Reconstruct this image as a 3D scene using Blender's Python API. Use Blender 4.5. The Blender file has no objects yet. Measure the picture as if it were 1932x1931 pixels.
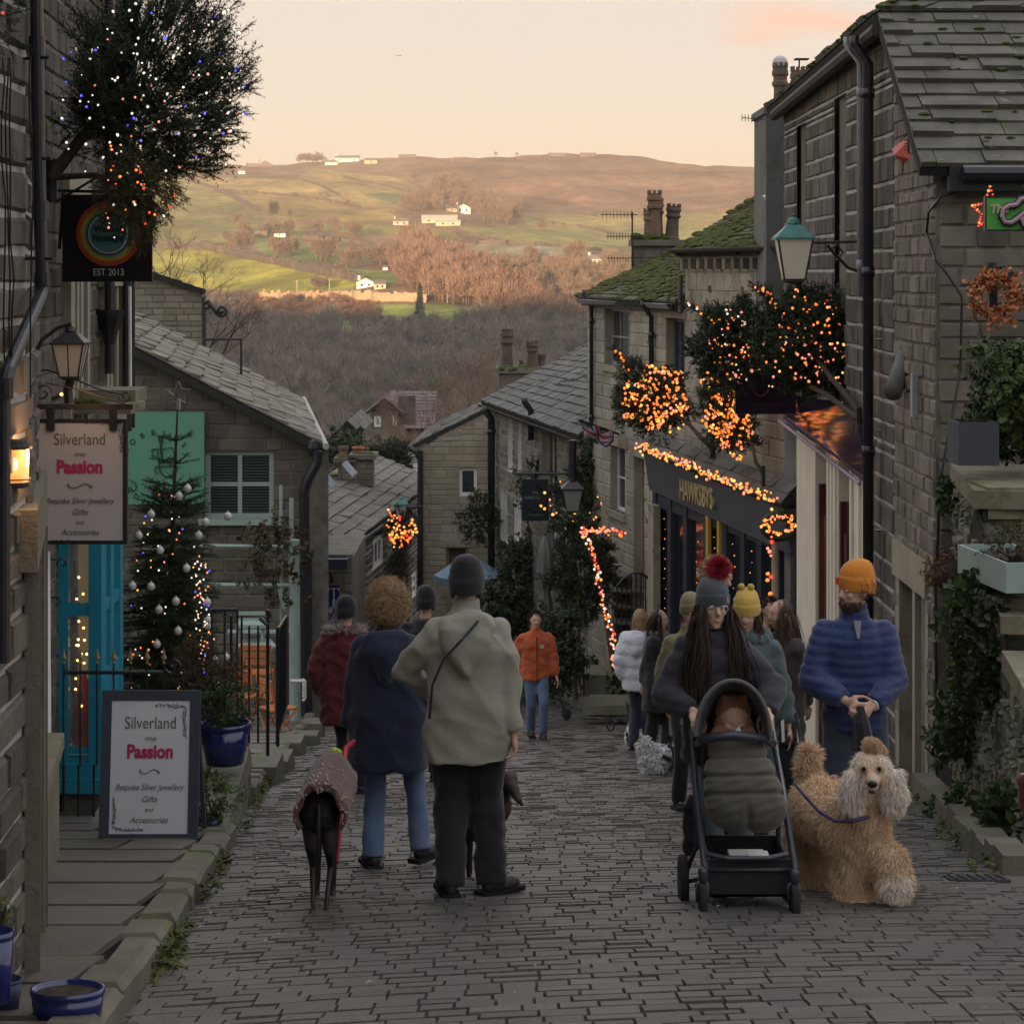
import bpy, bmesh, math, random
import numpy as np
from mathutils import Vector as V, Matrix, noise
sc = bpy.context.scene
COL = sc.collection
rnd = random.Random(11)
# ---------------------------------------------------------------- camera
FPX, HZ, CZ = 4100.0, 510.0, 1.32
cam = bpy.data.objects.new("camera", bpy.data.cameras.new("camera")); COL.objects.link(cam)
cam.location = (0, 0, CZ); cam.rotation_euler = (math.radians(90), 0, 0)
cam.data.sensor_width = 36; cam.data.lens = FPX / 1932 * 36
cam.data.shift_y = -(965.5 - HZ) / 1932
cam.data.clip_start = .3; cam.data.clip_end = 12000
sc.camera = cam
sc.view_settings.view_transform = 'Standard'; sc.view_settings.look = 'None'
sc.view_settings.gamma = 1; sc.view_settings.use_curve_mapping = False
EXPO = 1.75
sc.view_settings.exposure = EXPO
SUN_EL, SUN_AZ = 4.0, 14.0      # sun behind the camera, low, a little to its left (degrees)
# ---------------------------------------------------------------- sky
w = bpy.data.worlds.new("World"); sc.world = w; w.use_nodes = True
nt = w.node_tree; nt.nodes.clear()
def wn(t, **k):
    n = nt.nodes.new(t)
    for a, b in k.items(): setattr(n, a, b)
    return n
out = wn('ShaderNodeOutputWorld'); tc = wn('ShaderNodeTexCoord'); sep = wn('ShaderNodeSeparateXYZ')
nt.links.new(tc.outputs['Generated'], sep.inputs[0])
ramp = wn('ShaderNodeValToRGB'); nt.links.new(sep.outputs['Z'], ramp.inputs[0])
els = ramp.color_ramp.elements
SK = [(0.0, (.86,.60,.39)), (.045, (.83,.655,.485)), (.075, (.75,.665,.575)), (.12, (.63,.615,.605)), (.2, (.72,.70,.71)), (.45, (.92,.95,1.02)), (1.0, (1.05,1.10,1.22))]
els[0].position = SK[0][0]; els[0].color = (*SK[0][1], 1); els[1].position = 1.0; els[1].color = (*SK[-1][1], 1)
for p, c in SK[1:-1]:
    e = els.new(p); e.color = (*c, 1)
# small sunset clouds (soft noise shapes in one patch of the sky)
mp = wn('ShaderNodeMapping'); mp.inputs['Scale'].default_value = (9, 1, 42); nt.links.new(tc.outputs['Generated'], mp.inputs[0])
mp.inputs['Location'].default_value = (0.35, 0, 0.1)
nz = wn('ShaderNodeTexNoise'); nz.inputs['Scale'].default_value = 1.6; nz.inputs['Detail'].default_value = 4; nz.inputs['Roughness'].default_value = .45
nt.links.new(mp.outputs[0], nz.inputs['Vector'])
def vm(op, a, b=None):
    n = wn('ShaderNodeVectorMath', operation=op)
    for i, x in enumerate((a, b)):
        if x is None: continue
        if isinstance(x, tuple): n.inputs[i].default_value = x
        else: nt.links.new(x, n.inputs[i])
    return n
def mt(op, a, b, clamp=False):
    n = wn('ShaderNodeMath', operation=op, use_clamp=clamp)
    for i, x in enumerate((a, b)):
        if isinstance(x, (int, float)): n.inputs[i].default_value = x
        else: nt.links.new(x, n.inputs[i])
    return n.outputs[0]
def patch(cx, cz, rx, rz, add=.02):
    d = vm('SUBTRACT', tc.outputs['Generated'], (cx, 0, cz)); m = vm('MULTIPLY', d.outputs[0], (1 / rx, 0, 1 / rz))
    l = wn('ShaderNodeVectorMath', operation='LENGTH'); nt.links.new(m.outputs[0], l.inputs[0])
    a = mt('SUBTRACT', 1.0, l.outputs['Value'], True)
    return mt('MULTIPLY', a, mt('MULTIPLY', mt('SUBTRACT', nz.outputs['Fac'], .25, True), 3.4, True), True)
p1 = patch(.121, .115, .034, .0105); p2 = patch(.153, .111, .036, .0085); p3 = patch(.112, .106, .022, .006)
cl = mt('MULTIPLY', mt('ADD', mt('ADD', p1, p2), p3), .95, True)
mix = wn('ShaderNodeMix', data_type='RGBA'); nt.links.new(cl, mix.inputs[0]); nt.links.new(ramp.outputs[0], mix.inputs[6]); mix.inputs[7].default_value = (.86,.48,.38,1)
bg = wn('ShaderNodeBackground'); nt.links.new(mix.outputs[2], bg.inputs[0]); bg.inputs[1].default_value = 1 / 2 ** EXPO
sky = wn('ShaderNodeTexSky', sky_type='NISHITA'); sky.sun_disc = False
sky.sun_elevation = math.radians(SUN_EL); sky.sun_rotation = math.radians(180 + SUN_AZ)
bg2 = wn('ShaderNodeBackground'); nt.links.new(sky.outputs[0], bg2.inputs[0]); bg2.inputs[1].default_value = .006
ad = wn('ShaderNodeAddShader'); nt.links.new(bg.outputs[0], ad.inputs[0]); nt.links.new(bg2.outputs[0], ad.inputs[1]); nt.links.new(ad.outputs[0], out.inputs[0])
# ---------------------------------------------------------------- sun
sl = bpy.data.lights.new("sun", 'SUN'); sl.energy = 5.0; sl.angle = math.radians(.6); sl.color = (1, .64, .34)
so = bpy.data.objects.new("sun", sl); COL.objects.link(so)
_e, _a = math.radians(SUN_EL), math.radians(SUN_AZ)
sdir = V((math.sin(_a) * math.cos(_e), math.cos(_a) * math.cos(_e), -math.sin(_e)))
so.rotation_euler = sdir.to_track_quat('-Z', 'Y').to_euler()
# ---------------------------------------------------------------- helpers
def P(u, v, d): return V(((u - 966) / FPX * d, d, CZ + (HZ - v) / FPX * d))
def X(u, d): return (u - 966) / FPX * d
def Z(v, d): return CZ + (HZ - v) / FPX * d
SL = .171
def gz(y): return -SL * y
MC = {}
def M(name, c1, c2=None, rough=.85, sc_=6, bump=0, bs=30, isl=0, metal=0, emit=None, es=1, moss=None, spots=None, spec=.3, trans=0, alpha=1, detail=5, c3=None, sheen=0):
    if name in MC: return MC[name]
    m = bpy.data.materials.new(name); m.use_nodes = True; n = m.node_tree; b = n.nodes['Principled BSDF']
    b.inputs['Roughness'].default_value = rough; b.inputs['Metallic'].default_value = metal
    b.inputs['Specular IOR Level'].default_value = spec; b.inputs['Base Color'].default_value = (*c1, 1)
    if sheen: b.inputs['Sheen Weight'].default_value = sheen
    if trans: b.inputs['Transmission Weight'].default_value = trans
    if emit:
        b.inputs['Emission Color'].default_value = (*emit, 1); b.inputs['Emission Strength'].default_value = es * 2 ** (1.3 - EXPO)
        m.cycles.emission_sampling = 'NONE' if es < 40 else 'AUTO'
    N = n.nodes.new; L = n.links.new
    tcn = None
    def noi(s, d=detail, r=.55):
        nonlocal tcn
        if tcn is None: tcn = N('ShaderNodeTexCoord')
        x = N('ShaderNodeTexNoise'); x.inputs['Scale'].default_value = s; x.inputs['Detail'].default_value = d; x.inputs['Roughness'].default_value = r
        L(tcn.outputs['Object'], x.inputs['Vector']); return x.outputs['Fac']
    def rmp(src, a, bb):
        x = N('ShaderNodeMapRange'); x.inputs[1].default_value = a; x.inputs[2].default_value = bb; L(src, x.inputs[0]); return x.outputs[0]
    def mx(f, a, bb, mode='MIX'):
        x = N('ShaderNodeMix'); x.data_type = 'RGBA'; x.blend_type = mode
        for i, q in ((0, f), (6, a), (7, bb)):
            if isinstance(q, (int, float)): x.inputs[i].default_value = q
            elif isinstance(q, tuple): x.inputs[i].default_value = (*q, 1)
            else: L(q, x.inputs[i])
        return x.outputs[2]
    cur = c1
    if c2: cur = mx(rmp(noi(sc_), .32, .68), c1, c2)
    if isl:
        g = N('ShaderNodeNewGeometry'); r = g.outputs['Random Per Island']
        if c3: cur = mx(rmp(r, .55, 1), cur, c3)
        x = N('ShaderNodeMath'); x.operation = 'MULTIPLY'; x.inputs[1].default_value = 7.13; L(r, x.inputs[0])
        y = N('ShaderNodeMath'); y.operation = 'FRACT'; L(x.outputs[0], y.inputs[0])
        rr = N('ShaderNodeMapRange'); rr.inputs[3].default_value = 1 - isl; rr.inputs[4].default_value = 1 + isl; L(y.outputs[0], rr.inputs[0])
        cmb = N('ShaderNodeCombineColor')
        for i in range(3): L(rr.outputs[0], cmb.inputs[i])
        cur = mx(1.0, cur, cmb.outputs[0], 'MULTIPLY')
    if moss: cur = mx(rmp(noi(moss[1], 6, .65), moss[2], moss[2] + .14), cur, moss[0])
    if spots: cur = mx(rmp(noi(spots[1], 2), spots[2], spots[2] + .04), cur, spots[0])
    if not isinstance(cur, tuple): L(cur, b.inputs['Base Color'])
    if bump:
        bn = N('ShaderNodeBump'); bn.inputs['Strength'].default_value = min(1, bump); bn.inputs['Distance'].default_value = .02 * max(1, bump)
        L(noi(bs, 6, .65), bn.inputs['Height']); L(bn.outputs[0], b.inputs['Normal'])
    MC[name] = m; return m

def tag(o, label=None, cat=None, group=None, kind=None):
    if label: o['label'] = label
    if cat: o['category'] = cat
    if group: o['group'] = group
    if kind: o['kind'] = kind
    return o
def empty(name, loc, label, cat, group=None, rz=0):
    o = bpy.data.objects.new(name, None); COL.objects.link(o); o.location = loc; o.rotation_euler = (0, 0, rz)
    o.empty_display_size = .1
    return tag(o, label, cat, group)
def link(name, me, parent=None, keep=True):
    """link a mesh whose vertices are in world space; under a parent it is moved into the parent's frame"""
    o = bpy.data.objects.new(name, me); COL.objects.link(o)
    if parent is not None:
        o.parent = parent
        if keep: o.matrix_parent_inverse = world_of(parent).inverted()
    return o
def world_of(o):
    m = o.matrix_parent_inverse @ Matrix.LocRotScale(o.location, o.rotation_euler, o.scale)
    return world_of(o.parent) @ m if o.parent else Matrix.LocRotScale(o.location, o.rotation_euler, o.scale)
class MB:
    def __init__(s): s.v = []; s.f = []; s.m = []; s.mi = 0
    def add(s, vs, fs, mi=None):
        b = len(s.v); s.v.extend([tuple(x) for x in vs]); s.f.extend([tuple(i + b for i in f) for f in fs]); s.m.extend([s.mi if mi is None else mi] * len(fs)); return s
    def box(s, c, h, ax=None, mi=None, taper=1):
        c = V(c); ax = ax or (V((1,0,0)), V((0,1,0)), V((0,0,1)))
        vs = []
        for k in (-1, 1):
            t = taper if k > 0 else 1
            for i, j in ((-1,-1),(1,-1),(1,1),(-1,1)): vs.append(c + ax[0]*(i*h[0]*t) + ax[1]*(j*h[1]*t) + ax[2]*(k*h[2]))
        return s.add(vs, [(3,2,1,0),(4,5,6,7),(0,1,5,4),(1,2,6,5),(2,3,7,6),(3,0,4,7)], mi)
    def quad(s, a, b, c, d, mi=None): return s.add([a, b, c, d], [(0,1,2,3)], mi)
    def slab(s, pts, off, mi=None):
        n = len(pts); off = V(off); vs = [V(p) for p in pts] + [V(p) + off for p in pts]
        return s.add(vs, [tuple(range(n))[::-1], tuple(range(n, 2*n))] + [(i, (i+1) % n, n + (i+1) % n, n + i) for i in range(n)], mi)
    def tube(s, pts, r, n=6, mi=None, cap=True, sq=None):
        pts = [V(p) for p in pts]; k = len(pts); rs = r if isinstance(r, (list, tuple)) else [r] * k
        vs = []; up = V((0,0,1)); prev = None
        for i, p in enumerate(pts):
            t = (pts[min(i+1, k-1)] - pts[max(i-1, 0)])
            t = t.normalized() if t.length > 1e-9 else V((0,0,1))
            if prev is None: a = t.orthogonal().normalized() if abs(t.z) > .95 else t.cross(up).normalized()
            else:
                a = prev - t * prev.dot(t); a = a.normalized() if a.length > 1e-6 else t.orthogonal().normalized()
            prev = a; b = t.cross(a)
            for j in range(n):
                q = 2 * math.pi * j / n + (math.pi / 4 if n == 4 else 0); vs.append(p + a * (math.cos(q) * rs[i]) + b * (math.sin(q) * rs[i] * (sq or 1)))
        fs = [(i*n + j, i*n + (j+1) % n, (i+1)*n + (j+1) % n, (i+1)*n + j) for i in range(k-1) for j in range(n)]
        if cap: fs += [tuple(range(n))[::-1], tuple(range((k-1)*n, k*n))]
        return s.add(vs, fs, mi)
    def lathe(s, prof, c=(0,0,0), n=24, mi=None, sx=1, sy=1, ax=None):
        c = V(c); ax = ax or (V((1,0,0)), V((0,1,0)), V((0,0,1))); vs = []
        for r, z in prof:
            for j in range(n):
                q = 2*math.pi*j/n; vs.append(c + ax[0]*(math.cos(q)*r*sx) + ax[1]*(math.sin(q)*r*sy) + ax[2]*z)
        k = len(prof); fs = [(i*n+j, i*n+(j+1)%n, (i+1)*n+(j+1)%n, (i+1)*n+j) for i in range(k-1) for j in range(n)]
        if prof[0][0] > 1e-5: fs.append(tuple(range(n))[::-1])
        if prof[-1][0] > 1e-5: fs.append(tuple(range((k-1)*n, k*n)))
        return s.add(vs, fs, mi)
    def ell(s, c, r, n=12, mi=None, ax=None):
        m = max(4, n//2); prof = [(max(1e-6, math.sin(math.pi*i/m)), -math.cos(math.pi*i/m)) for i in range(m+1)]
        ax = ax or (V((1,0,0)), V((0,1,0)), V((0,0,1)))
        return s.lathe(prof, c, n, mi, ax=(ax[0]*r[0], ax[1]*r[1], ax[2]*r[2]))
    def mesh(s, name, mats, smooth=False):
        me = bpy.data.meshes.new(name); me.from_pydata(s.v, [], s.f); 
        for m in (mats if isinstance(mats, (list, tuple)) else [mats]): me.materials.append(m)
        if len(me.polygons) == len(s.m): me.polygons.foreach_set('material_index', s.m)
        if smooth: me.polygons.foreach_set('use_smooth', [True] * len(me.polygons))
        me.update(); return me
    def build(s, name, mats, parent=None, smooth=False, label=None, cat=None, group=None, kind=None, fixn=False):
        me = s.mesh(name, mats, smooth)
        if fixn:
            bm = bmesh.new(); bm.from_mesh(me); bmesh.ops.recalc_face_normals(bm, faces=bm.faces); bm.to_mesh(me); bm.free()
        o = link(name, me, parent); return tag(o, label, cat, group, kind)
def remesh(mb, vox, name, mats, parent=None, sm=4, disp=None, keep=True):
    me = mb.mesh(name, mats, True); o = bpy.data.objects.new(name, me); COL.objects.link(o)
    r = o.modifiers.new('r', 'REMESH'); r.mode = 'VOXEL'; r.voxel_size = vox; r.use_smooth_shade = True
    if sm: s_ = o.modifiers.new('s', 'SMOOTH'); s_.iterations = sm; s_.factor = .5
    bpy.context.view_layer.update()
    ev = o.evaluated_get(bpy.context.evaluated_depsgraph_get()); me2 = bpy.data.meshes.new_from_object(ev)
    bpy.data.objects.remove(o); bpy.data.meshes.remove(me); me2.name = name
    n = len(me2.vertices)
    if disp and n:
        co = np.empty(n*3, 'f'); me2.vertices.foreach_get('co', co); co = co.reshape(-1, 3)
        no = np.empty(n*3, 'f'); me2.vertex_normals.foreach_get('vector', no); no = no.reshape(-1, 3)
        co = co + no * disp(co, no)[:, None].astype('f'); me2.vertices.foreach_set('co', co.reshape(-1).astype('f'))
    me2.polygons.foreach_set('use_smooth', [True]*len(me2.polygons)); me2.update()
    if not me2.materials:
        for m in (mats if isinstance(mats, (list, tuple)) else [mats]): me2.materials.append(m)
    return link(name, me2, parent, keep)
def text(txt, size, name, mat, parent, M4, ext=.002, bold=0, shear=0, sx=1, align='CENTER', space=1):
    cu = bpy.data.curves.new(name, 'FONT'); cu.body = txt; cu.size = size; cu.extrude = ext; cu.offset = bold; cu.shear = shear; cu.align_x = align; cu.align_y = 'CENTER'; cu.space_character = space
    cu.resolution_u = 4
    o = bpy.data.objects.new(name, cu); COL.objects.link(o); bpy.context.view_layer.update()
    me = bpy.data.meshes.new_from_object(o.evaluated_get(bpy.context.evaluated_depsgraph_get())); bpy.data.objects.remove(o)
    me.transform(M4 @ Matrix.Diagonal((sx, 1, 1, 1))); me.materials.clear(); me.materials.append(mat); me.name = name
    return link(name, me, parent)
def frameM(o, a, n):
    """matrix: text x axis -> a, text up -> world z-ish, text normal -> n"""
    a = V(a).normalized(); n = V(n).normalized(); up = n.cross(a)
    m = Matrix((( a.x, up.x, n.x, o[0]), (a.y, up.y, n.y, o[1]), (a.z, up.z, n.z, o[2]), (0,0,0,1))); return m
def copy_tree(o, parent=None):
    c = o.copy(); COL.objects.link(c)
    if parent: c.parent = parent
    for ch in o.children: copy_tree(ch, c)
    return c
class Face:
    """a facade standing on the plan line p0 -> p1 (as the photo sees it, left to right)"""
    def __init__(s, p0, p1):
        s.p0 = V((p0[0], p0[1], 0)); d = V((p1[0], p1[1], 0)) - s.p0; s.L = d.length; s.a = d.normalized()
        s.n = V((s.a.y, -s.a.x, 0))
        mid = s.p0 + d/2
        if s.n.dot(-mid) < 0: s.n = -s.n
    def pt(s, t, z, off=0): return s.p0 + s.a*t + s.n*off + V((0,0,z))
    def s_u(s, u, off=0):
        k = (u - 966)/FPX; p = s.p0 + s.n*off; return (k*p.y - p.x)/(s.a.x - k*s.a.y)
    def uv(s, u, v, off=0):
        t = s.s_u(u, off); p = s.p0 + s.a*t + s.n*off; return t, Z(v, p.y)
    def ax(s): return (s.a, s.n, V((0,0,1)))
def sbox(mb, F, s0, s1, z0, z1, o0, o1, mi=None):
    c = F.pt((s0+s1)/2, (z0+z1)/2, (o0+o1)/2); return mb.box(c, (abs(s1-s0)/2, abs(o1-o0)/2, abs(z1-z0)/2), F.ax(), mi)
def stones(mb, F, s0, s1, z0, z1, openings=(), top=None, rh=(.15,.24), sl=(.28,.6), gap=.014, rel=.018, off=0, bot=None, mi=0, mj=1, rough=.005):
    zs = [z0]; cuts = sorted(set([q for o in openings for q in (o[2], o[3]) if z0 < q < z1]))
    while zs[-1] < z1 - .03:
        nz_ = zs[-1] + rnd.uniform(*rh)
        for c in cuts:
            if zs[-1] + .04 < c < nz_ + .06: nz_ = c; break
        zs.append(min(nz_, z1))
    for q in (s0, s1):
        zt_ = min(z1, top(q)) if top else z1
        if zt_ > z0: mb.quad(F.pt(q, z0, off), F.pt(q, zt_, off), F.pt(q, zt_, off-.32), F.pt(q, z0, off-.32), mj)
    for za, zb in zip(zs[:-1], zs[1:]):
        iv = [[s0, s1]]
        for o in openings:
            if o[2] < zb - .01 and o[3] > za + .01:
                nv = []
                for a, b in iv:
                    if o[0] > a: nv.append([a, min(b, o[0])])
                    if o[1] < b: nv.append([max(a, o[1]), b])
                    if o[0] >= b or o[1] <= a: nv = [x for x in nv if x != [a, min(b, o[0])] and x != [max(a, o[1]), b]]; nv.append([a, b])
                iv = [x for x in nv if x[1] - x[0] > .02]
        for a, b in iv:
            x = a; first = True
            def zt(q): return min(zb, top(q)) if top else zb
            if not (top and max(top(a), top(b), top((a+b)/2)) < za):
                A = [F.pt(a, za, off), F.pt(b, za, off), F.pt(b, max(za, zt(b)), off), F.pt(a, max(za, zt(a)), off)]
                if top:   # backing cut by the roof line
                    k = max(2, int((b-a)/.3)); 
                    for i in range(k):
                        q0 = a + (b-a)*i/k; q1 = a + (b-a)*(i+1)/k
                        if zt(q0) > za or zt(q1) > za: mb.quad(F.pt(q0, za, off), F.pt(q1, za, off), F.pt(q1, max(za, zt(q1)), off), F.pt(q0, max(za, zt(q0)), off), mj)
                else: mb.quad(*A, mi=mj)
            while x < b - .03:
                l = rnd.uniform(*sl); 
                if first: l *= rnd.uniform(.5, 1); first = False
                y = x + l
                if b - y < sl[0]*.6: y = b
                xa, xb, z_a, z_b = x + gap/2, y - gap/2, za + gap/2, zb - gap/2
                if top and min(top(xa), top(xb)) < z_b: z_b = min(top(xa), top(xb)) - .005
                if bot and bot((xa+xb)/2) > z_b: x = y; continue
                if z_b > z_a + .03 and xb > xa + .02:
                    r = rel*rnd.uniform(.55, 1.35); e = min(.012 + rough*rnd.random(), (xb-xa)*.3, (z_b-z_a)*.3); j = lambda: rnd.uniform(-1, 1)*(.004 + rough)
                    o = [(xa+j(), z_a+j()), (xb+j(), z_a+j()), (xb+j(), z_b+j()), (xa+j(), z_b+j())]
                    i_ = [(xa+e+j()*.7, z_a+e), (xb-e, z_a+e+j()*.7), (xb-e+j()*.7, z_b-e), (xa+e, z_b-e+j()*.7)]
                    vs = [F.pt(p, q, off - .004) for p, q in o] + [F.pt(p, q, off + r*(1+j()*4)) for p, q in i_]
                    mb.add(vs, [(4,5,6,7),(0,1,5,4),(1,2,6,5),(2,3,7,6),(3,0,4,7)], mi)
                x = y
def window(F, s0, s1, z0, z1, parent, frame, glass, cols=2, rows=2, rec=.13, fw=.045, bars=.025, lint=None, sill=None, lh=.2, off=0, name='window', curtain=None, label=None):
    mb = MB(); ft = .05
    sbox(mb, F, s0, s0+fw, z0, z1, off-rec-ft, off-rec); sbox(mb, F, s1-fw, s1, z0, z1, off-rec-ft, off-rec)
    sbox(mb, F, s0+fw, s1-fw, z0, z0+fw, off-rec-ft, off-rec-.002); sbox(mb, F, s0+fw, s1-fw, z1-fw, z1, off-rec-ft, off-rec-.002)
    for i in range(1, cols): x = s0 + (s1-s0)*i/cols; sbox(mb, F, x-bars/2, x+bars/2, z0+fw, z1-fw, off-rec-ft+.01, off-rec-.006)
    for i in range(1, rows): x = z0 + (z1-z0)*i/rows; sbox(mb, F, s0+fw, s1-fw, x-bars/2, x+bars/2, off-rec-ft+.013, off-rec-.009)
    o = mb.build(name, frame, parent)
    if label: o['label'] = label
    g = MB(); g.quad(F.pt(s0+.01, z0+.01, off-rec-.03), F.pt(s1-.01, z0+.01, off-rec-.03), F.pt(s1-.01, z1-.01, off-rec-.03), F.pt(s0+.01, z1-.01, off-rec-.03))
    g.build('pane', glass, o)
    if curtain:
        c = MB(); 
        for a, b in ((s0+.02, s0+(s1-s0)*.3), (s1-(s1-s0)*.3, s1-.02)):
            k = 6
            for i in range(k): q = a+(b-a)*i/k; c.quad(F.pt(q, z0, off-rec-.07-.02*(i % 2)), F.pt(q+(b-a)/k, z0, off-rec-.07-.02*((i+1) % 2)), F.pt(q+(b-a)/k, z1, off-rec-.07-.02*((i+1) % 2)), F.pt(q, z1, off-rec-.07-.02*(i % 2)))
        c.build('curtain', curtain, o)
    # reveals
    r = MB(); rm = lint or frame
    r.quad(F.pt(s0, z0, off), F.pt(s0, z1, off), F.pt(s0, z1, off-rec-.06), F.pt(s0, z0, off-rec-.06)); r.quad(F.pt(s1, z0, off), F.pt(s1, z1, off), F.pt(s1, z1, off-rec-.06), F.pt(s1, z0, off-rec-.06))
    r.quad(F.pt(s0, z1, off), F.pt(s1, z1, off), F.pt(s1, z1, off-rec-.06), F.pt(s0, z1, off-rec-.06)); r.quad(F.pt(s0, z0, off), F.pt(s1, z0, off), F.pt(s1, z0, off-rec-.06), F.pt(s0, z0, off-rec-.06))
    if lint:
        sbox(r, F, s0-.14, s1+.14, z1, z1+lh, off-.05, off+.034); sbox(r, F, s0-.1, s1+.1, z0-.12, z0, off-.05, off+.07)
    if sill: 
        sbox(r, F, s0-sill, s0, z0, z1, off-.05, off+.03); sbox(r, F, s1, s1+sill, z0, z1, off-.05, off+.03)
    r.build('surround', rm, parent)
    return o
def roof(name, c, mats, parent, rows=.2, wid=(.22,.42), th=.03, jit=.012, sag=0, slabth=.08):
    """c: eave-left, eave-right, top-right, top-left"""
    c = [V(p) for p in c]; n = (c[1]-c[0]).cross(c[3]-c[0]).normalized()
    if n.z < 0: n = -n
    H = ((c[3]-c[0]).length + (c[2]-c[1]).length)/2; k = max(2, int(H/rows)); mb = MB()
    def q(s, t):
        p = c[0].lerp(c[1], s).lerp(c[3].lerp(c[2], s), t); return p - n*(sag*math.sin(math.pi*s)*math.sin(math.pi*min(1, t+.1)))
    G = [[q(i/12, j/6) for i in range(13)] for j in range(7)]
    for j in range(6):
        for i in range(12): mb.quad(G[j][i], G[j][i+1], G[j+1][i+1], G[j+1][i], 1)
    mb.slab([q(0,0)-n*.01, q(1,0)-n*.01, q(1,1)-n*.01, q(0,1)-n*.01], -n*slabth, 1)
    for j in range(k):
        t0, t1 = j/k, min(1.0, (j+1.35)/k); W = (q(1,t0)-q(0,t0)).length; x = -rnd.uniform(0, wid[0])/W
        sc2 = 1 - .35*j/k
        while x < 1:
            y = x + rnd.uniform(*wid)*sc2/W; a, b = max(0, x), min(1, y)
            if b - a > .01/W:
                g = .005/W; h = th*rnd.uniform(.6, 1.5); d0 = t0 + rnd.uniform(-1, 1)*jit/H
                A, B, C_, D = q(a+g, max(-.02, d0)), q(b-g, max(-.02, d0 + rnd.uniform(-1,1)*jit*.5/H)), q(b-g, t1), q(a+g, t1)
                lo = .006; tw = rnd.uniform(-.006, .006)
                vs = [A+n*lo, B+n*lo, A+n*(lo+h+tw), B+n*(lo+h), C_+n*(.012), D+n*(.012)]
                mb.add(vs, [(0,1,3,2), (2,3,4,5), (0,2,5), (1,4,3)], 0)
            x = y
    return mb.build(name, mats, parent)
# ================================================================ materials
G = lambda x: (x, x, x)
m_sett = M('sett', (.070,.063,.055), (.102,.091,.078), .44, 1.4, bump=.7, bs=55, isl=.17, c3=(.105,.092,.078), moss=((.08,.074,.064), 1.7, .60), spots=((.2,.19,.17), 9, .74), spec=.5)
m_gap = M('sett_joint', (.04,.035,.03), (.065,.057,.046), .9, 4)
m_flag = M('flagstone', (.085,.076,.062), (.13,.115,.09), .6, 1.6, bump=.7, bs=40, isl=.24, moss=((.075,.08,.045), 1.6, .55), spec=.4)
m_kerb = M('kerbstone', (.105,.098,.075), (.155,.14,.105), .75, 4, bump=.5, bs=30, isl=.15, moss=((.09,.12,.035), 3, .54))
m_dark = M('soot_stone', (.06,.056,.052), (.13,.115,.095), .9, 3.2, bump=.7, bs=22, isl=.35, moss=((.075,.085,.05), 1.1, .57))
m_darkj = M('lime_joint', (.30,.295,.285), (.42,.41,.39), .95, 5, bump=.4)
m_mid = M('weathered_stone', (.13,.122,.10), (.21,.195,.16), .9, 3, bump=.6, bs=22, isl=.25, moss=((.10,.09,.07), 1.6, .56))
m_midj = M('weathered_joint', (.10,.092,.08), (.20,.185,.16), .95, 5)
m_pale = M('pale_stone', (.26,.24,.185), (.36,.33,.265), .85, 2.4, bump=.5, bs=20, isl=.17, moss=((.12,.11,.095), 1.4, .60), spots=((.07,.068,.065), 3.3, .70))
m_palej = M('pale_joint', (.22,.205,.17), (.28,.26,.22), .95, 5)
m_brown = M('brown_stone', (.125,.115,.092), (.205,.185,.145), .9, 2.5, bump=.6, bs=22, isl=.25, moss=((.09,.08,.065), 1.3, .55))
m_rub = M('rubble', (.10,.095,.07), (.19,.175,.13), .95, 4, bump=.9, bs=18, isl=.3, moss=((.07,.09,.03), 3, .54))
m_rubj = M('rubble_gap', (.03,.028,.022), (.05,.05,.035), .95, 4)
m_dress = M('dressed_stone', (.25,.225,.17), (.33,.30,.23), .85, 2, bump=.35, bs=35, moss=((.14,.13,.10), 1.7, .56))
m_cope = M('coping_stone', (.16,.15,.11), (.23,.21,.15), .85, 3, bump=.5, bs=25, moss=((.12,.115,.05), 2.6, .52))
m_slate = M('stone_slate', (.085,.079,.066), (.145,.134,.11), .85, 3, bump=.8, bs=20, isl=.16, moss=((.085,.10,.03), 2.3, .54), spots=((.24,.235,.21), 7, .70))
m_slateu = M('slate_bed', (.03,.03,.026), None, .95)
m_slatem = M('mossy_slate', (.085,.085,.06), (.13,.125,.09), .9, 3, bump=.8, bs=18, isl=.22, moss=((.07,.08,.018), 1.6, .47))
m_moss = M('moss', (.045,.055,.012), (.085,.095,.02), 1, 9, bump=1.2, bs=40)
m_slateb = M('warm_slate', (.115,.105,.085), (.225,.205,.16), .8, 2.6, bump=.6, bs=22, isl=.28, moss=((.12,.125,.06), 2, .62))
m_slated = M('dark_slate', (.075,.075,.07), (.12,.118,.105), .7, 2.6, bump=.5, bs=22, isl=.2, moss=((.075,.085,.03), 1.6, .57))
m_iron = M('black_iron', (.012,.013,.017), (.02,.022,.027), .35, 20, spec=.5)
m_ironr = M('dull_iron', (.02,.02,.022), (.045,.04,.036), .6, 14, bump=.2)
m_white = M('white_paint', (.62,.62,.60), (.70,.70,.68), .5, 8)
m_grey = M('grey_paint', (.27,.28,.29), None, .5)
m_glass = M('window_glass', (.018,.021,.026), (.035,.04,.05), .08, .8, spec=.8)
m_glassd = M('dark_glass', (.012,.014,.02), None, .1, spec=.7)
m_black = M('black', (.01,.01,.011), None, .7)
m_leaf = M('leaf', (.035,.062,.018), (.06,.095,.025), .6, 3, isl=.4)
m_leafd = M('dark_leaf', (.02,.036,.014), (.035,.055,.02), .55, 3, isl=.4)
m_leafy = M('yellow_leaf', (.12,.14,.02), (.08,.12,.02), .6, 3, isl=.35)
m_heath = M('heather', (.05,.05,.025), (.085,.06,.03), .9, 3, isl=.4)
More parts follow.
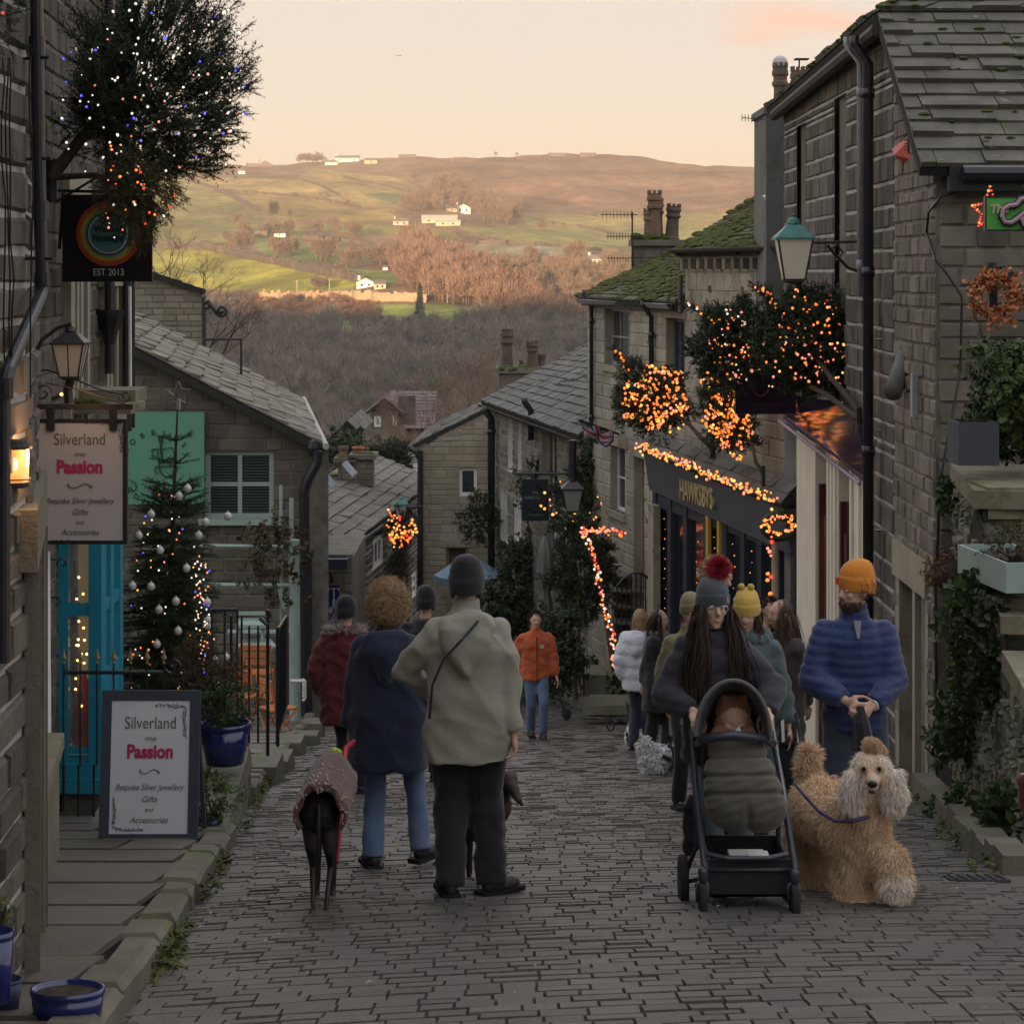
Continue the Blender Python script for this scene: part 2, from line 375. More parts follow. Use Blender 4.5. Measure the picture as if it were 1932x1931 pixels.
m_need = M('fir_needle', (.02,.032,.014), (.034,.05,.02), .7, 3, isl=.45)
m_need2 = M('fir_needle_light', (.035,.055,.03), (.05,.075,.04), .7, 3, isl=.4)
m_bark = M('bark', (.05,.035,.025), (.08,.055,.04), .9, 9, bump=.6, bs=40)
m_copper = M('verdigris', (.06,.17,.16), (.09,.23,.21), .5, 9, bump=.2)
m_lampg = M('frosted_glass', (.42,.40,.34), (.34,.33,.29), .35, 3, spec=.5)
m_navy = M('navy_paint', (.024,.032,.046), (.03,.04,.056), .45, 5)
m_slatep = M('slate_blue_paint', (.062,.075,.092), (.07,.084,.10), .5, 4)
m_blueg = M('blue_glaze', (.006,.010,.075), (.01,.02,.13), .12, 6, spec=.8)
m_teal = M('teal_paint', (.015,.20,.30), (.02,.24,.34), .4, 6, bump=.1)
m_sage = M('sage_paint', (.27,.36,.32), (.31,.40,.36), .5, 5)
m_orange = M('orange_wood', (.42,.13,.035), (.50,.17,.05), .55, 8)
# ================================================================ terrain
_pr = [(-5000,60),(-700,94),(-420,86),(-120,22),(-30,4.5),(0,-.7),(60,-11),(75,-14),(150,-24),(300,-36),(500,-42),(700,-40),(900,-32),(1100,-18),(1400,12),(1800,58),(2150,100),(2330,118.5),(2500,121),(3500,100),(9000,20)]  # rows behind the camera: unseen ridge, raised to keep the sun off the street
_py = np.array([p[0] for p in _pr], float); _pz = np.array([p[1] for p in _pr], float)
_ys = np.arange(-5000, 9000, 10.0); _zs = np.interp(_ys, _py, _pz); _k = np.hanning(21); _k /= _k.sum(); _sm = np.convolve(_zs, _k, 'same'); _zs = np.where((_ys > 190) & (_ys < 8500), _sm, _zs)
def tz(x, y):
    x = np.asarray(x, float); y = np.asarray(y, float); z = np.interp(y, _ys, _zs)
    far = np.clip((y - 500)/700, 0, 1)
    z = z + np.clip((-y-120)/150, 0, 1)*(7*np.sin(x*.012+1)+5*np.sin(x*.031)+3*np.sin(x*.07))  # waves in the unseen ridge make its shadow edge across the valley uneven
    z = z + far*(5*np.sin(x*.011+1)*np.sin(y*.006+.5) + 2.6*np.sin(x*.027+y*.013) + 1.3*np.sin(x*.05-y*.041+2) + .7*np.sin(x*.11+y*.07))
    u = 966 + FPX*x/np.maximum(y, 50); r = np.clip((y-1900)/400, 0, 1)
    z = z + r*(3.5*np.exp(-((u-860)/330)**2) - 4.5*np.clip((u-1100)/400, 0, 1.5) + 2*np.exp(-((u-600)/60)**2)) - far*(1-r)*6*np.exp(-((u-1180)/190)**2)
    return z
_dd = np.concatenate([np.arange(80, 600, 4.0), np.arange(600, 2700, 6.0)])
def T(u, v, dmin=80):
    """where the sight line through (u, v) meets the ground of the valley"""
    k = (u-966)/FPX; m = (HZ-v)/FPX; D = _dd[_dd >= dmin]; g = tz(k*D, D); r = CZ + m*D
    i = np.argmax(g >= r)
    if g[i] < r[i]: i = len(D)-1
    d = D[i]; return V((k*d, d, float(g[i])))
def c4(x, y): return (318 + .4235*x, 254.6 + .4235*y)
def inpoly(u, v, poly):
    c = np.zeros(u.shape, bool); n = len(poly)
    for i in range(n):
        x1, y1 = poly[i]; x2, y2 = poly[(i+1) % n]
        if y1 != y2: c ^= ((y1 > v) != (y2 > v)) & (u < (x2-x1)*(v-y1)/(y2-y1)+x1)
    return c
FIELDS_AND_SHADOW = [  # (colour, outline) -- hillside fields with golden sun put in, and a painted shadow
 ((.17,.11,.065), [(-2500,60),(1500,60),(6000,60),(6000,2000),(-2500,2000)]),
 ((.17,.10,.06), [(930,80),(6000,60),(6000,350),(1932,340),(1500,290),(1350,230),(1180,240),(1100,200)]),
 ((.25,.185,.07), [(-2500,130),(560,195),(640,150),(1000,185),(1190,270),(1060,335),(700,300),(250,250),(120,215),(-2500,200)]),
 ((.10,.12,.05), [(840,262),(1110,262),(1010,310)]),  # dark wedge: a hillside shadow painted into the ground colour
 ((.18,.16,.055), [(-2500,200),(120,215),(420,345),(300,368),(-2500,350)]),
 ((.24,.18,.065), [(250,258),(700,305),(860,332),(1010,332),(1010,385),(760,385),(520,372),(430,345)]),
 ((.16,.15,.055), [(-2500,350),(300,368),(430,370),(560,390),(640,470),(380,480),(-2500,450)]),
 ((.19,.19,.05), [(560,400),(880,400),(1270,430),(1290,475),(1200,480),(1010,440),(700,430)]),
 ((.19,.185,.06), [(1260,410),(6000,395),(6000,520),(1932,510),(1640,490),(1420,460)]),
 ((.19,.16,.06), [(1580,350),(6000,330),(6000,395),(1700,405),(1580,400)]),
 ((.21,.19,.12), [(1200,498),(1480,480),(1860,508),(1900,548),(1500,558),(1380,540)]),
 ((.13,.16,.05), [(380,480),(700,485),(930,515),(900,560),(740,565),(600,570),(420,540)]),
 ((.235,.22,.04), [(-2500,480),(170,512),(430,568),(830,655),(830,690),(600,695),(520,708),(330,690),(-2500,640)]),
 ((.16,.19,.045), [(450,562),(1030,612),(1010,665),(840,660),(600,590)]),
 ((.20,.22,.05), [(900,752),(1240,755),(1390,778),(1370,830),(1130,815),(960,800)]),
 ((.17,.085,.045), [(300,740),(870,740),(970,800),(960,850),(600,860),(300,820)]),
 ((.14,.15,.06), [(760,800),(1000,800),(1130,880),(760,870)]),
 ((.14,.165,.06), [(1500,560),(1930,555),(6000,560),(6000,600),(1500,590)]),
 ((.085,.07,.045), [(-2500,880),(1100,880),(1350,830),(1700,850),(6000,620),(6000,3000),(-2500,3000)]),
]
def make_terrain():
    ys = np.concatenate([np.linspace(-4500, -800, 10), np.linspace(-700, -40, 16), np.linspace(-30, 75, 30), np.linspace(80, 560, 50), np.linspace(566, 2420, 420), np.linspace(2450, 8500, 24)])
    t = np.concatenate([np.linspace(-1, -.4, 24)[:-1], np.linspace(-.4, .4, 380), np.linspace(.4, 1, 24)[1:]])
    YY, TT = np.meshgrid(ys, t, indexing='ij'); sp = np.where(YY < 0, 30+np.abs(YY)*4.5, 30 + .62*np.abs(YY)); sp = np.where(YY > 2450, 1600 + (YY-2450)*1.2, sp)
    XX = TT*sp; ZZ = tz(XX, YY)
    ZZ = np.where((YY > -30) & (YY < 75), np.minimum(ZZ, -SL*YY - .6), ZZ)
    n, m = YY.shape; co = np.stack([XX, YY, ZZ], -1).reshape(-1, 3)
    idx = np.arange(n*m).reshape(n, m); f = np.stack([idx[:-1,:-1], idx[:-1,1:], idx[1:,1:], idx[1:,:-1]], -1).reshape(-1, 4)
    me = bpy.data.meshes.new('terrain'); me.from_pydata(co.tolist(), [], f.tolist())
    yy = np.maximum(co[:,1], 60); u = 966 + FPX*co[:,0]/yy; v = HZ - FPX*(co[:,2]-CZ)/yy
    jx = 5*np.sin(co[:,0]*.06) ; jy = 2.2*np.sin(co[:,0]*.09+co[:,1]*.02)
    cx, cy = (u-318)/.4235 + jx, (v-254.6)/.4235 + jy
    col = np.tile(np.array([.10,.10,.06]), (len(co), 1))
    for c, poly in FIELDS_AND_SHADOW: col[inpoly(cx, cy, poly)] = c
    col[co[:,1] < 80] = (.06,.06,.045)
    ca = me.color_attributes.new('ground_colour', 'FLOAT_COLOR', 'POINT')
    ca.data.foreach_set('color', np.concatenate([col, np.ones((len(col), 1))], 1).astype('f').reshape(-1))
    m_ = bpy.data.materials.new('hill_ground'); m_.use_nodes = True; nn = m_.node_tree; b = nn.nodes['Principled BSDF']; b.inputs['Roughness'].default_value = 1; b.inputs['Specular IOR Level'].default_value = .1
    at = nn.nodes.new('ShaderNodeAttribute'); at.attribute_name = 'ground_colour'; tcc = nn.nodes.new('ShaderNodeTexCoord')
    pv = at.outputs['Color']
    for s_, lo, hi, st in ((.012, .35, .65, (.6,1.3)), (.09, .3, .7, (.65,1.3)), (.5, .3, .7, (.75,1.2))):
        no = nn.nodes.new('ShaderNodeTexNoise'); no.inputs['Scale'].default_value = s_; no.inputs['Detail'].default_value = 6; nn.links.new(tcc.outputs['Object'], no.inputs['Vector'])
        mr = nn.nodes.new('ShaderNodeMapRange'); nn.links.new(no.outputs[0], mr.inputs[0])
        for i, q in enumerate((lo, hi, *st)): mr.inputs[i+1].default_value = q
        cb = nn.nodes.new('ShaderNodeVectorMath'); cb.operation = 'SCALE'; nn.links.new(pv, cb.inputs[0]); nn.links.new(mr.outputs[0], cb.inputs['Scale']); pv = cb.outputs[0]
    nn.links.new(pv, b.inputs['Base Color']); me.materials.append(m_)
    me.polygons.foreach_set('use_smooth', [True]*len(me.polygons)); me.update()
    tag(link('terrain', me), kind='structure')
make_terrain()
# ---- stone field walls, followed over the ground
m_fwall = M('field_wall', (.06,.05,.042), (.10,.085,.065), .95, .5)
m_rwall = M('road_wall', (.26,.19,.13), (.34,.25,.17), .95, .5)
def fieldwall(pts, h, wd, label, mat=None):
    mb = MB(); prev = None
    for (x0, y0), (x1, y1) in zip(pts[:-1], pts[1:]):
        k = max(2, int(abs(x1-x0)/14))
        for i in range(k+1):
            p = T(*c4(x0+(x1-x0)*i/k, y0+(y1-y0)*i/k), dmin=600); p.z = float(tz(p.x, p.y))
            if prev is not None and (p-prev).length > .5 and (p-prev).length < 160:
                d = (p-prev).normalized(); s_ = V((-d.y, d.x, 0))*wd/2; hh = h*rnd.uniform(.8, 1.2)
                mb.slab([prev-s_-V((0,0,2)), prev+s_-V((0,0,2)), p+s_-V((0,0,2)), p-s_-V((0,0,2))], (0,0,hh+2))
            prev = p
    mb.build('field_wall', mat or m_fwall, label=label, cat='field wall', group='dry stone walls on the far hillside')
for pts, h, wd, lb in [
 ([(60,190),(220,250),(420,345)], 2.2, 3, 'dark wall running down the upper left fields towards the lone dark tree'),
 ([(210,248),(540,275),(700,295),(850,325)], 1.8, 3, 'long wall crossing the golden field below the ridge'),
 ([(600,205),(700,240),(760,270)], 1.5, 2, 'short slanting wall high in the golden field'),
 ([(160,508),(300,535),(440,568),(640,610),(850,655)], 4, 6, 'thick dark wall slanting down above the bright green field'),
 ([(600,462),(760,475),(880,490),(985,515)], 2.5, 4, 'hedged wall below the middle row of farm trees'),
 ([(1290,440),(1420,465),(1480,482),(1650,492),(2000,525)], 2, 3, 'wall between the green fields right of the orange wood'),
 ([(1210,492),(1330,495),(1480,482)], 1.8, 3, 'wall along the top of the pale field'),
 ([(1480,552),(1760,558),(1900,550)], 2, 3, 'wall along the bottom of the pale field'),
 ([(1700,395),(1900,425),(2100,470)], 1.8, 3, 'wall slanting down the right hand green fields'),
 ([(1800,345),(1932,372)], 1.6, 3, 'wall at the foot of the brown moor'),
 ([(780,190),(1100,262)], 1.5, 3, 'faint wall across the golden field near the moor')]:
    fieldwall(pts, h, wd, lb)
fieldwall([(400,738),(700,736),(930,740),(1150,748)], 4.2, 4, 'long pale road retaining wall below the white roadside house', m_rwall)
# ---- hillside buildings
m_hwall = M('farm_wall', (.34,.30,.24), (.42,.37,.30), .9, .2); m_hwhite = M('farm_white', (.72,.68,.62), None, .8); m_hroof = M('farm_roof', (.12,.10,.09), (.17,.14,.12), .8, .3); m_hroofl = M('farm_roof_light', (.36,.32,.28), None, .7)
def farm(x0, x1, y0, y1, label, wm=None, rm=None, gable=0, dep=9, rf=.4, win=2, chim=1, cat='house', dmin=500):
    """a far building whose front fills crop columns x0..x1 and rows y0 (roof) .. y1 (foot)"""
    u0, v1 = c4(x0, y1); u1, v0 = c4(x1, y0); b = T((u0+u1)/2, v1, dmin); d = b.y; w_ = (u1-u0)/FPX*d; h = (v1-v0)/FPX*d; z0 = b.z; eh = h*(1-rf)
    r = empty('farmhouse' if cat == 'house' else 'barn', b, label, cat, 'farm buildings on the far hillside'); x, y = b.x, b.y
    mb = MB(); mb.box((x, y+dep/2, z0+eh/2-2), (w_/2, dep/2, eh/2+2))
    if gable:
        for yy in (y, y+dep): mb.slab([(x-w_/2, yy, z0+eh), (x+w_/2, yy, z0+eh), (x, yy, z0+h)], (0, .3 if yy == y else -.3, 0))
    else:
        for xx in (x-w_/2, x+w_/2-.3): mb.slab([(xx, y, z0+eh), (xx, y+dep, z0+eh), (xx, y+dep/2, z0+h)], (.3, 0, 0))
    mb.build('wall', wm or m_hwall, r)
    rb = MB(); o = .4
    if gable: L_ = [(x-w_/2-o, z0+eh-.15), (x, z0+h+.2), (x+w_/2+o, z0+eh-.15)]; [rb.slab([(a[0], y-o, a[1]), (b_[0], y-o, b_[1]), (b_[0], y+dep+o, b_[1]), (a[0], y+dep+o, a[1])], (0,0,.3)) for a, b_ in zip(L_[:-1], L_[1:])]
    else: [rb.slab([(x-w_/2-o, ya, z0+eh-.15), (x+w_/2+o, ya, z0+eh-.15), (x+w_/2+o, y+dep/2, z0+h), (x-w_/2-o, y+dep/2, z0+h)], (0,0,.3)) for ya in (y-o, y+dep+o)]
    ro = rb.build('roof', rm or m_hroof, r)
    if chim:
        cb = MB(); cb.box((x-w_/2+1, y+dep/2, z0+h+.5), (.6, .5, 1.2)); cb.build('chimney', wm or m_hwall, ro)
    for i in range(win):
        gb = MB(); q = x-w_/2+w_*(i+.7)/(win+.4); gb.box((q, y-.02, z0+eh*.55), (min(.7, w_*.08), .06, eh*.22)); gb.build('window', m_glassd, r)
    return r
farm(1280,1345,308,350,'white gabled farmhouse beside the dark hillside wood', m_hwhite, gable=1, win=2)
farm(1128,1285,364,398,'long pale barn on the hillside left of the white gabled farmhouse', m_hwall, m_hroofl, rf=.5, win=3, chim=0, cat='barn', dep=12)
farm(1190,1300,386,412,'low pale shed in front of the long hillside barn', m_hwall, m_hroofl, rf=.3, win=2, chim=0, cat='barn', dep=8)
farm(1236,1284,318,342,'small pale cottage just left of the white gabled farmhouse', win=1)
farm(838,915,644,684,'white house with a wide gable on the valley road', m_hwhite, m_hroofl, gable=1, rf=.45, win=2)
farm(915,968,652,690,'warm pale extension beside the white house on the valley road', m_hwall, rf=.4, win=2, chim=0)
farm(955,976,588,606,'tiny white hut above the roadside house', m_hwhite, win=0, chim=0, dep=5)
farm(1868,1932,535,580,'white house alone at the right edge of the fields', m_hwhite, rf=.4, win=3)
farm(400,462,84,130,'tall dark gabled house on the ridge line', M('dark_farm', (.13,.11,.10), None, .9), gable=1, win=1, dmin=1500)
farm(345,402,98,132,'low dark farmhouse on the ridge left of the tall gable', M('dark_farm', (.13,.11,.10), None, .9), win=1, dmin=1500)
farm(240,305,106,128,'pale house at the left end of the ridge', m_hwhite, win=1, dmin=1500)
farm(465,575,102,128,'long low dark shed along the ridge', M('dark_farm', (.13,.11,.10), None, .9), rf=.3, win=0, chim=0, cat='barn', dmin=1500)
farm(742,848,93,122,'sunlit white cottage row on the ridge', m_hwhite, win=3, dmin=1500)
farm(697,752,115,134,'small white house just below the ridge cottages', m_hwhite, win=1, chim=0, dmin=1500)
farm(872,930,103,128,'pink lit house right of the ridge cottages', m_hwall, win=1, dmin=1500)
farm(1212,1340,66,100,'large brightly lit farmhouse standing highest on the ridge', m_hwall, win=5, dmin=1500)
farm(1025,1100,88,102,'long low barn on the ridge left of the lit farmhouse', M('dark_farm', (.13,.11,.10), None, .9), rf=.4, win=0, chim=0, cat='barn', dmin=1500)
farm(1695,1770,82,97,'low dark cottages on the ridge above the moor', M('dark_farm', (.13,.11,.10), None, .9), rf=.4, win=0, dmin=1500)
farm(1835,1905,81,97,'low farmhouse at the right end of the ridge', M('dark_farm', (.13,.11,.10), None, .9), rf=.4, win=1, dmin=1500)
farm(1000,1068,374,402,'small lit cottage below the upper wood', m_hwall, win=2)
farm(310,340,152,174,'tiny white building high on the left hillside', m_hwhite, win=1, chim=0)
farm(745,830,700,728,'low pale garage beside the valley road', m_hwall, rf=.25, win=2, chim=0, cat='barn')
farm(352,440,418,452,'dark barn among the left hillside trees', M('dark_farm', (.13,.11,.10), None, .9), win=1, chim=0, cat='barn')
farm(470,520,432,458,'white walled cottage beside the dark hillside barn', m_hwhite, win=1)
# ---- far trees: bare winter crowns built of many thin twigs
def tree_tpl(n, seed, fir=False, tw=.022, cone=False):
    r = np.random.RandomState(seed); vs = []; 
    for i in range(n):
        if cone: h = r.uniform(.08, 1)**.8; rad = (1-h)*.2+.01; a = r.uniform(0, 6.28); p0 = np.array([0,0,h+.02]); p1 = p0 + np.array([math.cos(a)*rad, math.sin(a)*rad, -.06-rad*.3])
        else:
            d = r.normal(size=3); d /= np.linalg.norm(d); rr = r.uniform(.55, 1)**.5
            c = np.array([0,0,.6]); p1 = c + d*np.array([.33,.33,.4])*rr*(1+.25*math.sin(d[0]*5+seed)*math.cos(d[2]*4)); q = np.array([0,0,.25+.35*r.rand()]); p0 = p1 + (q-p1)*r.uniform(.25, .6)
        s_ = np.cross(p1-p0, r.normal(size=3)); s_ *= tw*r.uniform(.5, 1.3)/max(1e-6, np.linalg.norm(s_)); vs += [p0-s_*(1.6 if cone else .9), p0+s_*(1.6 if cone else .9), p1]
    k = .018
    for a, b in (((0,0,-.1),(0,0,.55)), ((0,0,.3),(.12,.05,.75)), ((0,0,.25),(-.13,0,.7)), ((0,0,.35),(.02,-.12,.72))):
        a = np.array(a); b = np.array(b)
        for s_ in (np.array([k,0,0]), np.array([0,k,0])): vs += [a-s_, a+s_, b]
    return np.array(vs)
TP = [tree_tpl(260, i, tw=.016) for i in range(6)]; TPN = [tree_tpl(420, 20+i, tw=.011) for i in range(5)]; TPC = [tree_tpl(240, 40, cone=True, tw=.03)]
def stamp(name, pts, tpl, mat, hs, wid=1.0, **k):
    L_ = []; r = np.random.RandomState(len(pts)+3)
    for p in pts:
        t = tpl[r.randint(len(tpl))]; h = r.uniform(*hs); a = r.uniform(0, 6.28); c, s_ = math.cos(a), math.sin(a)
        w_ = wid*h*r.uniform(.85, 1.25); q = np.stack([(t[:,0]*c-t[:,1]*s_)*w_, (t[:,0]*s_+t[:,1]*c)*w_, t[:,2]*h], 1) + np.array(p); L_.append(q)
    co = np.concatenate(L_); n = len(co)//3; me = bpy.data.meshes.new(name); me.vertices.add(n*3); me.vertices.foreach_set('co', co.astype('f').reshape(-1))
    me.loops.add(n*3); me.loops.foreach_set('vertex_index', np.arange(n*3, dtype='i')); me.polygons.add(n); me.polygons.foreach_set('loop_start', np.arange(0, n*3, 3, dtype='i')); me.polygons.foreach_set('loop_total', np.full(n, 3, 'i'))
    me.materials.append(mat); me.update(calc_edges=True); me.validate(); return tag(link(name, me), **k)
m_tw = M('winter_twigs', (.12,.085,.062), (.165,.115,.082), .95, .02, isl=.35); m_twd = M('valley_twigs', (.16,.125,.115), (.255,.205,.165), .95, .02, isl=.35, c3=(.15,.15,.085), moss=((.105,.115,.075), .011, .53))
m_twr = M('red_twigs', (.145,.09,.066), (.19,.125,.088), .95, .02, isl=.3); m_fird = M('far_fir', (.03,.04,.025), (.05,.06,.035), .95, .1, isl=.3)
def scatter(poly, n, dmin=500, f=c4):
    xs = [p[0] for p in poly]; ys = [p[1] for p in poly]; o = []
    a = np.array([f(*p) for p in poly]); r = np.random.RandomState(int(xs[0]+ys[0]) % 9999)
    while len(o) < n:
        x, y = r.uniform(min(xs), max(xs)), r.uniform(min(ys), max(ys))
        if inpoly(np.array([x]), np.array([y]), poly)[0]: p = T(*f(x, y), dmin); o.append(tuple(p))
    return o
stamp('wood', scatter([(1040,480),(1130,480),(1230,560),(1340,590),(1480,670),(1530,690),(1650,760),(1720,880),(1500,850),(1400,800),(1380,775),(1150,745),(1030,680),(990,590),(1010,510)], 330), TP, m_twr, (11,17), kind='stuff')
stamp('wood', scatter([(1030,345),(1120,300),(1210,220),(1310,240),(1420,310),(1560,350),(1575,405),(1400,400),(1350,350),(1210,350),(1050,360)], 190), TP, m_tw, (11,17), kind='stuff')
stamp('wood', scatter([(1300,560),(1480,600),(1700,600),(1932,600),(2600,640),(2600,900),(1700,860),(1540,700)], 520), TP, m_tw, (9,13), kind='stuff')
stamp('wood', scatter([(-700,850),(250,830),(330,870),(470,838),(560,880),(700,850),(820,905),(930,872),(1020,915),(1140,880),(1260,900),(1400,850),(1750,900),(3300,860),(3300,1150),(-700,1150)], 1150, 300), TP, m_twd, (10,14), kind='stuff')
stamp('wood', scatter([(-400,1130),(2300,1130),(2300,1500),(1400,1650),(600,1700),(-400,1500)], 620, 150), TPN, m_twd, (10,14), kind='stuff')
stamp('scrub', scatter([(380,745),(850,750),(960,810),(950,850),(600,860),(380,830)], 170), TP, m_twr, (3,6), wid=1.6, kind='stuff')
for poly, n, h in (([(250,470),(330,460),(420,500),(400,530),(270,520)], 12, (8,12)), ([(445,560),(580,560),(580,545),(470,530)], 9, (11,14)), ([(610,575),(740,570),(720,545),(640,545)], 9, (11,14)), ([(760,590),(880,590),(860,560),(780,560)], 8, (9,12)),
                   ([(900,590),(1010,600),(990,560),(920,560)], 10, (10,14)), ([(330,460),(540,460),(560,440),(420,440)], 10, (9,13)), ([(620,450),(870,470),(860,445),(650,430)], 14, (9,14)), ([(610,700),(730,700),(700,680),(640,680)], 7, (6,9)),
                   ([(570,130),(700,132),(690,126),(600,122)], 14, (8,14)), ([(1185,98),(1225,98),(1220,94)], 2, (12,15)), ([(1440,98),(1560,98),(1540,95)], 8, (5,8)), ([(1085,212),(1110,200),(1100,190)], 3, (6,9)), ([(1570,565),(1640,565),(1620,552)], 5, (8,11)),
                   ([(1760,575),(1850,580),(1830,560)], 8, (10,15)), ([(1640,430),(1690,432),(1670,425)], 2, (9,12)), ([(280,412),(320,412),(300,408)], 2, (9,12)), ([(760,322),(830,322),(800,316)], 4, (4,6)), ([(520,282),(580,284),(560,278)], 4, (4,5)), ([(670,278),(720,278),(700,272)], 3, (4,5)),
                   ([(850,98),(890,100),(870,95)], 3, (8,11)), ([(695,106),(735,108),(720,104)], 3, (9,12)), ([(480,770),(560,780),(530,760)], 5, (6,9)), ([(740,625),(790,630),(770,618)], 3, (6,8))):
    L_ = scatter(poly, n); src = None
    for i, p in enumerate(L_):
        cm = c4(0, 0); h_ = rnd.uniform(*h)
        nm = {0: 0}
        if src is None:
            src = stamp('bare_tree', [(0,0,0)], [TP[rnd.randrange(6)]], m_tw, (1,1)); o = src
        else: o = src.copy(); COL.objects.link(o)
        o.location = p; o.scale = (h_*1.15, h_*1.15, h_); o.rotation_euler = (0, 0, rnd.uniform(0, 6)); tag(o, 'bare winter tree, one of the small clumps between the hillside fields', 'tree', 'bare trees in clumps on the hillside fields')
for (x, y), h, lb, tp, mt_ in (((470,378),15,'large dark tree standing alone above the left hillside farm',TP,m_fird), ((1120,880),22,'tall pointed dark conifer rising from the edge of the valley wood',TPC,m_fird), ((1045,462),9,'round dark bush at the top corner of the orange wood',TP,m_fird), ((540,374),8,'small round tree right of the lone dark tree',TP,m_tw)):
    p = T(*c4(x, y), 500); o = stamp('conifer' if tp is TPC else 'bare_tree', [(0,0,0)]*(1 if tp is TPC else 3), tp, mt_, (h*.9,h), label=lb, cat='tree'); o.location = p
for x, y0, y1 in ((572,650,738),(716,640,700),(1157,650,742),(1242,655,750),(425,690,730),(1262,88,128)):
    p = T(*c4(x, y1), 600); h = (y1-y0)*.4235/FPX*p.y; mb = MB(); mb.tube([(0,0,-1),(0,0,h)], .16, 5); mb.box((0,0,h-.6), (.8,.08,.08)); o = mb.build('utility_pole', m_hwall, label='thin pole beside the valley road on the hillside', cat='pole', group='poles on the far hillside'); o.location = p
# ================================================================ street
KL = [(2, -1.0), (7.5,-1.34), (13.9,-1.8), (20.2,-2.3), (34,-3.1), (44,-4.0), (54,-5.6), (66,-8.5)]
def kx(y): return float(np.interp(y, [k[0] for k in KL], [k[1] for k in KL]))
def rx(y): return float(np.interp(y, [2, 12.95, 18.8, 29.7, 34, 41, 52, 66], [2.6, 3.1, 3.85, 3.85, 2.85, 1.6, -.3, -3]))
def street():
    mb = MB(); y = 5.2
    rdd = V((0, 1, -SL)).normalized()
    while y < 62:
        rd = rnd.uniform(.115, .14); xs = kx(y) - .25
        far = y > 30
        while xs < rx(y) + .9:
            l = rnd.uniform(.12, .21)
            xa, xb = xs + .0015, xs + l - .0015; g = .004
            def yy(x): return .34*(x+.5) - .052*(x+.5)**2
            y0a, y0b = y + yy(xa) + g/2, y + yy(xb) + g/2; y1a, y1b = y0a + rd - g, y0b + rd - g
            xm = (xa+xb)/2
            if kx(y0a) - .12 < xm < rx(y0a) + .35:
                cam_ = .05*(1 - ((xm - .6)/2.6)**2); h = cam_ + rnd.uniform(-.003, .003); tl = rnd.uniform(-.003, .003); j = lambda: rnd.uniform(-.005, .005)
                e = .0045
                o = [(xa, y0a+j()), (xb, y0b+j()), (xb, y1b+j()), (xa, y1a+j())]
                vs = [(px, py, gz(py) + cam_ - .024) for px, py in o] + [(px + (e if k_ in (0,3) else -e), py + (e if k_ < 2 else -e), gz(py) + h + (tl if k_ < 2 else -tl)) for k_, (px, py) in enumerate(o)]
                mb.add(vs, [(4,5,6,7),(0,1,5,4),(1,2,6,5),(2,3,7,6),(3,0,4,7)], 0)
            xs += l
        y += rd
    ys = [2 + i*1.0 for i in range(64)]; 
    for a, b in zip(ys[:-1], ys[1:]):
        for i in range(8):
            t0, t1 = i/8, (i+1)/8; X0 = lambda q, t: kx(q) - .3 + (rx(q)+1.2-kx(q)+.3)*t
            c = lambda xx: .05*(1 - ((xx - .6)/2.6)**2) - .013
            mb.quad(*[(X0(q, t), q, gz(q) + c(X0(q, t))) for q, t in ((a,t0),(a,t1),(b,t1),(b,t0))], mi=1)
    mb.build('road', [m_sett, m_gap], kind='structure')
    # litter and small stones in the joints
    lm = MB()
    for i in range(260):
        yq = rnd.uniform(7.5, 24); e = rnd.random(); xq = (kx(yq) + abs(rnd.gauss(0, .35)) + .05) if e < .45 else ((rx(yq) - abs(rnd.gauss(0, .4))) if e < .8 else rnd.uniform(kx(yq), rx(yq)))
        z = gz(yq) + .05*(1 - ((xq - .6)/2.6)**2) + .012; s_ = rnd.uniform(.006, .022); a = rnd.uniform(0, 3)
        lm.quad((xq-s_*math.cos(a), yq-s_*math.sin(a), z), (xq+s_*.4*math.sin(a), yq-s_*.4*math.cos(a), z+.004), (xq+s_*math.cos(a), yq+s_*math.sin(a), z+.003), (xq-s_*.4*math.sin(a), yq+s_*.4*math.cos(a), z+.008))
    lm.build('fallen_leaves', M('litter', (.16,.12,.08), (.3,.27,.22), .8, 30, isl=.5), kind='stuff')
street()
def lx(y): return float(np.interp(y, [2,7.9,13.05,13.8,19,24,36,60], [-1.6,-1.77,-2.76,-3.05,-3.4,-4.2,-6.2,-12]))
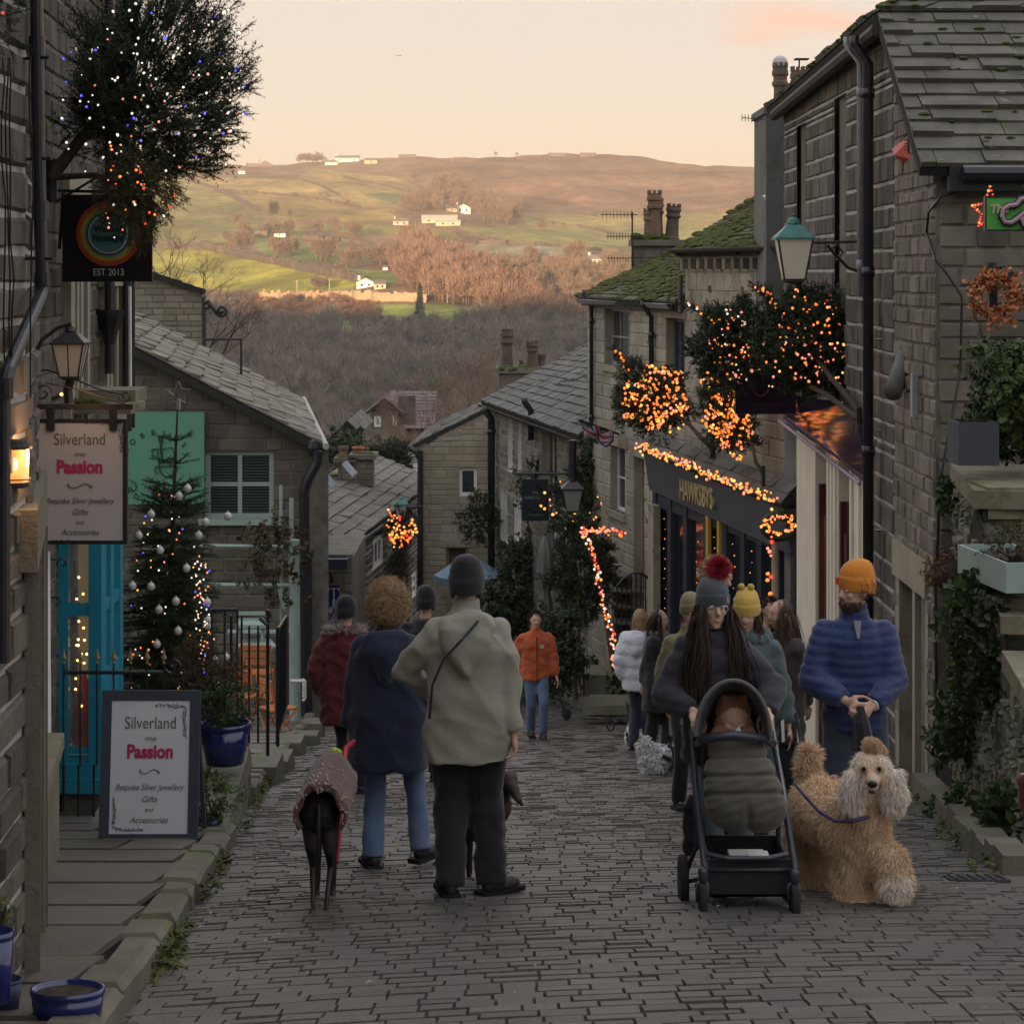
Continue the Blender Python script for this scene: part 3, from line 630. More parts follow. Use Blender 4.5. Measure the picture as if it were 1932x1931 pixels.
def pavement():
    mb = MB(); y = 3.0
    while y < 60:
        l = rnd.uniform(.55, 1.0) if y < 30 else 1.5; x0, x1 = lx(y+l/2) - .3, kx(y+l/2) - .16
        if y > 33: x0 = kx(y) - 1.6
        cuts = [x0]
        while cuts[-1] < x1 - .5: cuts.append(cuts[-1] + rnd.uniform(.5, 1.1))
        cuts[-1] = x1 if x1 - cuts[-1] < .4 else cuts[-1]
        if cuts[-1] != x1: cuts.append(x1)
        for a, b in zip(cuts[:-1], cuts[1:]):
            g = .008; h = .13 + rnd.uniform(-.006, .006); 
            o = [(a+g, y+g), (b-g, y+g), (b-g, y+l-g), (a+g, y+l-g)]; e = .01
            mb.add([(px, py, gz(py)+.02) for px, py in o] + [(px+(e if k in (0,3) else -e), py+(e if k < 2 else -e), gz(py)+h) for k, (px, py) in enumerate(o)], [(4,5,6,7),(0,1,5,4),(1,2,6,5),(2,3,7,6),(3,0,4,7)], 0)
        mb.quad((x0, y, gz(y)+.115), (x1, y, gz(y)+.115), (x1, y+l, gz(y+l)+.115), (x0, y+l, gz(y+l)+.115), 1)
        y += l
    mb.build('pavement', [m_flag, m_gap], kind='structure')
    kb = MB(); y = 3.0
    while y < 58:
        l = rnd.uniform(.45, .95); a, b = y + .01, y + l - .01; h = .15 + rnd.uniform(-.02, .02); w_ = .17 + rnd.uniform(-.02, .02); j = lambda: rnd.uniform(-.012, .012)
        if not (13.8 < y < 17.6):
            o = [(kx(a)-w_, a), (kx(a)+.01+j(), a+j()), (kx(b)+.01+j(), b+j()), (kx(b)-w_, b)]; e = .022
            kb.add([(px, py, gz(py)-.06) for px, py in o] + [(px, py, gz(py)+h-.03) for px, py in o] + [(px+(e if k in (0,3) else -e*1.3), py+(e if k < 2 else -e), gz(py)+h+j()*.6) for k, (px, py) in enumerate(o)],
                   [(8,9,10,11),(0,1,5,4),(1,2,6,5),(2,3,7,6),(3,0,4,7),(4,5,9,8),(5,6,10,9),(6,7,11,10),(7,4,8,11)], 0)
        y += l
    kb.build('kerb', m_kerb, kind='structure')
pavement()
# ================================================================ buildings, right side
def bld(name, loc, label, group=None): return empty(name, loc, label, 'building', group)
def core(mb, F, s0, s1, z0, z1, dep=4, off=-.22, mi=1): sbox(mb, F, s0, s1, z0, z1, off-dep, off, mi)
def pipe(F, u, v0, v1, r, parent, off=.1, name='downpipe', mat=None, neck=True, foot=None):
    s_, za = F.uv(u, v0, off); _, zb = F.uv(u, v1, off); mb = MB()
    pts = [F.pt(s_, za, off), F.pt(s_, zb, off)]
    if neck: pts = [F.pt(s_-.02, za+.28, off+.14), F.pt(s_-.02, za+.2, off+.14)] + pts
    mb.tube(pts, r, 10)
    z = za - .3
    while z > zb: mb.tube([F.pt(s_, z+.05, off), F.pt(s_, z-.05, off)], r*1.25, 10); mb.tube([F.pt(s_-r*2, z, off-.04), F.pt(s_+r*2, z, off-.04)], .012, 4); z -= 1.8
    o = mb.build(name, mat or m_iron, parent, smooth=True); return o
def gutter(F, s0, s1, z, parent, off=.16, r=.065, mat=None):
    mb = MB(); n = 8; L_ = []
    for s_ in (s0, s1):
        L_.append([F.pt(s_, z - math.sin(math.pi*i/n)*r, off + math.cos(math.pi*i/n)*r) for i in range(n+1)] + [F.pt(s_, z + .004 - math.sin(math.pi*i/n)*(r-.008), off + math.cos(math.pi*i/n)*(r-.008)) for i in range(n, -1, -1)])
    k = len(L_[0]); mb.add(L_[0]+L_[1], [(i, (i+1) % k, k+(i+1) % k, k+i) for i in range(k)] + [tuple(range(k)), tuple(range(k, 2*k))[::-1]])
    s_ = s0 + .3
    while s_ < s1: sbox(mb, F, s_-.012, s_+.012, z-.1, z-.05, 0, off); s_ += .9
    return mb.build('gutter', mat or m_ironr, parent)
def pot(mb, c, h, r, crown=True, n=14, mi=0):
    pr = [(r*1.15,0),(r*1.15,.05*h),(r,.09*h),(r*.86,.55*h),(r*.9,.6*h),(r*1.12,.63*h),(r*1.12,.68*h),(r*.95,.7*h),(r*.95,.77*h),(r*1.15,.8*h),(r*1.1,.86*h),(r*.98,.9*h)]
    mb.lathe(pr + ([(r*1.05,.97*h),(r*.8,.97*h),(r*.75,.8*h)] if not crown else [(r*1.02,.93*h),(r*.8,.93*h),(r*.75,.8*h)]), c, n, mi)
    if crown:
        for i in range(8):
            a = i*math.pi/4; d = V((math.cos(a), math.sin(a), 0)); mb.box(V(c)+d*r*.95+V((0,0,h*.95)), (r*.1, r*.14, h*.045), (d, V((-d.y,d.x,0)), V((0,0,1))), mi)
m_pot = M('clay_pot', (.16,.095,.07), (.24,.15,.11), .85, 6, bump=.4, bs=30, moss=((.10,.09,.07), 4, .5)); m_potd = M('sooty_pot', (.085,.07,.06), (.13,.10,.085), .85, 6, bump=.4, bs=30)
m_lead = M('lead', (.26,.27,.29), (.34,.35,.37), .5, 6, bump=.2)
m_render = M('grey_render', (.115,.12,.12), (.17,.17,.165), .95, 1.5, bump=.5, bs=20, moss=((.09,.10,.07), 2, .55))
# ---- A: tall sooty house
A = bld('stone_house', (3.73, 24, gz(24)), 'tall soot blackened stone house with pale mortar on the right, black downpipe on its front')
FA = Face((3.73, 29.75), (3.73, 19.1))
topA = lambda s: 3.50+.25*s/8.35 if s < 8.35 else 3.75 - (s-8.35)*.63
sA = lambda u: FA.s_u(u)
mb = MB()
oA = []
c0 = sA(1689)
stones(mb, FA, 0, c0, -6.2, 3.75, [(sA(1503), sA(1521), -.2, 3.2), (sA(1574), sA(1597), -.4, 3.3), (0, sA(1642), -6.2, -.75)], top=topA, rh=(.19,.30), sl=(.35,.75), gap=.028, rel=.02)
core(mb, FA, 0, 8.35, -6.5, 3.45, 3.5); 
mb.build('wall', [m_dark, m_darkj], A)
mb = MB(); wn_ = [(sA(1700), sA(1752), -5, -1.55)]
stones(mb, FA, c0, FA.L, -6.2, 3.75, wn_, top=topA, rh=(.12,.2), sl=(.2,.42), gap=.02, rel=.02)
FAe = Face((3.745, 19.085), (9.5, 19.085))
stones(mb, FAe, 0.0, FAe.L, -1.5, 2.35, [], rh=(.13,.2), sl=(.25,.6), gap=.014)
mb.slab([FAe.pt(0, -6, -.3), FAe.pt(FAe.L, -6, -.3), FAe.pt(FAe.L, 2.3, -.3), FAe.pt(0, 2.3, -.3)], (0,.5,0), 1)
core(mb, FA, 8.35, 10.3, -6.5, 2.2, 5)
mb.build('wall', [m_brown, m_midj], A)
mb = MB()
for a, b, za, zb in ((1503,1521,-.2,3.2), (1574,1597,-.4,3.3)):
    sbox(mb, FA, sA(a), sA(b), za, zb, -.12, -.06); 
    for z in np.arange(za, zb, .55): sbox(mb, FA, sA(a)-.01, sA(b)+.01, z, z+.015, -.062, -.055)
mb.build('blocked_windows', m_brown, A)
# roof slope facing the camera, plus hip towards the ridge
def rA(u, v, d): return P(u, v, d)
e0 = V((3.55, 18.9, 2.22)); e1 = V((10, 18.9, 2.22)); n_ = .63
t0 = V((3.66, 21.5, 3.86)); t1 = V((6.9, 24.2, 5.56)); t2 = V((10, 24.2, 5.56))
# main slope built in two pieces: the lower band, and the upper part cut by the hip
roof('roof', [e0, e1, V((10,21.5,3.86)), V((3.6,21.5,3.86))], [m_slate, m_slateu], A, rows=.24, wid=(.35,.8), th=.05)
roof('roof', [V((3.62,21.5,3.88)), V((10,21.5,3.88)), t2, t1], [m_slate, m_slateu], A, rows=.24, wid=(.35,.8), th=.05)
roof('roof', [V((3.5,30.0,3.54)), V((3.55,21.4,3.84)), t1, V((6.9,30.0,5.3))], [m_slate, m_slateu], A, rows=.3, wid=(.3,.6), th=.05)
mb = MB()
for i in range(240):
    t = rnd.random(); p = V((3.62,21.5,3.9)).lerp(t1, t) + V((rnd.gauss(0,.1), rnd.gauss(0,.09), .0)); r = rnd.uniform(.02,.065); mb.ell(p, (r*1.4, r*1.4, r*.55), 6)
for i in range(90):
    t = rnd.random(); x = rnd.uniform(3.7, 8); yq = rnd.uniform(19, 21.3); p = V((x, yq, 2.22+(yq-18.9)*.63+.05)); r = rnd.uniform(.015,.05); mb.ell(p, (r*1.5, r, r*.5), 5)
for i in range(70):
    p = V((3.5+rnd.random()*.2, 0, 0)); p.y = rnd.uniform(21.5, 29.8); p.z = 3.87-(p.y-21.5)*.035; r = rnd.uniform(.02,.045); mb.ell(p, (r, r*1.6, r*.6), 6)
mb.build('moss', m_moss, A)
mb = MB(); mb.box((6.8, 18.93, 2.12), (3.0,.06,.11)); mb.tube([(3.9,18.8,2.16),(9.8,18.8,2.16)], .07, 8); mb.build('gutter', m_iron, A)
FA2 = Face((3.73, 29.75), (3.73, 21.3)); mb = MB(); mb.tube([FA2.pt(0, 3.44, .14), FA2.pt(FA2.L, 3.68, .14)], .075, 8); mb.build('gutter', m_ironr, A)
pipe(FA, 1638, 120, 1470, .055, A, off=.14)
o = pipe(FA, 1622, 120, 560, .03, A, off=.1, mat=m_lead, neck=True)
mb = MB(); p = P(1696, 700, 20.9); mb.tube([P(1708,672,20.8), P(1684,742,20.4)], .085, 12); mb.build('vent_cowl', m_render, A, smooth=True)
mb = MB(); mb.box(P(1738,745,19.9)+V((-.04,0,0)), (.05,.05,.2)); mb.build('meter_box', m_lead, A)
mb = MB()
for u0, u1, v0, v1 in ((1652,1680,640,640),(1655,1682,812,812),(1652,1680,1000,1000)): mb.tube([P(u0,v0,22), P(u1,v1,21.6)], .012, 5)
pts = [P(1808,362,19.0), P(1775,372,19.0), P(1752,400,19.2), P(1748,440,19.3), P(1765,490,19.0), P(1790,520,19.0), P(1815,560,19.0), P(1812,700,19.0), P(1775,900,18.8), P(1765,1100,18.8), P(1768,1500,18.7)]
mb.tube(pts, .012, 5); mb.build('cable', m_iron, A)
# shop window on the ground floor, right of the pipe
mb = MB(); s0, s1 = sA(1700), sA(1752)
sbox(mb, FA, s0-.28, s1+.02, -1.62, -1.28, -.1, .04); 
for q in (s0-.14, (s0+s1)/2, s1-.06): sbox(mb, FA, q, q+.13, -5, -1.625, -.25, .02)
sbox(mb, FA, s0-.1, s1+.1, -4.2, -3.95, -.3, .12); sbox(mb, FA, s0, s1, -6, -4.2, -.2, .01)
mb.build('shop_window_surround', m_dress, A)
g = MB(); g.quad(FA.pt(s0,-4,-.2), FA.pt(s1,-4,-.2), FA.pt(s1,-1.6,-.2), FA.pt(s0,-1.6,-.2)); g.build('pane', M('amber_glass', (.09,.065,.035), (.13,.09,.05), .2, 2, spec=.6), A)
tag(MB().add([P(1688,292,20.6), P(1729,248,20.2), P(1733,304,20.2), P(1700,305,20.6), P(1682,282,20.9), P(1724,245,20.6)], [(0,1,2,3),(4,5,1,0),(4,0,3)]).build('alarm_box', [M('alarm_red', (.38,.035,.03), (.42,.05,.04), .4, 8)]), 'faded red bell shaped alarm box on the narrow stone pier under the roof', 'alarm box')
mb = MB(); q0 = P(1703,286,20.4)
for i in range(4): mb.tube([P(1706, 266+i*6, 20.36), P(1718, 262+i*6, 20.3)], .004, 4)
ab = bpy.data.objects['alarm_box']; mb.build('louvre', m_black, ab)
mb = MB(); mb.slab([P(1686,292,20.75), P(1731,246,20.35), P(1735,306,20.35), P(1700,307,20.75)], (.09,.12,0)); mb.build('back_plate', m_lead, ab)
# chimney stack at the far end
ch = MB(); u0, u1 = X(1437, 31), X(1483, 31); ch.box(((u0+u1)/2, 31.2, 1.6), ((u1-u0)/2, .75, 1.95)); ch.box(((u0+u1)/2, 31.2, 3.56), ((u1-u0)/2+.04, .79, .05))
cho = ch.build('chimney', m_render, A)
mb = MB(); pot(mb, (X(1472,31), 31.0, 3.4), Z(118,31)-3.4, .105); pot(mb, (X(1512,31), 31.4, 3.4), Z(120,31)-3.4, .10); mb.build('chimney_pot', m_pot, cho, smooth=False)
mb = MB(); mb.ell((X(1472,31), 31, Z(118,31)), (.11,.11,.10), 12); mb.build('wire_cowl', M('wire_mesh', (.5,.49,.46), None, .6), cho)
mb = MB(); zc = Z(116,31.4); mb.box((X(1512,31.4), 31.4, zc+.03), (.10,.10,.008)); mb.tube([(X(1508,31.4),31.4,zc-.1),(X(1508,31.4),31.4,zc+.03)], .012, 5); mb.build('cowl', m_ironr, cho)
mb = MB(); a = P(1400,222,30.4); b = P(1442,226,30.4); mb.tube([a, b], .008, 4); 
for i in range(6): q = a.lerp(b, i/7); mb.tube([q-V((0,0,.05)), q+V((0,0,.05))], .005, 4)
tag(mb.build('aerial', m_ironr), 'small horizontal television aerial on the grey rendered chimney', 'aerial')
mb = MB(); mb.slab([P(1440,372,30.5), P(1466,358,30.5), P(1482,385,30.5), P(1450,388,30.5)], (0,.1,.02)); mb.build('flashing', m_white, A)
# ---- cream shop with the dark purple fascia
S = bld('shop', (3.6, 25.5, gz(25.5)), 'cream painted shop front with dark red doors under a glossy purple fascia')
mb = MB()
for a, b in ((1512,1546),(1566,1585),(1606,1650)):
    sbox(mb, FA, sA(a), sA(b), -6, -.72, -.2, .02+.03*((a//10) % 2))
    for k in range(3): q = sA(a) + (sA(b)-sA(a))*(k+.5)/3; sbox(mb, FA, q-.06, q+.06, -5.9, -.74, .02, .052)
sbox(mb, FA, sA(1503), sA(1512), -6, -.72, -.2, .0)
mb.build('pilaster', M('cream_paint', (.60,.56,.47), (.68,.64,.54), .6, 2, moss=((.3,.27,.22), 3, .62)), S)
mb = MB()
for a, b, v in ((1547,1565,912),(1587,1604,945)):
    s0, z = FA.uv(a, v); s1 = sA(b); sbox(mb, FA, s0, s1, -6, z, -.16, -.05); sbox(mb, FA, s0, s0+.08, -6, z, -.05, .02); sbox(mb, FA, s1-.08, s1, -6, z-.3, -.05, .05)
mb.build('door', M('oxblood_paint', (.06,.012,.014), (.08,.018,.018), .3, 4, spec=.6), S)
mb = MB(); s0, z = FA.uv(1547, 912); mb.quad(FA.pt(s0+.1,-5,-.045), FA.pt(sA(1565)-.1,-5,-.045), FA.pt(sA(1565)-.1,z-.4,-.045), FA.pt(s0+.1,z-.4,-.045)); mb.build('pane', M('warm_glass', (.20,.09,.03), (.06,.03,.02), .15, 3, emit=(.9,.4,.1), es=.10), S)
mb = MB(); sbox(mb, FA, sA(1546), sA(1607), -6, -.75, -.25, -.16); mb.build('back_panel', M('shop_grey', (.30,.28,.24), (.38,.36,.31), .7, 3), S)
mb = MB(); s0 = sA(1485); s1 = sA(1642); mb.add([FA.pt(s0,-.70,.05), FA.pt(s1,-.88,.06), FA.pt(s1,-.30,.12), FA.pt(s1-1.2,-.12,.14), FA.pt(s0,-.35,.12), FA.pt(s0,-.70,.02), FA.pt(s1,-.88,.02), FA.pt(s1,-.3,.03), FA.pt(s1-1.2,-.12,.03), FA.pt(s0,-.35,.02)],
   [(0,1,2,3,4),(0,5,6,1),(1,6,7,2),(2,7,8,3),(3,8,9,4),(4,9,5,0),(5,9,8,7,6)]); mb.build('fascia', M('purple_gloss', (.035,.018,.05), (.045,.025,.06), .06, 2, spec=1), S)
mb = MB(); mb.tube([FA.pt(s0,-.72,.11), FA.pt(s1,-.90,.11)], .022, 5); mb.build('trim', M('mauve_trim', (.22,.18,.26), None, .4), S)
# ---- C: pale house above the grey shop
C_ = bld('stone_house', (3.3, 32, gz(32)), 'pale stone house with mossy roof and row of stone corbels above the dark blue shop')
FC = Face((2.79, 34.9), (3.98, 30.1))
mb = MB(); stones(mb, FC, 0, FC.L+.2, -6.5, 1.50, [], rh=(.2,.3), sl=(.3,.6), gap=.012, rel=.012); core(mb, FC, 0, FC.L, -7, 1.5, 4)
sbox(mb, FC, -.02, 0, -6.5, 1.5, -4, 0, 0)
mb.build('wall', [m_pale, m_palej], C_)
mb = MB(); sbox(mb, FC, -.05, FC.L, 1.50, 1.56, -.05, .08)
s_ = .1
while s_ < FC.L - .3: sbox(mb, FC, s_, s_+.13, 1.34, 1.5, 0, .13); s_ += .40
mb.build('corbel', m_brown, C_)
gutter(FC, -.15, FC.L+.2, 1.66, C_, off=.2, r=.07)
roof('roof', [FC.pt(-.15,1.62,.15), FC.pt(FC.L+1,1.62,.15), V((6.3,34.5,3.3)), V((4.55,38.6,2.75))], [m_slatem, m_slateu], C_, rows=.25, wid=(.3,.55), th=.04)
def mossy(parent, c, n, r0=.03, r1=.09):
    mb = MB(); c = [V(p) for p in c]; nn_ = (c[1]-c[0]).cross(c[3]-c[0]).normalized(); nn_ = nn_ if nn_.z > 0 else -nn_
    ax = ((c[1]-c[0]).normalized(), nn_.cross((c[1]-c[0]).normalized()), nn_)
    for i in range(n):
        a, b = rnd.random(), rnd.random(); p = c[0].lerp(c[1], a).lerp(c[3].lerp(c[2], a), b)
        if noise.noise(p*.9) + .25*noise.noise(p*3) < -.12: continue
        r = rnd.uniform(r0, r1); mb.ell(p + nn_*.05, (r*1.6, r, r*.45), 6, ax=ax)
    mb.build('moss', m_moss, parent)
mossy(C_, [FC.pt(-.15,1.62,.15), FC.pt(FC.L+1,1.62,.15), V((6.3,34.5,3.3)), V((4.55,38.6,2.75))], 900)
mb = MB(); mb.tube([P(1284,520,34.6), P(1284,590,34.5)], .035, 8); mb.build('downpipe', m_iron, C_)
for u, v in ((1362,585),(1395,560),(1340,545),(1410,600),(1330,600)):
    s_, z = FC.uv(u, v); mb = MB(); sbox(mb, FC, s_-.06, s_+.06, z-.05, z+.05, 0, .022); mb.build('dark_stone', m_dark, C_)
# ---- dark blue shop
Hs = bld('shop', (3.1, 33, gz(33)), 'dark slate blue shop front with gold lettered fascia and lit garland under its slate hood')
FH = Face((2.316, 35.7), (3.83, 29.4)); sH = lambda u: FH.s_u(u)
LH = FH.L
mb = MB(); mb.add([FH.pt(0,-2.28,.06), FH.pt(LH,-2.52,.06), FH.pt(LH,-1.90,.16), FH.pt(0,-1.66,.16), FH.pt(0,-2.28,-.1), FH.pt(LH,-2.52,-.1), FH.pt(LH,-1.90,-.1), FH.pt(0,-1.66,-.1)], [(0,1,2,3),(4,7,6,5),(0,3,7,4),(1,5,6,2),(0,4,5,1),(3,2,6,7)])
mb.build('fascia', m_slatep, Hs)
roof('hood', [FH.pt(-.1,-1.60,.24), FH.pt(LH+.1,-1.84,.24), FH.pt(LH+.1,-1.56,-.02), FH.pt(-.1,-1.34,-.02)], [m_slated, m_slateu], Hs, rows=.2, wid=(.3,.6), th=.03)
mb = MB()
posts = [1234,1262,1292,1330,1366,1400,1432,1466,1496]
for u in posts: s_ = sH(u); sbox(mb, FH, s_-.09, s_+.09, -6.6, -2.3-.035*s_, -.15, .0)
for u0, u1 in zip(posts[:-1], posts[1:]):
    a, b = sH(u0)+.09, sH(u1)-.09; sbox(mb, FH, a, b, -6.6, -4.6, -.14, -.03); sbox(mb, FH, a, b, -2.55, -2.3-.035*a, -.14, -.02)
mb.build('frame', m_navy, Hs)
for u0, u1 in zip(posts[:-1], posts[1:]):
    a, b = sH(u0)+.09, sH(u1)-.09; g = MB(); g.quad(FH.pt(a,-4.6,-.08), FH.pt(b,-4.6,-.08), FH.pt(b,-2.5,-.08), FH.pt(a,-2.5,-.08)); g.build('pane', m_glassd, Hs)
core_ = MB(); sbox(core_, FH, 0, LH, -7, -1.7, -3, -.16); core_.build('wall', m_black, Hs)
mb = MB(); a, b = sH(1337), sH(1362); z0 = FH.uv(1350, 1105)[1]; z1 = FH.uv(1350, 962)[1]
sbox(mb, FH, a, a+.12, z0, z1, 0, .05); sbox(mb, FH, b-.10, b, z0, z1, 0, .045); sbox(mb, FH, a-.04, b+.04, z0-.12, z0, -.02, .07); mb.build('door_frame', M('ochre_paint', (.42,.27,.03), (.46,.30,.05), .5), Hs)
mb = MB(); sbox(mb, FH, sH(1236), sH(1246), -6.6, -2.5, .0, .12); mb.build('stone_pier', m_pale, Hs)
m_gold = M('gold_letter', (.50,.42,.22), (.42,.34,.18), .4, 5, metal=.2)
sa, sb = sH(1296), sH(1364); zc = FH.uv(1330, 921)[1]
text("HAWKSBYS", .44, 'lettering', m_gold, Hs, frameM(FH.pt((sa+sb)/2, -2.03-.037*((sa+sb)/2)+.03, .125), FH.a, FH.n), ext=.02, bold=.008, sx=(sb-sa)/2.45)
# ---- D: pale house with curved gutter
D_ = bld('stone_house', (2.1, 38, gz(38)), 'pale stone house with curved white gutter and mossy roof, tall three light window upstairs')
FD = Face((1.44, 41.2), (2.79, 34.9)); sD = lambda u: FD.s_u(u)
def win(F, u0, u1, v0, v1, parent, frame, glass=None, **k):
    s0, za = F.uv(u0, v0); s1, _ = F.uv(u1, v0); um = (u0+u1)/2; zt = F.uv(um, v0)[1]; zb = F.uv(um, v1)[1]
    return (s0, s1, zb, zt), lambda: window(F, s0, s1, zb, zt, parent, frame, glass or m_glass, **k)
W = [win(FD, 1141, 1188, 583, 690, D_, m_grey, cols=3, rows=2, lint=m_dress, lh=.15, fw=.05), win(FD, 1257, 1292, 600, 735, D_, m_slatep, cols=3, rows=1, lint=m_dress, lh=.15, fw=.07),
     win(FD, 1152, 1180, 842, 965, D_, m_white, cols=2, rows=2, lint=m_dress, lh=.2), win(FD, 1196, 1216, 862, 1172, D_, m_dress, glass=M('dark_door', (.06,.05,.05), None, .5), cols=1, rows=1, lint=m_dress, lh=.2)]
mb = MB(); stones(mb, FD, 0, FD.L, -7.6, .74, [w_[0] for w_ in W], rh=(.17,.26), sl=(.28,.6), gap=.012, rel=.012); core(mb, FD, 0, FD.L, -8, .7, 4); mb.build('wall', [m_pale, m_palej], D_)
for w_ in W: w_[1]()
mb = MB(); s_ = 0
L_ = [(s, .78 - .0*s, .18 + .10*math.sin(s*1.3)) for s in np.linspace(-.1, FD.L, 14)]
for a, b in zip(L_[:-1], L_[1:]): mb.add([FD.pt(a[0],a[1],a[2]-.07), FD.pt(a[0],a[1],a[2]+.07), FD.pt(a[0],a[1]-.08,a[2]), FD.pt(b[0],b[1],b[2]-.07), FD.pt(b[0],b[1],b[2]+.07), FD.pt(b[0],b[1]-.08,b[2])], [(0,3,5,2),(1,2,5,4),(0,1,4,3)])
mb.build('gutter', m_lead, D_)
mb = MB(); sbox(mb, FD, -.05, FD.L, .66, .76, -.05, .12); mb.build('eaves_board', m_ironr, D_)
rd = [FD.pt(-.1,.80,.2), FD.pt(FD.L+.1,.80,.2), V((5.0,39.5,2.3)), V((3.45,45.5,1.75))]
roof('roof', rd, [m_slatem, m_slateu], D_, rows=.25, wid=(.3,.55), th=.04); mossy(D_, rd, 800)
pipe(FD, 1116, 575, 832, .04, D_, off=.08); pipe(FD, 1229, 598, 845, .045, D_, off=.08); pipe(FD, 1237, 850, 1200, .05, D_, off=.12, neck=False)
# stack with tall pots
mb = MB(); stones(mb, Face((X(1196,44),44),(X(1286,44),44)), 0, X(1286,44)-X(1196,44), -.5, Z(462,44), [], rh=(.15,.2), sl=(.2,.4)); mb.box(((X(1196,44)+X(1286,44))/2, 44.45, .5), ((X(1286,44)-X(1196,44))/2, .42, 1.3), mi=1); mb.box(((X(1196,44)+X(1286,44))/2, 44.4, Z(458,44)), ((X(1286,44)-X(1196,44))/2+.06, .5, .06), mi=0)
cs = mb.build('chimney', [m_brown, m_midj], D_)
mb = MB()
for u, v, r in ((1224,392,.09),(1236,358,.14),(1243,372,.12)): pot(mb, (X(u,44), 44.2+.25*(u % 2), Z(452,44)), Z(v,44)-Z(452,44), r)
pt_ = MB(); pot(pt_, (0,0,0), Z(383,44)-Z(452,44), .14)
po = mb.build('chimney_pot', m_pot, cs); p2 = pt_.build('chimney_pot', m_potd, cs, ); p2.location = (X(1269,44), 44.3, Z(452,44)); p2.rotation_euler = (0, .07, 0); p2.matrix_parent_inverse = world_of(cs).inverted()
mb = MB()
for i in range(60): r = rnd.uniform(.04,.12); mb.ell((rnd.uniform(X(1196,44), X(1262,44)), 43.95+rnd.random()*.4, Z(455,44)+rnd.random()*.1), (r, r, r*.7), 6)
mb.build('moss', m_moss, cs)
mb = MB(); x = X(1193,43.5); mb.tube([(x,43.5,Z(560,43.5)),(x,43.5,Z(400,43.5))], .018, 5)
for v, l in ((405,60),(446,50),(487,48)):
    z = Z(v,43.5); mb.tube([(x-l/FPX*43.5,43.5,z),(x+.1,43.5,z)], .012, 4)
    for i in range(9): q = x - l/FPX*43.5*(i+.3)/9; mb.tube([(q,43.5,z-.07),(q,43.5,z+.07)], .006, 4)
tag(mb.build('aerial', m_ironr), 'tall mast with three stacked television aerials beside the clay chimney pots', 'aerial')
# ---- E: dark cottage row
E_ = bld('stone_house', (.5, 46, gz(46)), 'narrow stone cottages with dark slate roof and tall white sash windows, ivy on the front')
FE = Face((-.52, 52), (1.44, 41.3)); sE = lambda u: FE.s_u(u)
W = [win(FE, 958, 968, 783, 890, E_, m_white, cols=1, rows=2, fw=.09), win(FE, 977, 985, 790, 895, E_, m_white, cols=1, rows=2, fw=.09), win(FE, 944, 961, 925, 1022, E_, m_white, cols=1, rows=2, fw=.11), win(FE, 970, 984, 935, 1020, E_, m_white, cols=1, rows=2, fw=.11),
     win(FE, 1022, 1052, 800, 960, E_, m_dress, cols=3, rows=1, fw=.07, bars=.09), win(FE, 1052, 1072, 1030, 1240, E_, m_slatep, cols=1, rows=1, fw=.1, lint=m_dress), win(FE, 1029, 1046, 1000, 1240, E_, m_grey, cols=2, rows=1, fw=.08)]
mb = MB(); stones(mb, FE, 0, FE.L, -9.2, -1.95, [w_[0] for w_ in W], rh=(.14,.22), sl=(.25,.55), gap=.02, rel=.02); core(mb, FE, 0, FE.L, -9.5, -2, 4); mb.build('wall', [m_mid, m_palej], E_)
for w_ in W: w_[1]()
mb = MB(); sbox(mb, FE, -.1, FE.L, -2.0, -1.9, -.05, .1); mb.build('eaves_board', m_ironr, E_); gutter(FE, -.2, FE.L, -1.88, E_, off=.2, r=.08)
re = [FE.pt(-.2,-1.82,.2), FE.pt(FE.L+.1,-1.82,.2), V((3.6,43.5,-.1)), V((1.96,54.5,-.5))]
roof('roof', re, [m_slated, m_slateu], E_, rows=.27, wid=(.3,.55), th=.035); 
pipe(FE, 927, 790, 1090, .09, E_, off=.16); pipe(FE, 1002, 775, 830, .07, E_, off=.12)
mb = MB(); xa, xb = X(942,55), X(1010,55); mb.box(((xa+xb)/2, 55, -3.2), ((xb-xa)/2, .5, Z(700,55)+3.2)); mb.box(((xa+xb)/2, 55, Z(697,55)), ((xb-xa)/2+.08, .56, .07)); ce = mb.build('chimney', m_brown, E_)
mb = MB(); pot(mb, (X(957,55), 55, Z(697,55)), Z(618,55)-Z(697,55), .15, crown=False); pot(mb, (X(1004,55), 55, Z(697,55)), Z(642,55)-Z(697,55), .14); pot(mb, (X(1022,55), 55.2, Z(692,55)), Z(668,55)-Z(692,55), .1); pot(mb, (X(983,55), 55.2, Z(692,55)), Z(680,55)-Z(692,55), .05); mb.build('chimney_pot', m_potd, ce)
mb = MB()
for i in range(60): r = rnd.uniform(.04,.12); mb.ell((rnd.uniform(xa, xb), 54.5+rnd.random()*.3, Z(697,55)+rnd.random()*.08), (r, r, r*.6), 6)
mb.build('moss', m_moss, ce)
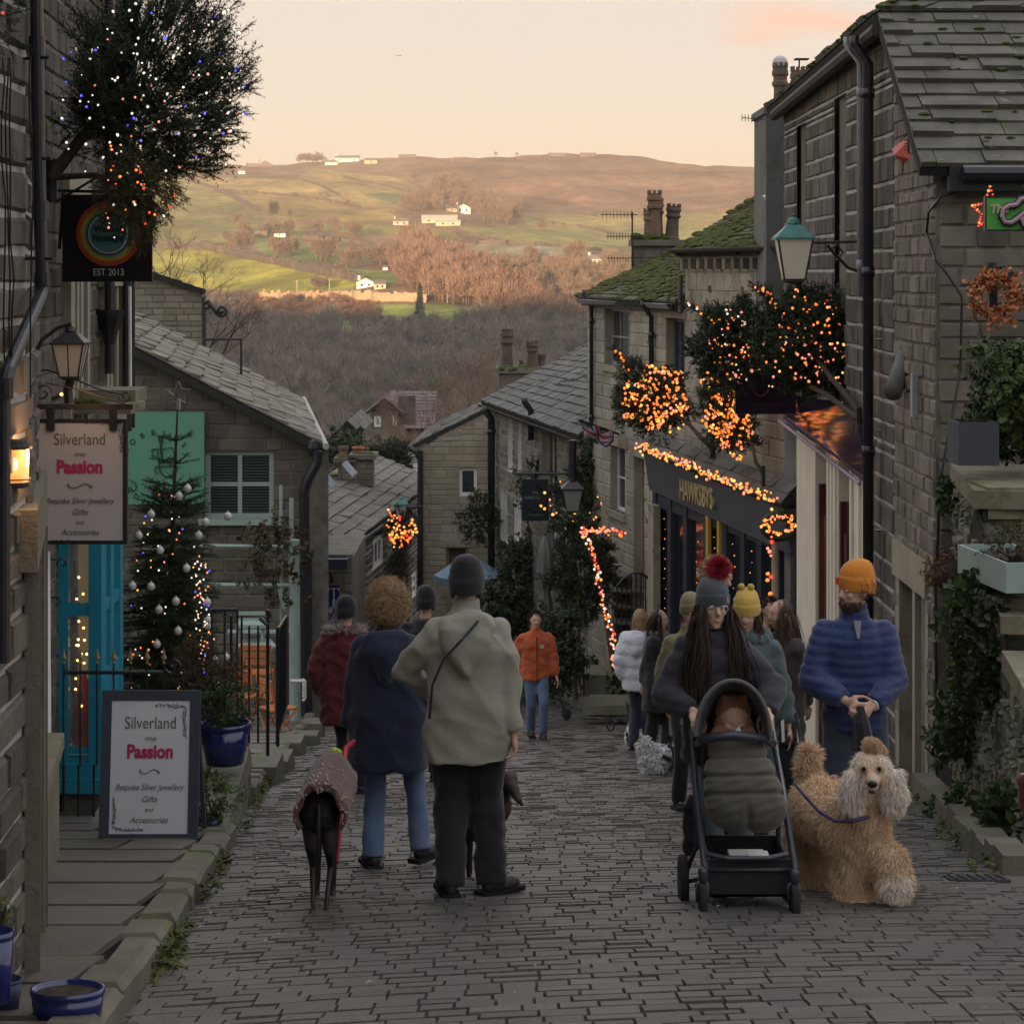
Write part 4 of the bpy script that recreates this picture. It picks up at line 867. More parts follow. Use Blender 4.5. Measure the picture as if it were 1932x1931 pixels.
# ---- F: gable end at the bend
F_ = bld('stone_house', (-1.4, 54, gz(54)), 'gable end of the cottage at the bend with one white framed window')
FF = Face((X(790,54), 54), (X(932,54), 54)); tF = lambda s: Z(845,54) + (Z(780,54)-Z(845,54))*s/FF.L
W = [win(FF, 866, 900, 882, 935, F_, m_white, cols=1, rows=1, fw=.08, rec=.06), win(FF, 842, 882, 1032, 1068, F_, m_dress, glass=M('brown_blind', (.10,.06,.04), None, .7), cols=1, rows=1, fw=.06, lint=m_dress)]
mb = MB(); stones(mb, FF, 0, FF.L, -10, Z(778,54), [w_[0] for w_ in W], top=tF, rh=(.13,.2), sl=(.25,.5), gap=.012, rel=.012); sbox(mb, FF, 0.1, FF.L, -10, Z(850,54), -4, -.2, 1); mb.build('wall', [M('buff_stone', (.25,.225,.165), (.34,.305,.225), .9, 1.6, bump=.4, bs=20, isl=.13, moss=((.13,.12,.10), .9, .6)), m_palej], F_)
for w_ in W: w_[1]()
a, b = P(770,848,54), P(930,772,54.5)
roof('roof', [a+V((0,-.15,.05)), a+V((.3,7,.05)), b+V((.3,7,.1)), b+V((0,-.15,.1))], [m_slated, m_slateu], F_, rows=.3, wid=(.3,.5), th=.04)
mb = MB(); mb.tube([P(793,850,53.8), P(793,1110,53.8)], .075, 8); mb.tube([P(772,845,53.8), P(786,852,53.8), P(793,866,53.8)], .08, 8); mb.build('downpipe', m_iron, F_)
# ---- G: long low roof, weatherboarded front
G_ = bld('stone_house', (-3.2, 54, gz(54)), 'long house lower down with large grey slate roof and dark front of narrow white windows')
e0, e1 = P(648,1030,48), P(812,912,62); FGf = Face((e0.x, e0.y), (e1.x, e1.y)); FGg = Face((X(500,48),48), (e0.x-.02,48))
ge = e0.z
W = [win(FGf, 674, 688, 1050, 1106, G_, m_white, cols=3, rows=1, fw=.1, bars=.11, rec=.03), win(FGf, 702, 722, 1015, 1068, G_, m_white, cols=3, rows=1, fw=.1, bars=.13, rec=.03), win(FGf, 728, 740, 1000, 1045, G_, m_white, cols=3, rows=1, fw=.1, bars=.12, rec=.03), win(FGf, 746, 768, 1092, 1135, G_, m_white, cols=3, rows=2, fw=.12, bars=.14, rec=.03), win(FGf, 776, 786, 1080, 1125, G_, m_white, cols=2, rows=2, fw=.12, bars=.14, rec=.03),
     win(FGf, 662, 671, 1065, 1130, G_, m_grey, cols=2, rows=1, fw=.1, bars=.1, rec=.03)]
mb = MB(); stones(mb, FGf, 0, FGf.L, -11.5, ge, [w_[0] for w_ in W], rh=(.13,.2), sl=(.6,1.4), gap=.035, rel=.03); core(mb, FGf, 0, FGf.L, -12, ge-.4, 3)
tG = lambda s: ge + (FGg.L - s)*.36
mb.build('wall', [m_dark, m_darkj], G_)
mb = MB(); stones(mb, FGg, 0, FGg.L, -10, ge+.75, [], top=tG, rh=(.16,.24), sl=(.3,.6)); mb.build('wall', [m_mid, m_midj], G_)
for w_ in W: w_[1]()
r0 = P(500,968,49); r1 = P(690,850,66)
rg = [e0+V((.15,-.3,.05)), e1+V((.15,.3,.05)), r1, r0+V((0,-.5,0))]
roof('roof', rg, [M('grey_slate', (.125,.115,.10), (.17,.155,.13), .8, 1.8, bump=.5, bs=18, isl=.16, moss=((.16,.145,.09), .8, .6)), m_slateu], G_, rows=.42, wid=(.4,.8), th=.045)
gutter(FGf, 0, FGf.L, ge+.02, G_, off=.15, r=.09, mat=m_lead)
for u0, v0, u1, v1 in ((581,900,620,925),(608,905,632,935),(645,882,665,905)):
    mb = MB(); 
    d = 56; a, b = P(u0,v0-3,d), P(u1,v1-3,d); mb.slab([a, b, b+V((.1,.3,.08)), a+V((.1,.3,.08))], (0,0,.05)); mb.build('flashing', M('blue_lead', (.18,.21,.26), (.3,.32,.34), .5, 3), G_)
for u0, u1, v0, v1, pots in ((640,668,868,935,[(648,840,.13,0)]), (668,705,862,900,[(676,842,.16,1)]), (612,640,905,940,[]), (582,608,880,925,[])):
    d = 58; mb = MB(); xa, xb = X(u0,d), X(u1,d); Fq = Face((xa,d-.45),(xb,d-.45)); stones(mb, Fq, 0, xb-xa, Z(v1,d)-.5, Z(v0,d), [], rh=(.14,.2), sl=(.18,.35)); mb.box(((xa+xb)/2, d, (Z(v0,d)+Z(v1,d))/2-.3), ((xb-xa)/2, .44, (Z(v0,d)-Z(v1,d))/2+.28), mi=1); mb.box(((xa+xb)/2, d-.05, Z(v0,d)+.05), ((xb-xa)/2+.1, .55, .06)); o = mb.build('chimney', [m_mid, m_midj], G_)
    for u, v, r, k in pots:
        mb = MB(); pot(mb, (X(u,d), d, Z(v0,d)+.1), Z(v,d)-Z(v0,d)-.1, r, crown=False); mb.build('chimney_pot', M('orange_pot', (.36,.14,.08), (.42,.18,.11), .8) if k else m_pot, o)
    mb = MB(); 
    for i in range(30): r = rnd.uniform(.04,.12); mb.ell((rnd.uniform(xa, xb), d-.4+rnd.random()*.3, Z(v0,d)+.1), (r, r, r*.6), 6)
    mb.build('moss', m_moss, o)
# ---- I: house beyond with red roof, lower in the valley
def far_house(u0, u1, v0, v1, d, label, wm, rm, dep=8, gable=True, wins=(), rr=.35, side=5):
    xa, xb = X(u0,d), X(u1,d); zt = Z(v0,d); h = Z(v0,d)-Z(v1,d); ze = zt - h*rr; g = float(tz((xa+xb)/2, d)) - 1; r = bld('stone_house', ((xa+xb)/2, d, g), label); mb = MB(); F = Face((xa,d),(xb,d))
    stones(mb, F, 0, xb-xa, g, zt, [], top=(lambda s: ze + (zt-ze)*(1-abs(s/(xb-xa)*2-1))) if gable else (lambda s: ze), rh=(.2,.3), sl=(.4,.8)); mb.box(((xa+xb)/2, d+dep/2+.1, (g+ze)/2), ((xb-xa)/2-.02, dep/2, (ze-g)/2), mi=0); mb.build('wall', [wm, m_midj], r)
    if gable:
        m = (xa+xb)/2
        for a, b in ((xa-.3, m), (xb+.3, m)): roof('roof', [V((a,d-.3,ze-.1)), V((a,d+dep,ze-.1)), V((b,d+dep,zt+.05)), V((b,d-.3,zt+.05))], [rm, m_slateu], r, rows=.4, wid=(.4,.8), th=.04)
    else:
        roof('roof', [V((xa-.3,d-.3,ze-.1)), V((xb+.3,d-.3,ze-.1)), V((xb+.3,d+dep/2,zt)), V((xa-.3,d+dep/2,zt))], [rm, m_slateu], r, rows=.4, wid=(.4,.8), th=.04)
    for a, b, p, q in wins: window(F, X(a,d)-xa, X(b,d)-xa, Z(q,d), Z(p,d), r, m_white, m_lampg, cols=1, rows=2, fw=.12, rec=-.04)
    return r
m_redr = M('plum_tile', (.13,.11,.108), (.17,.145,.14), .8, 2, isl=.15)
I_ = far_house(700, 752, 752, 822, 112, 'brown stone house among bare trees below the valley wood, two small white windows', m_mid, m_redr, wins=((706,719,785,805),(741,748,783,803)))
far_house(735, 812, 745, 815, 124, 'house with a long dull mauve grey roof rising behind the brown stone house', m_mid, m_redr, gable=False, rr=.85)
mb = MB(); mb.box((X(766,112), 113, Z(775,112)), (.45,.4,.75)); mb.build('chimney', m_brown, I_)
far_house(645, 668, 795, 850, 95, 'slim tall stone gable in the gap between the roofs', m_brown, m_slated, wins=())
far_house(765, 800, 870, 960, 80, 'small dim cottage behind the long slate roof', m_mid, m_slated, gable=False, wins=((780,792,875,900),))
# ================================================================ buildings, left side
L_ = bld('stone_house', (-2.2, 10, gz(10)), 'nearest stone building on the left edge with thick black drainpipe bending down its wall')
F1 = Face((-1.62, 4.2), (-1.77, 7.9)); F2 = Face((-1.77, 7.9), (-2.0, 9.1)); F2b = Face((-2.36, 9.1), (-2.97, 13.5)); s2 = lambda u: F2.s_u(u)
mb = MB()
stones(mb, F1, 0, F1.L, -2.5, 4.5, [], rh=(.11,.16), sl=(.3,.5), gap=.02, rel=.02)
oL = [(s2(8), s2(60), -2.9, Z(1098, 7.9)), (s2(68), s2(88), Z(1392, 9.9), Z(1060, 9.9))]
o1 = (F2.s_u(49), F2.s_u(63), -3.2, .25); o2 = (F2.s_u(72), F2.s_u(90), -1.15, .45)
stones(mb, F2, 0, F2.L, -3.6, 4.5, [o1], rh=(.11,.16), sl=(.3,.5), gap=.02, rel=.02); stones(mb, F2b, 0, F2b.L, -3.6, 4.5, [], rh=(.13,.2), sl=(.3,.5), gap=.02, rel=.02)
core(mb, F2, -3, F2.L-.02, -3.6, 4.5, 3, off=-.24); core(mb, F2b, 0, F2b.L, -3.7, 4.4, 3, off=-.24)
sbox(mb, F2, F2.L-.02, F2.L, -3.6, 4.5, -3, 0, 0)
mb.build('wall', [m_dark, m_darkj], L_)
mb = MB()
for a, b, za, zb in (o1,):
    sbox(mb, F2, a-.16, a, za, zb, -.2, .045); sbox(mb, F2, b, b+.16, za, zb, -.2, .045); sbox(mb, F2, a-.3, b+.3, zb, zb+.22, -.2, .05)
    for q in (a-.16, b+.16): sbox(mb, F2, q-.012, q+.012, za, zb, 0, .055)
mb.build('stone_surround', M('jamb_stone', (.12,.112,.088), (.18,.165,.125), .9, 1.5, bump=.5, bs=25, moss=((.09,.09,.06), 2, .55)), L_)
mb = MB(); mb.slab([(-2.25,10.2,-2.6),(-2.5,12.0,-2.6),(-2.9,12.0,-2.6),(-2.6,10.2,-2.6)], (0,0,1.28)); mb.slab([(-2.22,10.15,-1.32),(-2.48,12.04,-1.32),(-2.9,12.04,-1.32),(-2.6,10.15,-1.32)], (0,0,.08)); mb.build('sill', m_cope, L_)
mb = MB(); a, b = o1[0], o1[1]; sbox(mb, F2, a, b, -3.2, .25, -.2, -.14); mb.build('door', M('brown_door', (.09,.06,.04), (.12,.08,.05), .6, 4), L_)
mb = MB(); mb.tube([P(88,1040,12.6), P(90,1385,12.4)], .022, 6); mb.build('drainpipe', m_white, L_)
mb = MB(); r = .0235
pp = [P(68,-60,7.8), P(70,100,7.8), P(74,350,7.8), P(80,540,7.8), P(76,560,7.75), P(14,700,7.2), P(6,740,7.15), P(5,1250,7.1)]
mb.tube(pp, r, 12)
for p in (P(70,90,7.8), P(76,400,7.8), P(80,535,7.8), P(8,735,7.15)): mb.tube([p-V((0,0,.03)), p+V((0,0,.04))], r*1.25, 12)
for p in (P(70,110,7.8), P(74,300,7.8), P(78,488,7.8)): mb.tube([p-V((.07,-.03,0)), p+V((.05,-.03,0))], .006, 5)
mb.build('drainpipe', m_iron, L_, smooth=False)
mb = MB()
for k, (u0, u1) in enumerate(((6,8),(13,18),(20,26),(58,62))):
    pts = [P(u0+rnd.uniform(-3,3), 110, 7.3)]
    for i in range(9): pts.append(P(u0+(u1-u0)*i/9+rnd.uniform(-4,4), 150+i*75, 7.25))
    mb.tube(pts, .003, 5)
mb.build('cable', m_black, L_)
# B2: second building with the bay
B2 = bld('stone_house', (-3.2, 16.5, gz(16.5)), 'second stone building on the left with stone mullioned windows and drainpipes at its far end')
F3 = Face((-3.05, 13.6), (-3.42, 19.1)); mb = MB(); w3 = [(F3.s_u(188), F3.s_u(232), Z(765,17.9), Z(540,17.9)), (F3.s_u(118), F3.s_u(150), -.1, 1.8)]
stones(mb, F3, 0, F3.L, -4.6, 4.5, w3, rh=(.15,.22), sl=(.3,.5), gap=.02, rel=.015); core(mb, F3, 0, F3.L, -5, 4.5, 3, off=-.24); sbox(mb, F3, F3.L, F3.L+.02, -5, 4.5, -3, 0, 0); mb.build('wall', [m_dark, m_midj], B2)
mb = MB()
for a, b, za, zb in w3:
    k = 4
    for i in range(k+1): q = a+(b-a)*i/k; sbox(mb, F3, q-.07, q+.07, za, zb, -.2, .05+.02*(i in (0,k)))
    sbox(mb, F3, a-.15, b+.15, zb, zb+.2, -.2, .07); sbox(mb, F3, a-.15, b+.15, za-.16, za, -.2, .1)
mb.build('mullion', m_dress, B2)
for a, b, za, zb in w3: g = MB(); g.quad(F3.pt(a,za,-.15), F3.pt(b,za,-.15), F3.pt(b,zb,-.15), F3.pt(a,zb,-.15)); g.build('pane', m_glass, B2)
for u, r, m in ((207,.04,m_iron),(240,.04,m_ironr),(250,.022,m_iron)):
    s_ = F3.s_u(u, .1); mb = MB(); mb.tube([F3.pt(s_, 4.2, .1), F3.pt(s_, -.05 if u != 207 else Z(720,16), .1)], r, 10); 
    if u == 207: q = Z(600, 17); mb.lathe([(.04,-.22),(.07,-.1),(.11,0),(.12,.06),(.05,.06)], F3.pt(s_, q, .1), 8)
    mb.build('drainpipe', m, B2)
mb = MB(); mb.tube([P(245,540,18.2), P(246,740,18.2)], .016, 6); mb.build('drainpipe', m_white, B2)
mb = MB(); mb.box(P(190,768,15.6), (.27,.3,.03)); mb.box(P(205,745,16.0), (.24,.25,.05)); mb.build('porch_slab', m_cope, B2)
mb = MB(); 
for i in range(50): r = rnd.uniform(.015,.05); mb.ell(P(rnd.uniform(140,190), 760+rnd.uniform(-3,4), 15.4), (r*1.4, r, r*.6), 6)
mb.build('moss', m_moss, B2)
# teal shop bay
T_ = bld('bay_window', (-3.2, 16.5, gz(16.5)), 'bright teal shop bay window with fairy lights behind the glass, beside the decorated tree')
x0, x1, y0, y1, z0, z1 = X(115,15), X(186,15), 15.0, 15.85, Z(1478,15), Z(985,15); mb = MB()
def post(xa, xb, ya, yb, za, zb): mb.box(((xa+xb)/2,(ya+yb)/2,(za+zb)/2), (abs(xb-xa)/2, abs(yb-ya)/2, abs(zb-za)/2))
zm = Z(1150,15)
post(x0-.02, x0+.05, y0, y0+.07, z0, z1); post(x1-.07, x1+.02, y0, y0+.08, z0, z1); post(x0, x1, y0+.01, y0+.06, z1-.05, z1); post(x0, x1, y0+.01, y0+.06, zm-.045, zm+.045); post(x0, x1, y0+.01, y0+.06, z0+.14, z0+.25); post(x0, x1, y0-.02, y0+.08, z0+.04, z0+.14); post(x0-.03, x1+.03, y0-.04, y1, z0-.06, z0+.04)
for q in (y0+.08, y0+.38, y1-.1): post(x1-.05, x1+.015, q, q+.12, z0, z1)
post(x1-.04, x1+.01, y0+.2, y1, z0, z0+.75); post(x1-.04, x1+.01, y0+.2, y1, zm-.04, zm+.04); post(x1-.04, x1+.03, y0, y1, z1-.05, z1+.12); post(x0-.03, x1+.05, y0-.04, y1, z1, z1+.13)
mb.build('frame', m_teal, T_)
mb = MB(); mb.box(((x0+x1)/2, (y0+y1)/2, z0-.8), ((x1-x0)/2, (y1-y0)/2-.02, .73)); mb.build('plinth', m_brown, T_)
m_clear = M('shop_pane', (.75,.8,.8), None, .03, trans=.92, spec=.5)
mb = MB(); mb.box(((x0+x1)/2, y0+.04, (z0+z1)/2+.1), ((x1-x0)/2-.03, .004, (z1-z0)/2-.15)); mb.build('pane', m_clear, T_)
mb = MB(); mb.quad((x0,y1-.25,z0),(x1-.06,y1-.25,z0),(x1-.06,y1-.25,z1),(x0,y1-.25,z1)); mb.quad((x1-.06,y0+.1,z0),(x1-.06,y1,z0),(x1-.06,y1,z1),(x1-.06,y0+.1,z1)); mb.quad((x0,y0,z0+.2),(x1,y0,z0+.2),(x1,y1,z0+.2),(x0,y1,z0+.2)); mb.build('back_panel', M('cream_blind', (.30,.25,.19), (.16,.13,.10), .8, 2.2, emit=(.5,.32,.16), es=.10), T_)
mb = MB()
for i in range(30): mb.ell((rnd.uniform(x0+.06, x1-.14), rnd.uniform(y0+.15, y0+.5), z0+.28+abs(rnd.gauss(0,1))*(z1-z0)*.35), (.009,.009,.009), 6)
mb.build('fairy_light', M('bulb_warm_w', (1,.6,.2), None, .5, emit=(1,.5,.14), es=4), T_)
mb = MB(); cx = x0+.16; mb.lathe([(.08,0),(.10,.1),(.07,.25),(.045,.32),(.06,.38),(.0,.52)], (cx-.05,y0+.25,z0+.22), 12); mb.build('toy_figure', M('toy_red', (.5,.05,.04), None, .6), T_)
mb = MB(); 
for i in range(14): r = rnd.uniform(.02,.045); mb.ell((rnd.uniform(x0+.05,x1-.1), y0+.15+rnd.random()*.15, z0+.26+rnd.random()*.06), (r,r,r), 7)
mb.build('cotton_snow', m_white, T_)
# ---- cafe house with the gable towards us
K_ = bld('stone_house', (-5.2, 38, gz(38)), 'stone cafe house with low sweeping stone slate roof and a sage green gable window')
FK = Face((-9.4, 36), (-3.36, 36)); tK = lambda s: Z(820,36) + (FK.L - s)*.52
wk = win(FK, 387, 516, 850, 978, K_, m_sage, cols=2, rows=2, fw=.08, bars=.07, rec=.08, glass=M('blind_glass', (.02,.024,.028), None, .2, spec=.6))
mb = MB(); stones(mb, FK, 0, FK.L, -6.6, 2.0, [wk[0]], top=tK, rh=(.14,.24), sl=(.25,.6), gap=.014, rel=.014); mb.slab([(-9.4,36.4,-7),(-3.6,36.4,-7),(-5.3,47.5,-7),(-9.4,47.5,-7)], (0,0,7+Z(822,36)-.25), 1); mb.build('wall', [M('cafe_stone', (.095,.085,.068), (.155,.14,.11), .9, 2, bump=.6, bs=22, isl=.22, moss=((.08,.085,.05), 1.2, .55)), m_midj], K_)
FK2 = Face((-3.36, 36), (-4.9, 48)); mb = MB(); stones(mb, FK2, 0, FK2.L, -9, -1.6, [], rh=(.15,.24), sl=(.3,.6)); mb.build('wall', [m_mid, m_midj], K_)
wk[1]()
mb = MB(); s0, s1, za, zb = wk[0]
z = za + .1
while z < zb - .08: sbox(mb, FK, s0+.09, s1-.09, z, z+.012, -.109, -.10); z += .048
mb.build('blind_slats', M('blind', (.085,.09,.09), None, .6), K_)
mb = MB(); sbox(mb, FK, s0-.1, s1+.12, za-.1, za, -.05, .1); mb.build('sill', m_sage, K_)
en, ef = P(606,838,35.7), P(566,752,48); tf = P(180,581,48.5); tn = P(180,618,35.7)
tn.z = en.z + (en.x - tn.x)*.52; tf = tn + (ef - en)
roof('roof', [en, ef, tf, tn], [m_slateb, m_slateu], K_, rows=.30, wid=(.5,1.1), th=.06, jit=.03, slabth=.12)
mb = MB(); mb.tube([P(608,842,35.6)+V((.06,0,0)), ef+V((.08,0,0))], .055, 8); mb.build('gutter', M('pale_gutter', (.36,.35,.33), None, .6), K_)
mb = MB(); mb.tube([P(600,850,35.6), P(598,872,35.6), P(580,905,35.6), P(574,925,35.6), P(576,1350,35.7)], .085, 8); mb.ell(P(590,845,35.7), (.11,.08,.16), 8); mb.build('downpipe', m_iron, K_)
mb = MB(); sbox(mb, FK, FK.L-.14, FK.L+.05, -6.5, Z(1040,36), 0, .12); sbox(mb, FK, FK.L-.9, FK.L-.2, -3.7, -3.62, 0, .1); mb.build('corner_post', m_ironr, K_)
# cafe sign
FS = Face((X(243,35.85),35.85),(X(386,35.85),35.85)); sg = MB(); z0, z1 = Z(950,35.85), Z(777,35.85); sbox(sg, FS, 0, FS.L, z0, z1, 0, .05)
so_ = tag(sg.build('shop_sign', M('mint_board', (.115,.30,.19), (.125,.32,.205), .6, 1)), 'mint green cafe sign with arched dark lettering and stacked cups, behind the decorated tree', 'sign')
m_ink = M('sign_ink', (.02,.07,.06), None, .6)
def arc(txt, cu, cv, r, a0, a1, size, flip=False):
    n = len(txt)
    for i, c in enumerate(txt):
        a = math.radians(a0 + (a1-a0)*i/(n-1)); u, v = cu + r*math.sin(a), cv - r*math.cos(a)*(-1 if flip else 1)
        p = P(u, v, 35.79); ta = a if not flip else -a; al = V((math.cos(ta), 0, -math.sin(ta)))
        text(c, size, 'letter', m_ink, so_, frameM(p, al, (0,-1,0)), ext=.001, bold=.003)
arc("COBBLES", 296, 882, 66, -62, 50, .125); arc("AND", 300, 872, 78, -62, -34, .115, flip=True)
mb = MB(); d = 35.78; 
def pl(pts, r=.012, cyc=False): mb.tube([P(u, v, d) for u, v in pts], r, 4)
pl([(299,870),(331,862)]); pl([(300,874),(331,866)]); pl([(299,880),(332,878)]); pl([(299,868),(300,882),(304,892),(312,899),(322,899),(330,890),(332,878),(331,862)])
pl([(300,882),(293,880),(291,888),(298,894)]); pl([(286,848),(297,846),(298,862),(288,860),(286,848)]); pl([(306,866),(303,835),(301,830),(300,822),(307,822),(306,832),(303,836)], .02)
pl([(297,848),(325,844)], .008); pl([(325,844),(330,862)], .008); pl([(245,905),(255,910),(258,920),(251,927),(246,918)], .012); pl([(318,862),(322,872),(320,880)], .02)
mb.build('cup_drawing', m_ink, so_)
# stone gable with scroll bracket behind
N_ = bld('stone_house', (-7.6, 52, gz(52)), 'pale stone gable rising behind the cafe roof beside the bare tree')
FN = Face((X(225,52),52),(X(381,52),52)); aN = Z(500,52); bN = Z(548,52)
mb = MB(); stones(mb, FN, 0, FN.L, -9, 2, [], top=lambda s: bN+(FN.L-s)*.36, rh=(.10,.17), sl=(.25,.5), gap=.02, rel=.012); mb.slab([(FN.p0.x,52.35,-9),(FN.p0.x+FN.L-.1,52.35,-9),(FN.p0.x+FN.L-1.6,56,-9),(FN.p0.x,56,-9)], (0,0,9+bN-.1), 1); mb.build('wall', [M('light_coursed', (.20,.18,.135), (.27,.245,.19), .9, 1.5, bump=.4, isl=.16), m_midj], N_)
a, b = FN.pt(FN.L+.12, bN, .15), FN.pt(-.2, bN+FN.L*.36+.05, .15); roof('roof', [a, a+V((-1.4,5,0)), b+V((-1.4,5,0)), b], [m_slated, m_slateu], N_, rows=.3)
mb = MB(); mb.tube([P(384,560,51.5), P(386,670,51.5)], .05, 6); mb.build('downpipe', m_iron, N_)
def scroll(mb, c, r, turns, ax, up, start=0, w_=.015, dirn=1, r1=.15):
    pts = []; n = int(16*turns)
    for i in range(n+1): t = i/n; a = start + dirn*t*turns*2*math.pi; q = r*(1 - (1-r1)*t); pts.append(V(c) + V(ax)*math.cos(a)*q + V(up)*math.sin(a)*q)
    mb.tube(pts, w_, 5)
mb = MB(); c = P(420,588,51); mb.tube([P(384,575,51.2), P(393,568,51), P(401,580,51), P(410,592,51), P(420,597,51)], .05, 6); scroll(mb, P(418,586,51), .13, 1.2, (1,0,0), (0,0,1), -1.5, .04); scroll(mb, P(391,577,51), .11, 1, (1,0,0), (0,0,1), 1.2, .04)
tag(mb.build('sign_bracket', m_iron), 'black scrolled iron bracket reaching right from the gable behind the cafe roof', 'bracket')
mb = MB(); x = X(455,42); mb.tube([P(384,640,44), P(455,640,44), P(455,720,44)], .03, 5); tag(mb.build('handrail', m_ironr), 'thin dark rail above the cafe roof in front of the bare tree', 'rail')
# ---- raised stone platform with pots
pf = MB(); yy = 13.8
while yy < 17.75:
    l = min(rnd.uniform(.7, 1.2), 17.8-yy); zt = lambda y: -2.27 - (y-13.8)*.075
    xk0, xk1 = kx(yy)-.02, kx(yy+l)-.02
    a, b = yy+.006, yy+l-.006
    for xa0, xa1, xb0, xb1 in ((xk0-.28, xk0, xk1-.28, xk1), (xk0-.95, xk0-.29, xk1-.95, xk1-.29)):
        h = rnd.uniform(-.008,.008); o = [(xa0,a),(xa1,a),(xb1,b),(xb0,b)]
        pf.add([(x, y, zt(y)-.16) for x, y in o] + [(x + (.015 if k in (0,3) else -.015), y, zt(y)+h) for k, (x, y) in enumerate(o)], [(4,5,6,7),(0,1,5,4),(1,2,6,5),(2,3,7,6),(3,0,4,7)], 0)
    yy += l
Fp = Face((kx(13.8)-.03, 13.8), (kx(17.8)-.03, 17.8)); stones(pf, Fp, 0, Fp.L, -3.3, -2.44, [], top=lambda s: -2.43 - s*.075, rh=(.16,.22), sl=(.4,.9), off=-.02)
Fp2 = Face((kx(13.8)-1.1, 13.8), (kx(13.8), 13.8)); stones(pf, Fp2, 0, Fp2.L, -2.7, -2.43, [], off=-.02)
Fp3 = Face((kx(17.8)-1.1, 17.8), (kx(17.8), 17.8)); 
tag(pf.build('stone_platform', [m_kerb, m_rubj]), kind='structure')
tb = MB(); tb.box((-3.6, 19.7, -3.48), (1.0, 1.8, .28)); tb.build('terrace', m_kerb, kind='structure')
bb = MB()
for u, v, d, h in ((604,1392,31,(.16,.25,.2)),(590,1408,28.5,(.2,.2,.13)),(566,1425,26,(.16,.3,.16)),(538,1460,22.5,(.18,.35,.15)),(520,1475,20.5,(.16,.35,.16))):
    p = P(u,v,d); bb = MB(); bb.box((p.x-.1, d, p.z+.05), h, taper=.86); me = bb.build('boundary_stone', m_kerb, label='worn mossy block of stone along the left kerb by the cafe terrace', cat='stone', group='worn stones along the left kerb')
# ---- right hand terrace wall
W_ = empty('terrace_wall', (3.6, 15, gz(15)), 'rough mossy retaining wall on the right with coping stones and hanging plants', 'wall')
FW = Face((3.86, 18.9), (3.10, 12.7)); mb = MB(); sw = lambda u: FW.s_u(u)
topW = lambda s: -.50 if s < 2.25 else (-1.12 if s < 4.3 else -1.35)
stones(mb, FW, 0, FW.L, -4, -.5, [], top=topW, rh=(.07,.16), sl=(.1,.32), gap=.03, rel=.05, rough=.012); sbox(mb, FW, 0, 2.25, -4.2, -.52, -1.2, -.02, 0); sbox(mb, FW, 2.25, FW.L, -4.2, -1.36, -1.2, -.02, 0)
Fw2 = Face((FW.pt(2.25,0).x, FW.pt(2.25,0).y), (FW.pt(2.25,0).x+3, FW.pt(2.25,0).y+.1)); stones(mb, Fw2, 0, 3, -2.6, -.55, [], rh=(.1,.2), sl=(.2,.45), gap=.025, rel=.04, rough=.01)
Fw3 = Face((FW.pt(4.3,0).x, FW.pt(4.3,0).y), (FW.pt(4.3,0).x+3, FW.pt(4.3,0).y+.1)); stones(mb, Fw3, 0, 3, -3.6, -1.36, [], rh=(.1,.2), sl=(.2,.45), gap=.025, rel=.04, rough=.01)
mb.build('rubble_face', [m_rub, m_rubj], W_)
mb = MB(); sbox(mb, FW, 0, 2.33, -.50, -.36, -.62, .05); c = Fw2.pt(1.6, -.46, -.25); mb.box(c, (1.55,.32,.12), Fw2.ax()); sbox(mb, FW, 2.4, 4.35, -1.12, -1.0, -.5, .05); sbox(mb, FW, 4.4, FW.L, -1.35, -1.22, -.5, .05)
mb.build('coping', m_cope, W_)
mb = MB(); y = 12.2
while y < 18.6:
    l = rnd.uniform(.18,.4); x = float(np.interp(y, [12.7,18.9], [2.98,3.72])) - .12; mb.box((x, y+l/2, gz(y)+.03), (.11,l/2-.012,.10+rnd.uniform(-.02,.03)), taper=.85); y += l
mb.build('edging_stone', m_kerb, W_)
mb = MB(); mb.box((7.2, 17.6, -1.0), (2.7, 1.3, .35)); tag(mb.build('terrace_floor', m_flag), kind='structure')
# ================================================================ plants, lights and street things
def rotto(d, r):
    """(N,3) directions -> (N,3,3) matrices whose z column is d, random roll"""
    d = d/np.linalg.norm(d, axis=1)[:,None]; a = r.normal(size=d.shape); x = np.cross(a, d); x /= np.linalg.norm(x, axis=1)[:,None]; y = np.cross(d, x); return np.stack([x, y, d], 2)
def sprig_fir(seed, n=46, nl=.17, nw=.017):
    r = np.random.RandomState(seed); o = []
    for s_ in (np.array([.018,0,0]), np.array([0,.018,0])): o += [-s_, s_, np.array([0,0,1.])]
    for i in range(n):
        t = r.uniform(.05, 1); a = r.uniform(0, 6.28); L = nl*(1-.45*t)*r.uniform(.8, 1.2); d = np.array([math.cos(a)*.8, math.sin(a)*.8, .62]); p = np.array([0,0,t]); q = np.array([-math.sin(a), math.cos(a), 0])*nw; o += [p-q, p+q, p+d*L]
    for k in range(4):
        a = r.uniform(0, 6.28); t = r.uniform(.2, .7); b = np.array([0,0,t]); e = b + np.array([math.cos(a)*.3, math.sin(a)*.3, .28]); 
        for j in range(9): u_ = r.rand(); p = b + (e-b)*u_; dd = r.normal(size=3)*.7 + (e-b); dd /= np.linalg.norm(dd); q = np.cross(dd, r.normal(size=3)); q *= nw/np.linalg.norm(q); o += [p-q, p+q, p+dd*nl*.8]
    return np.array(o)
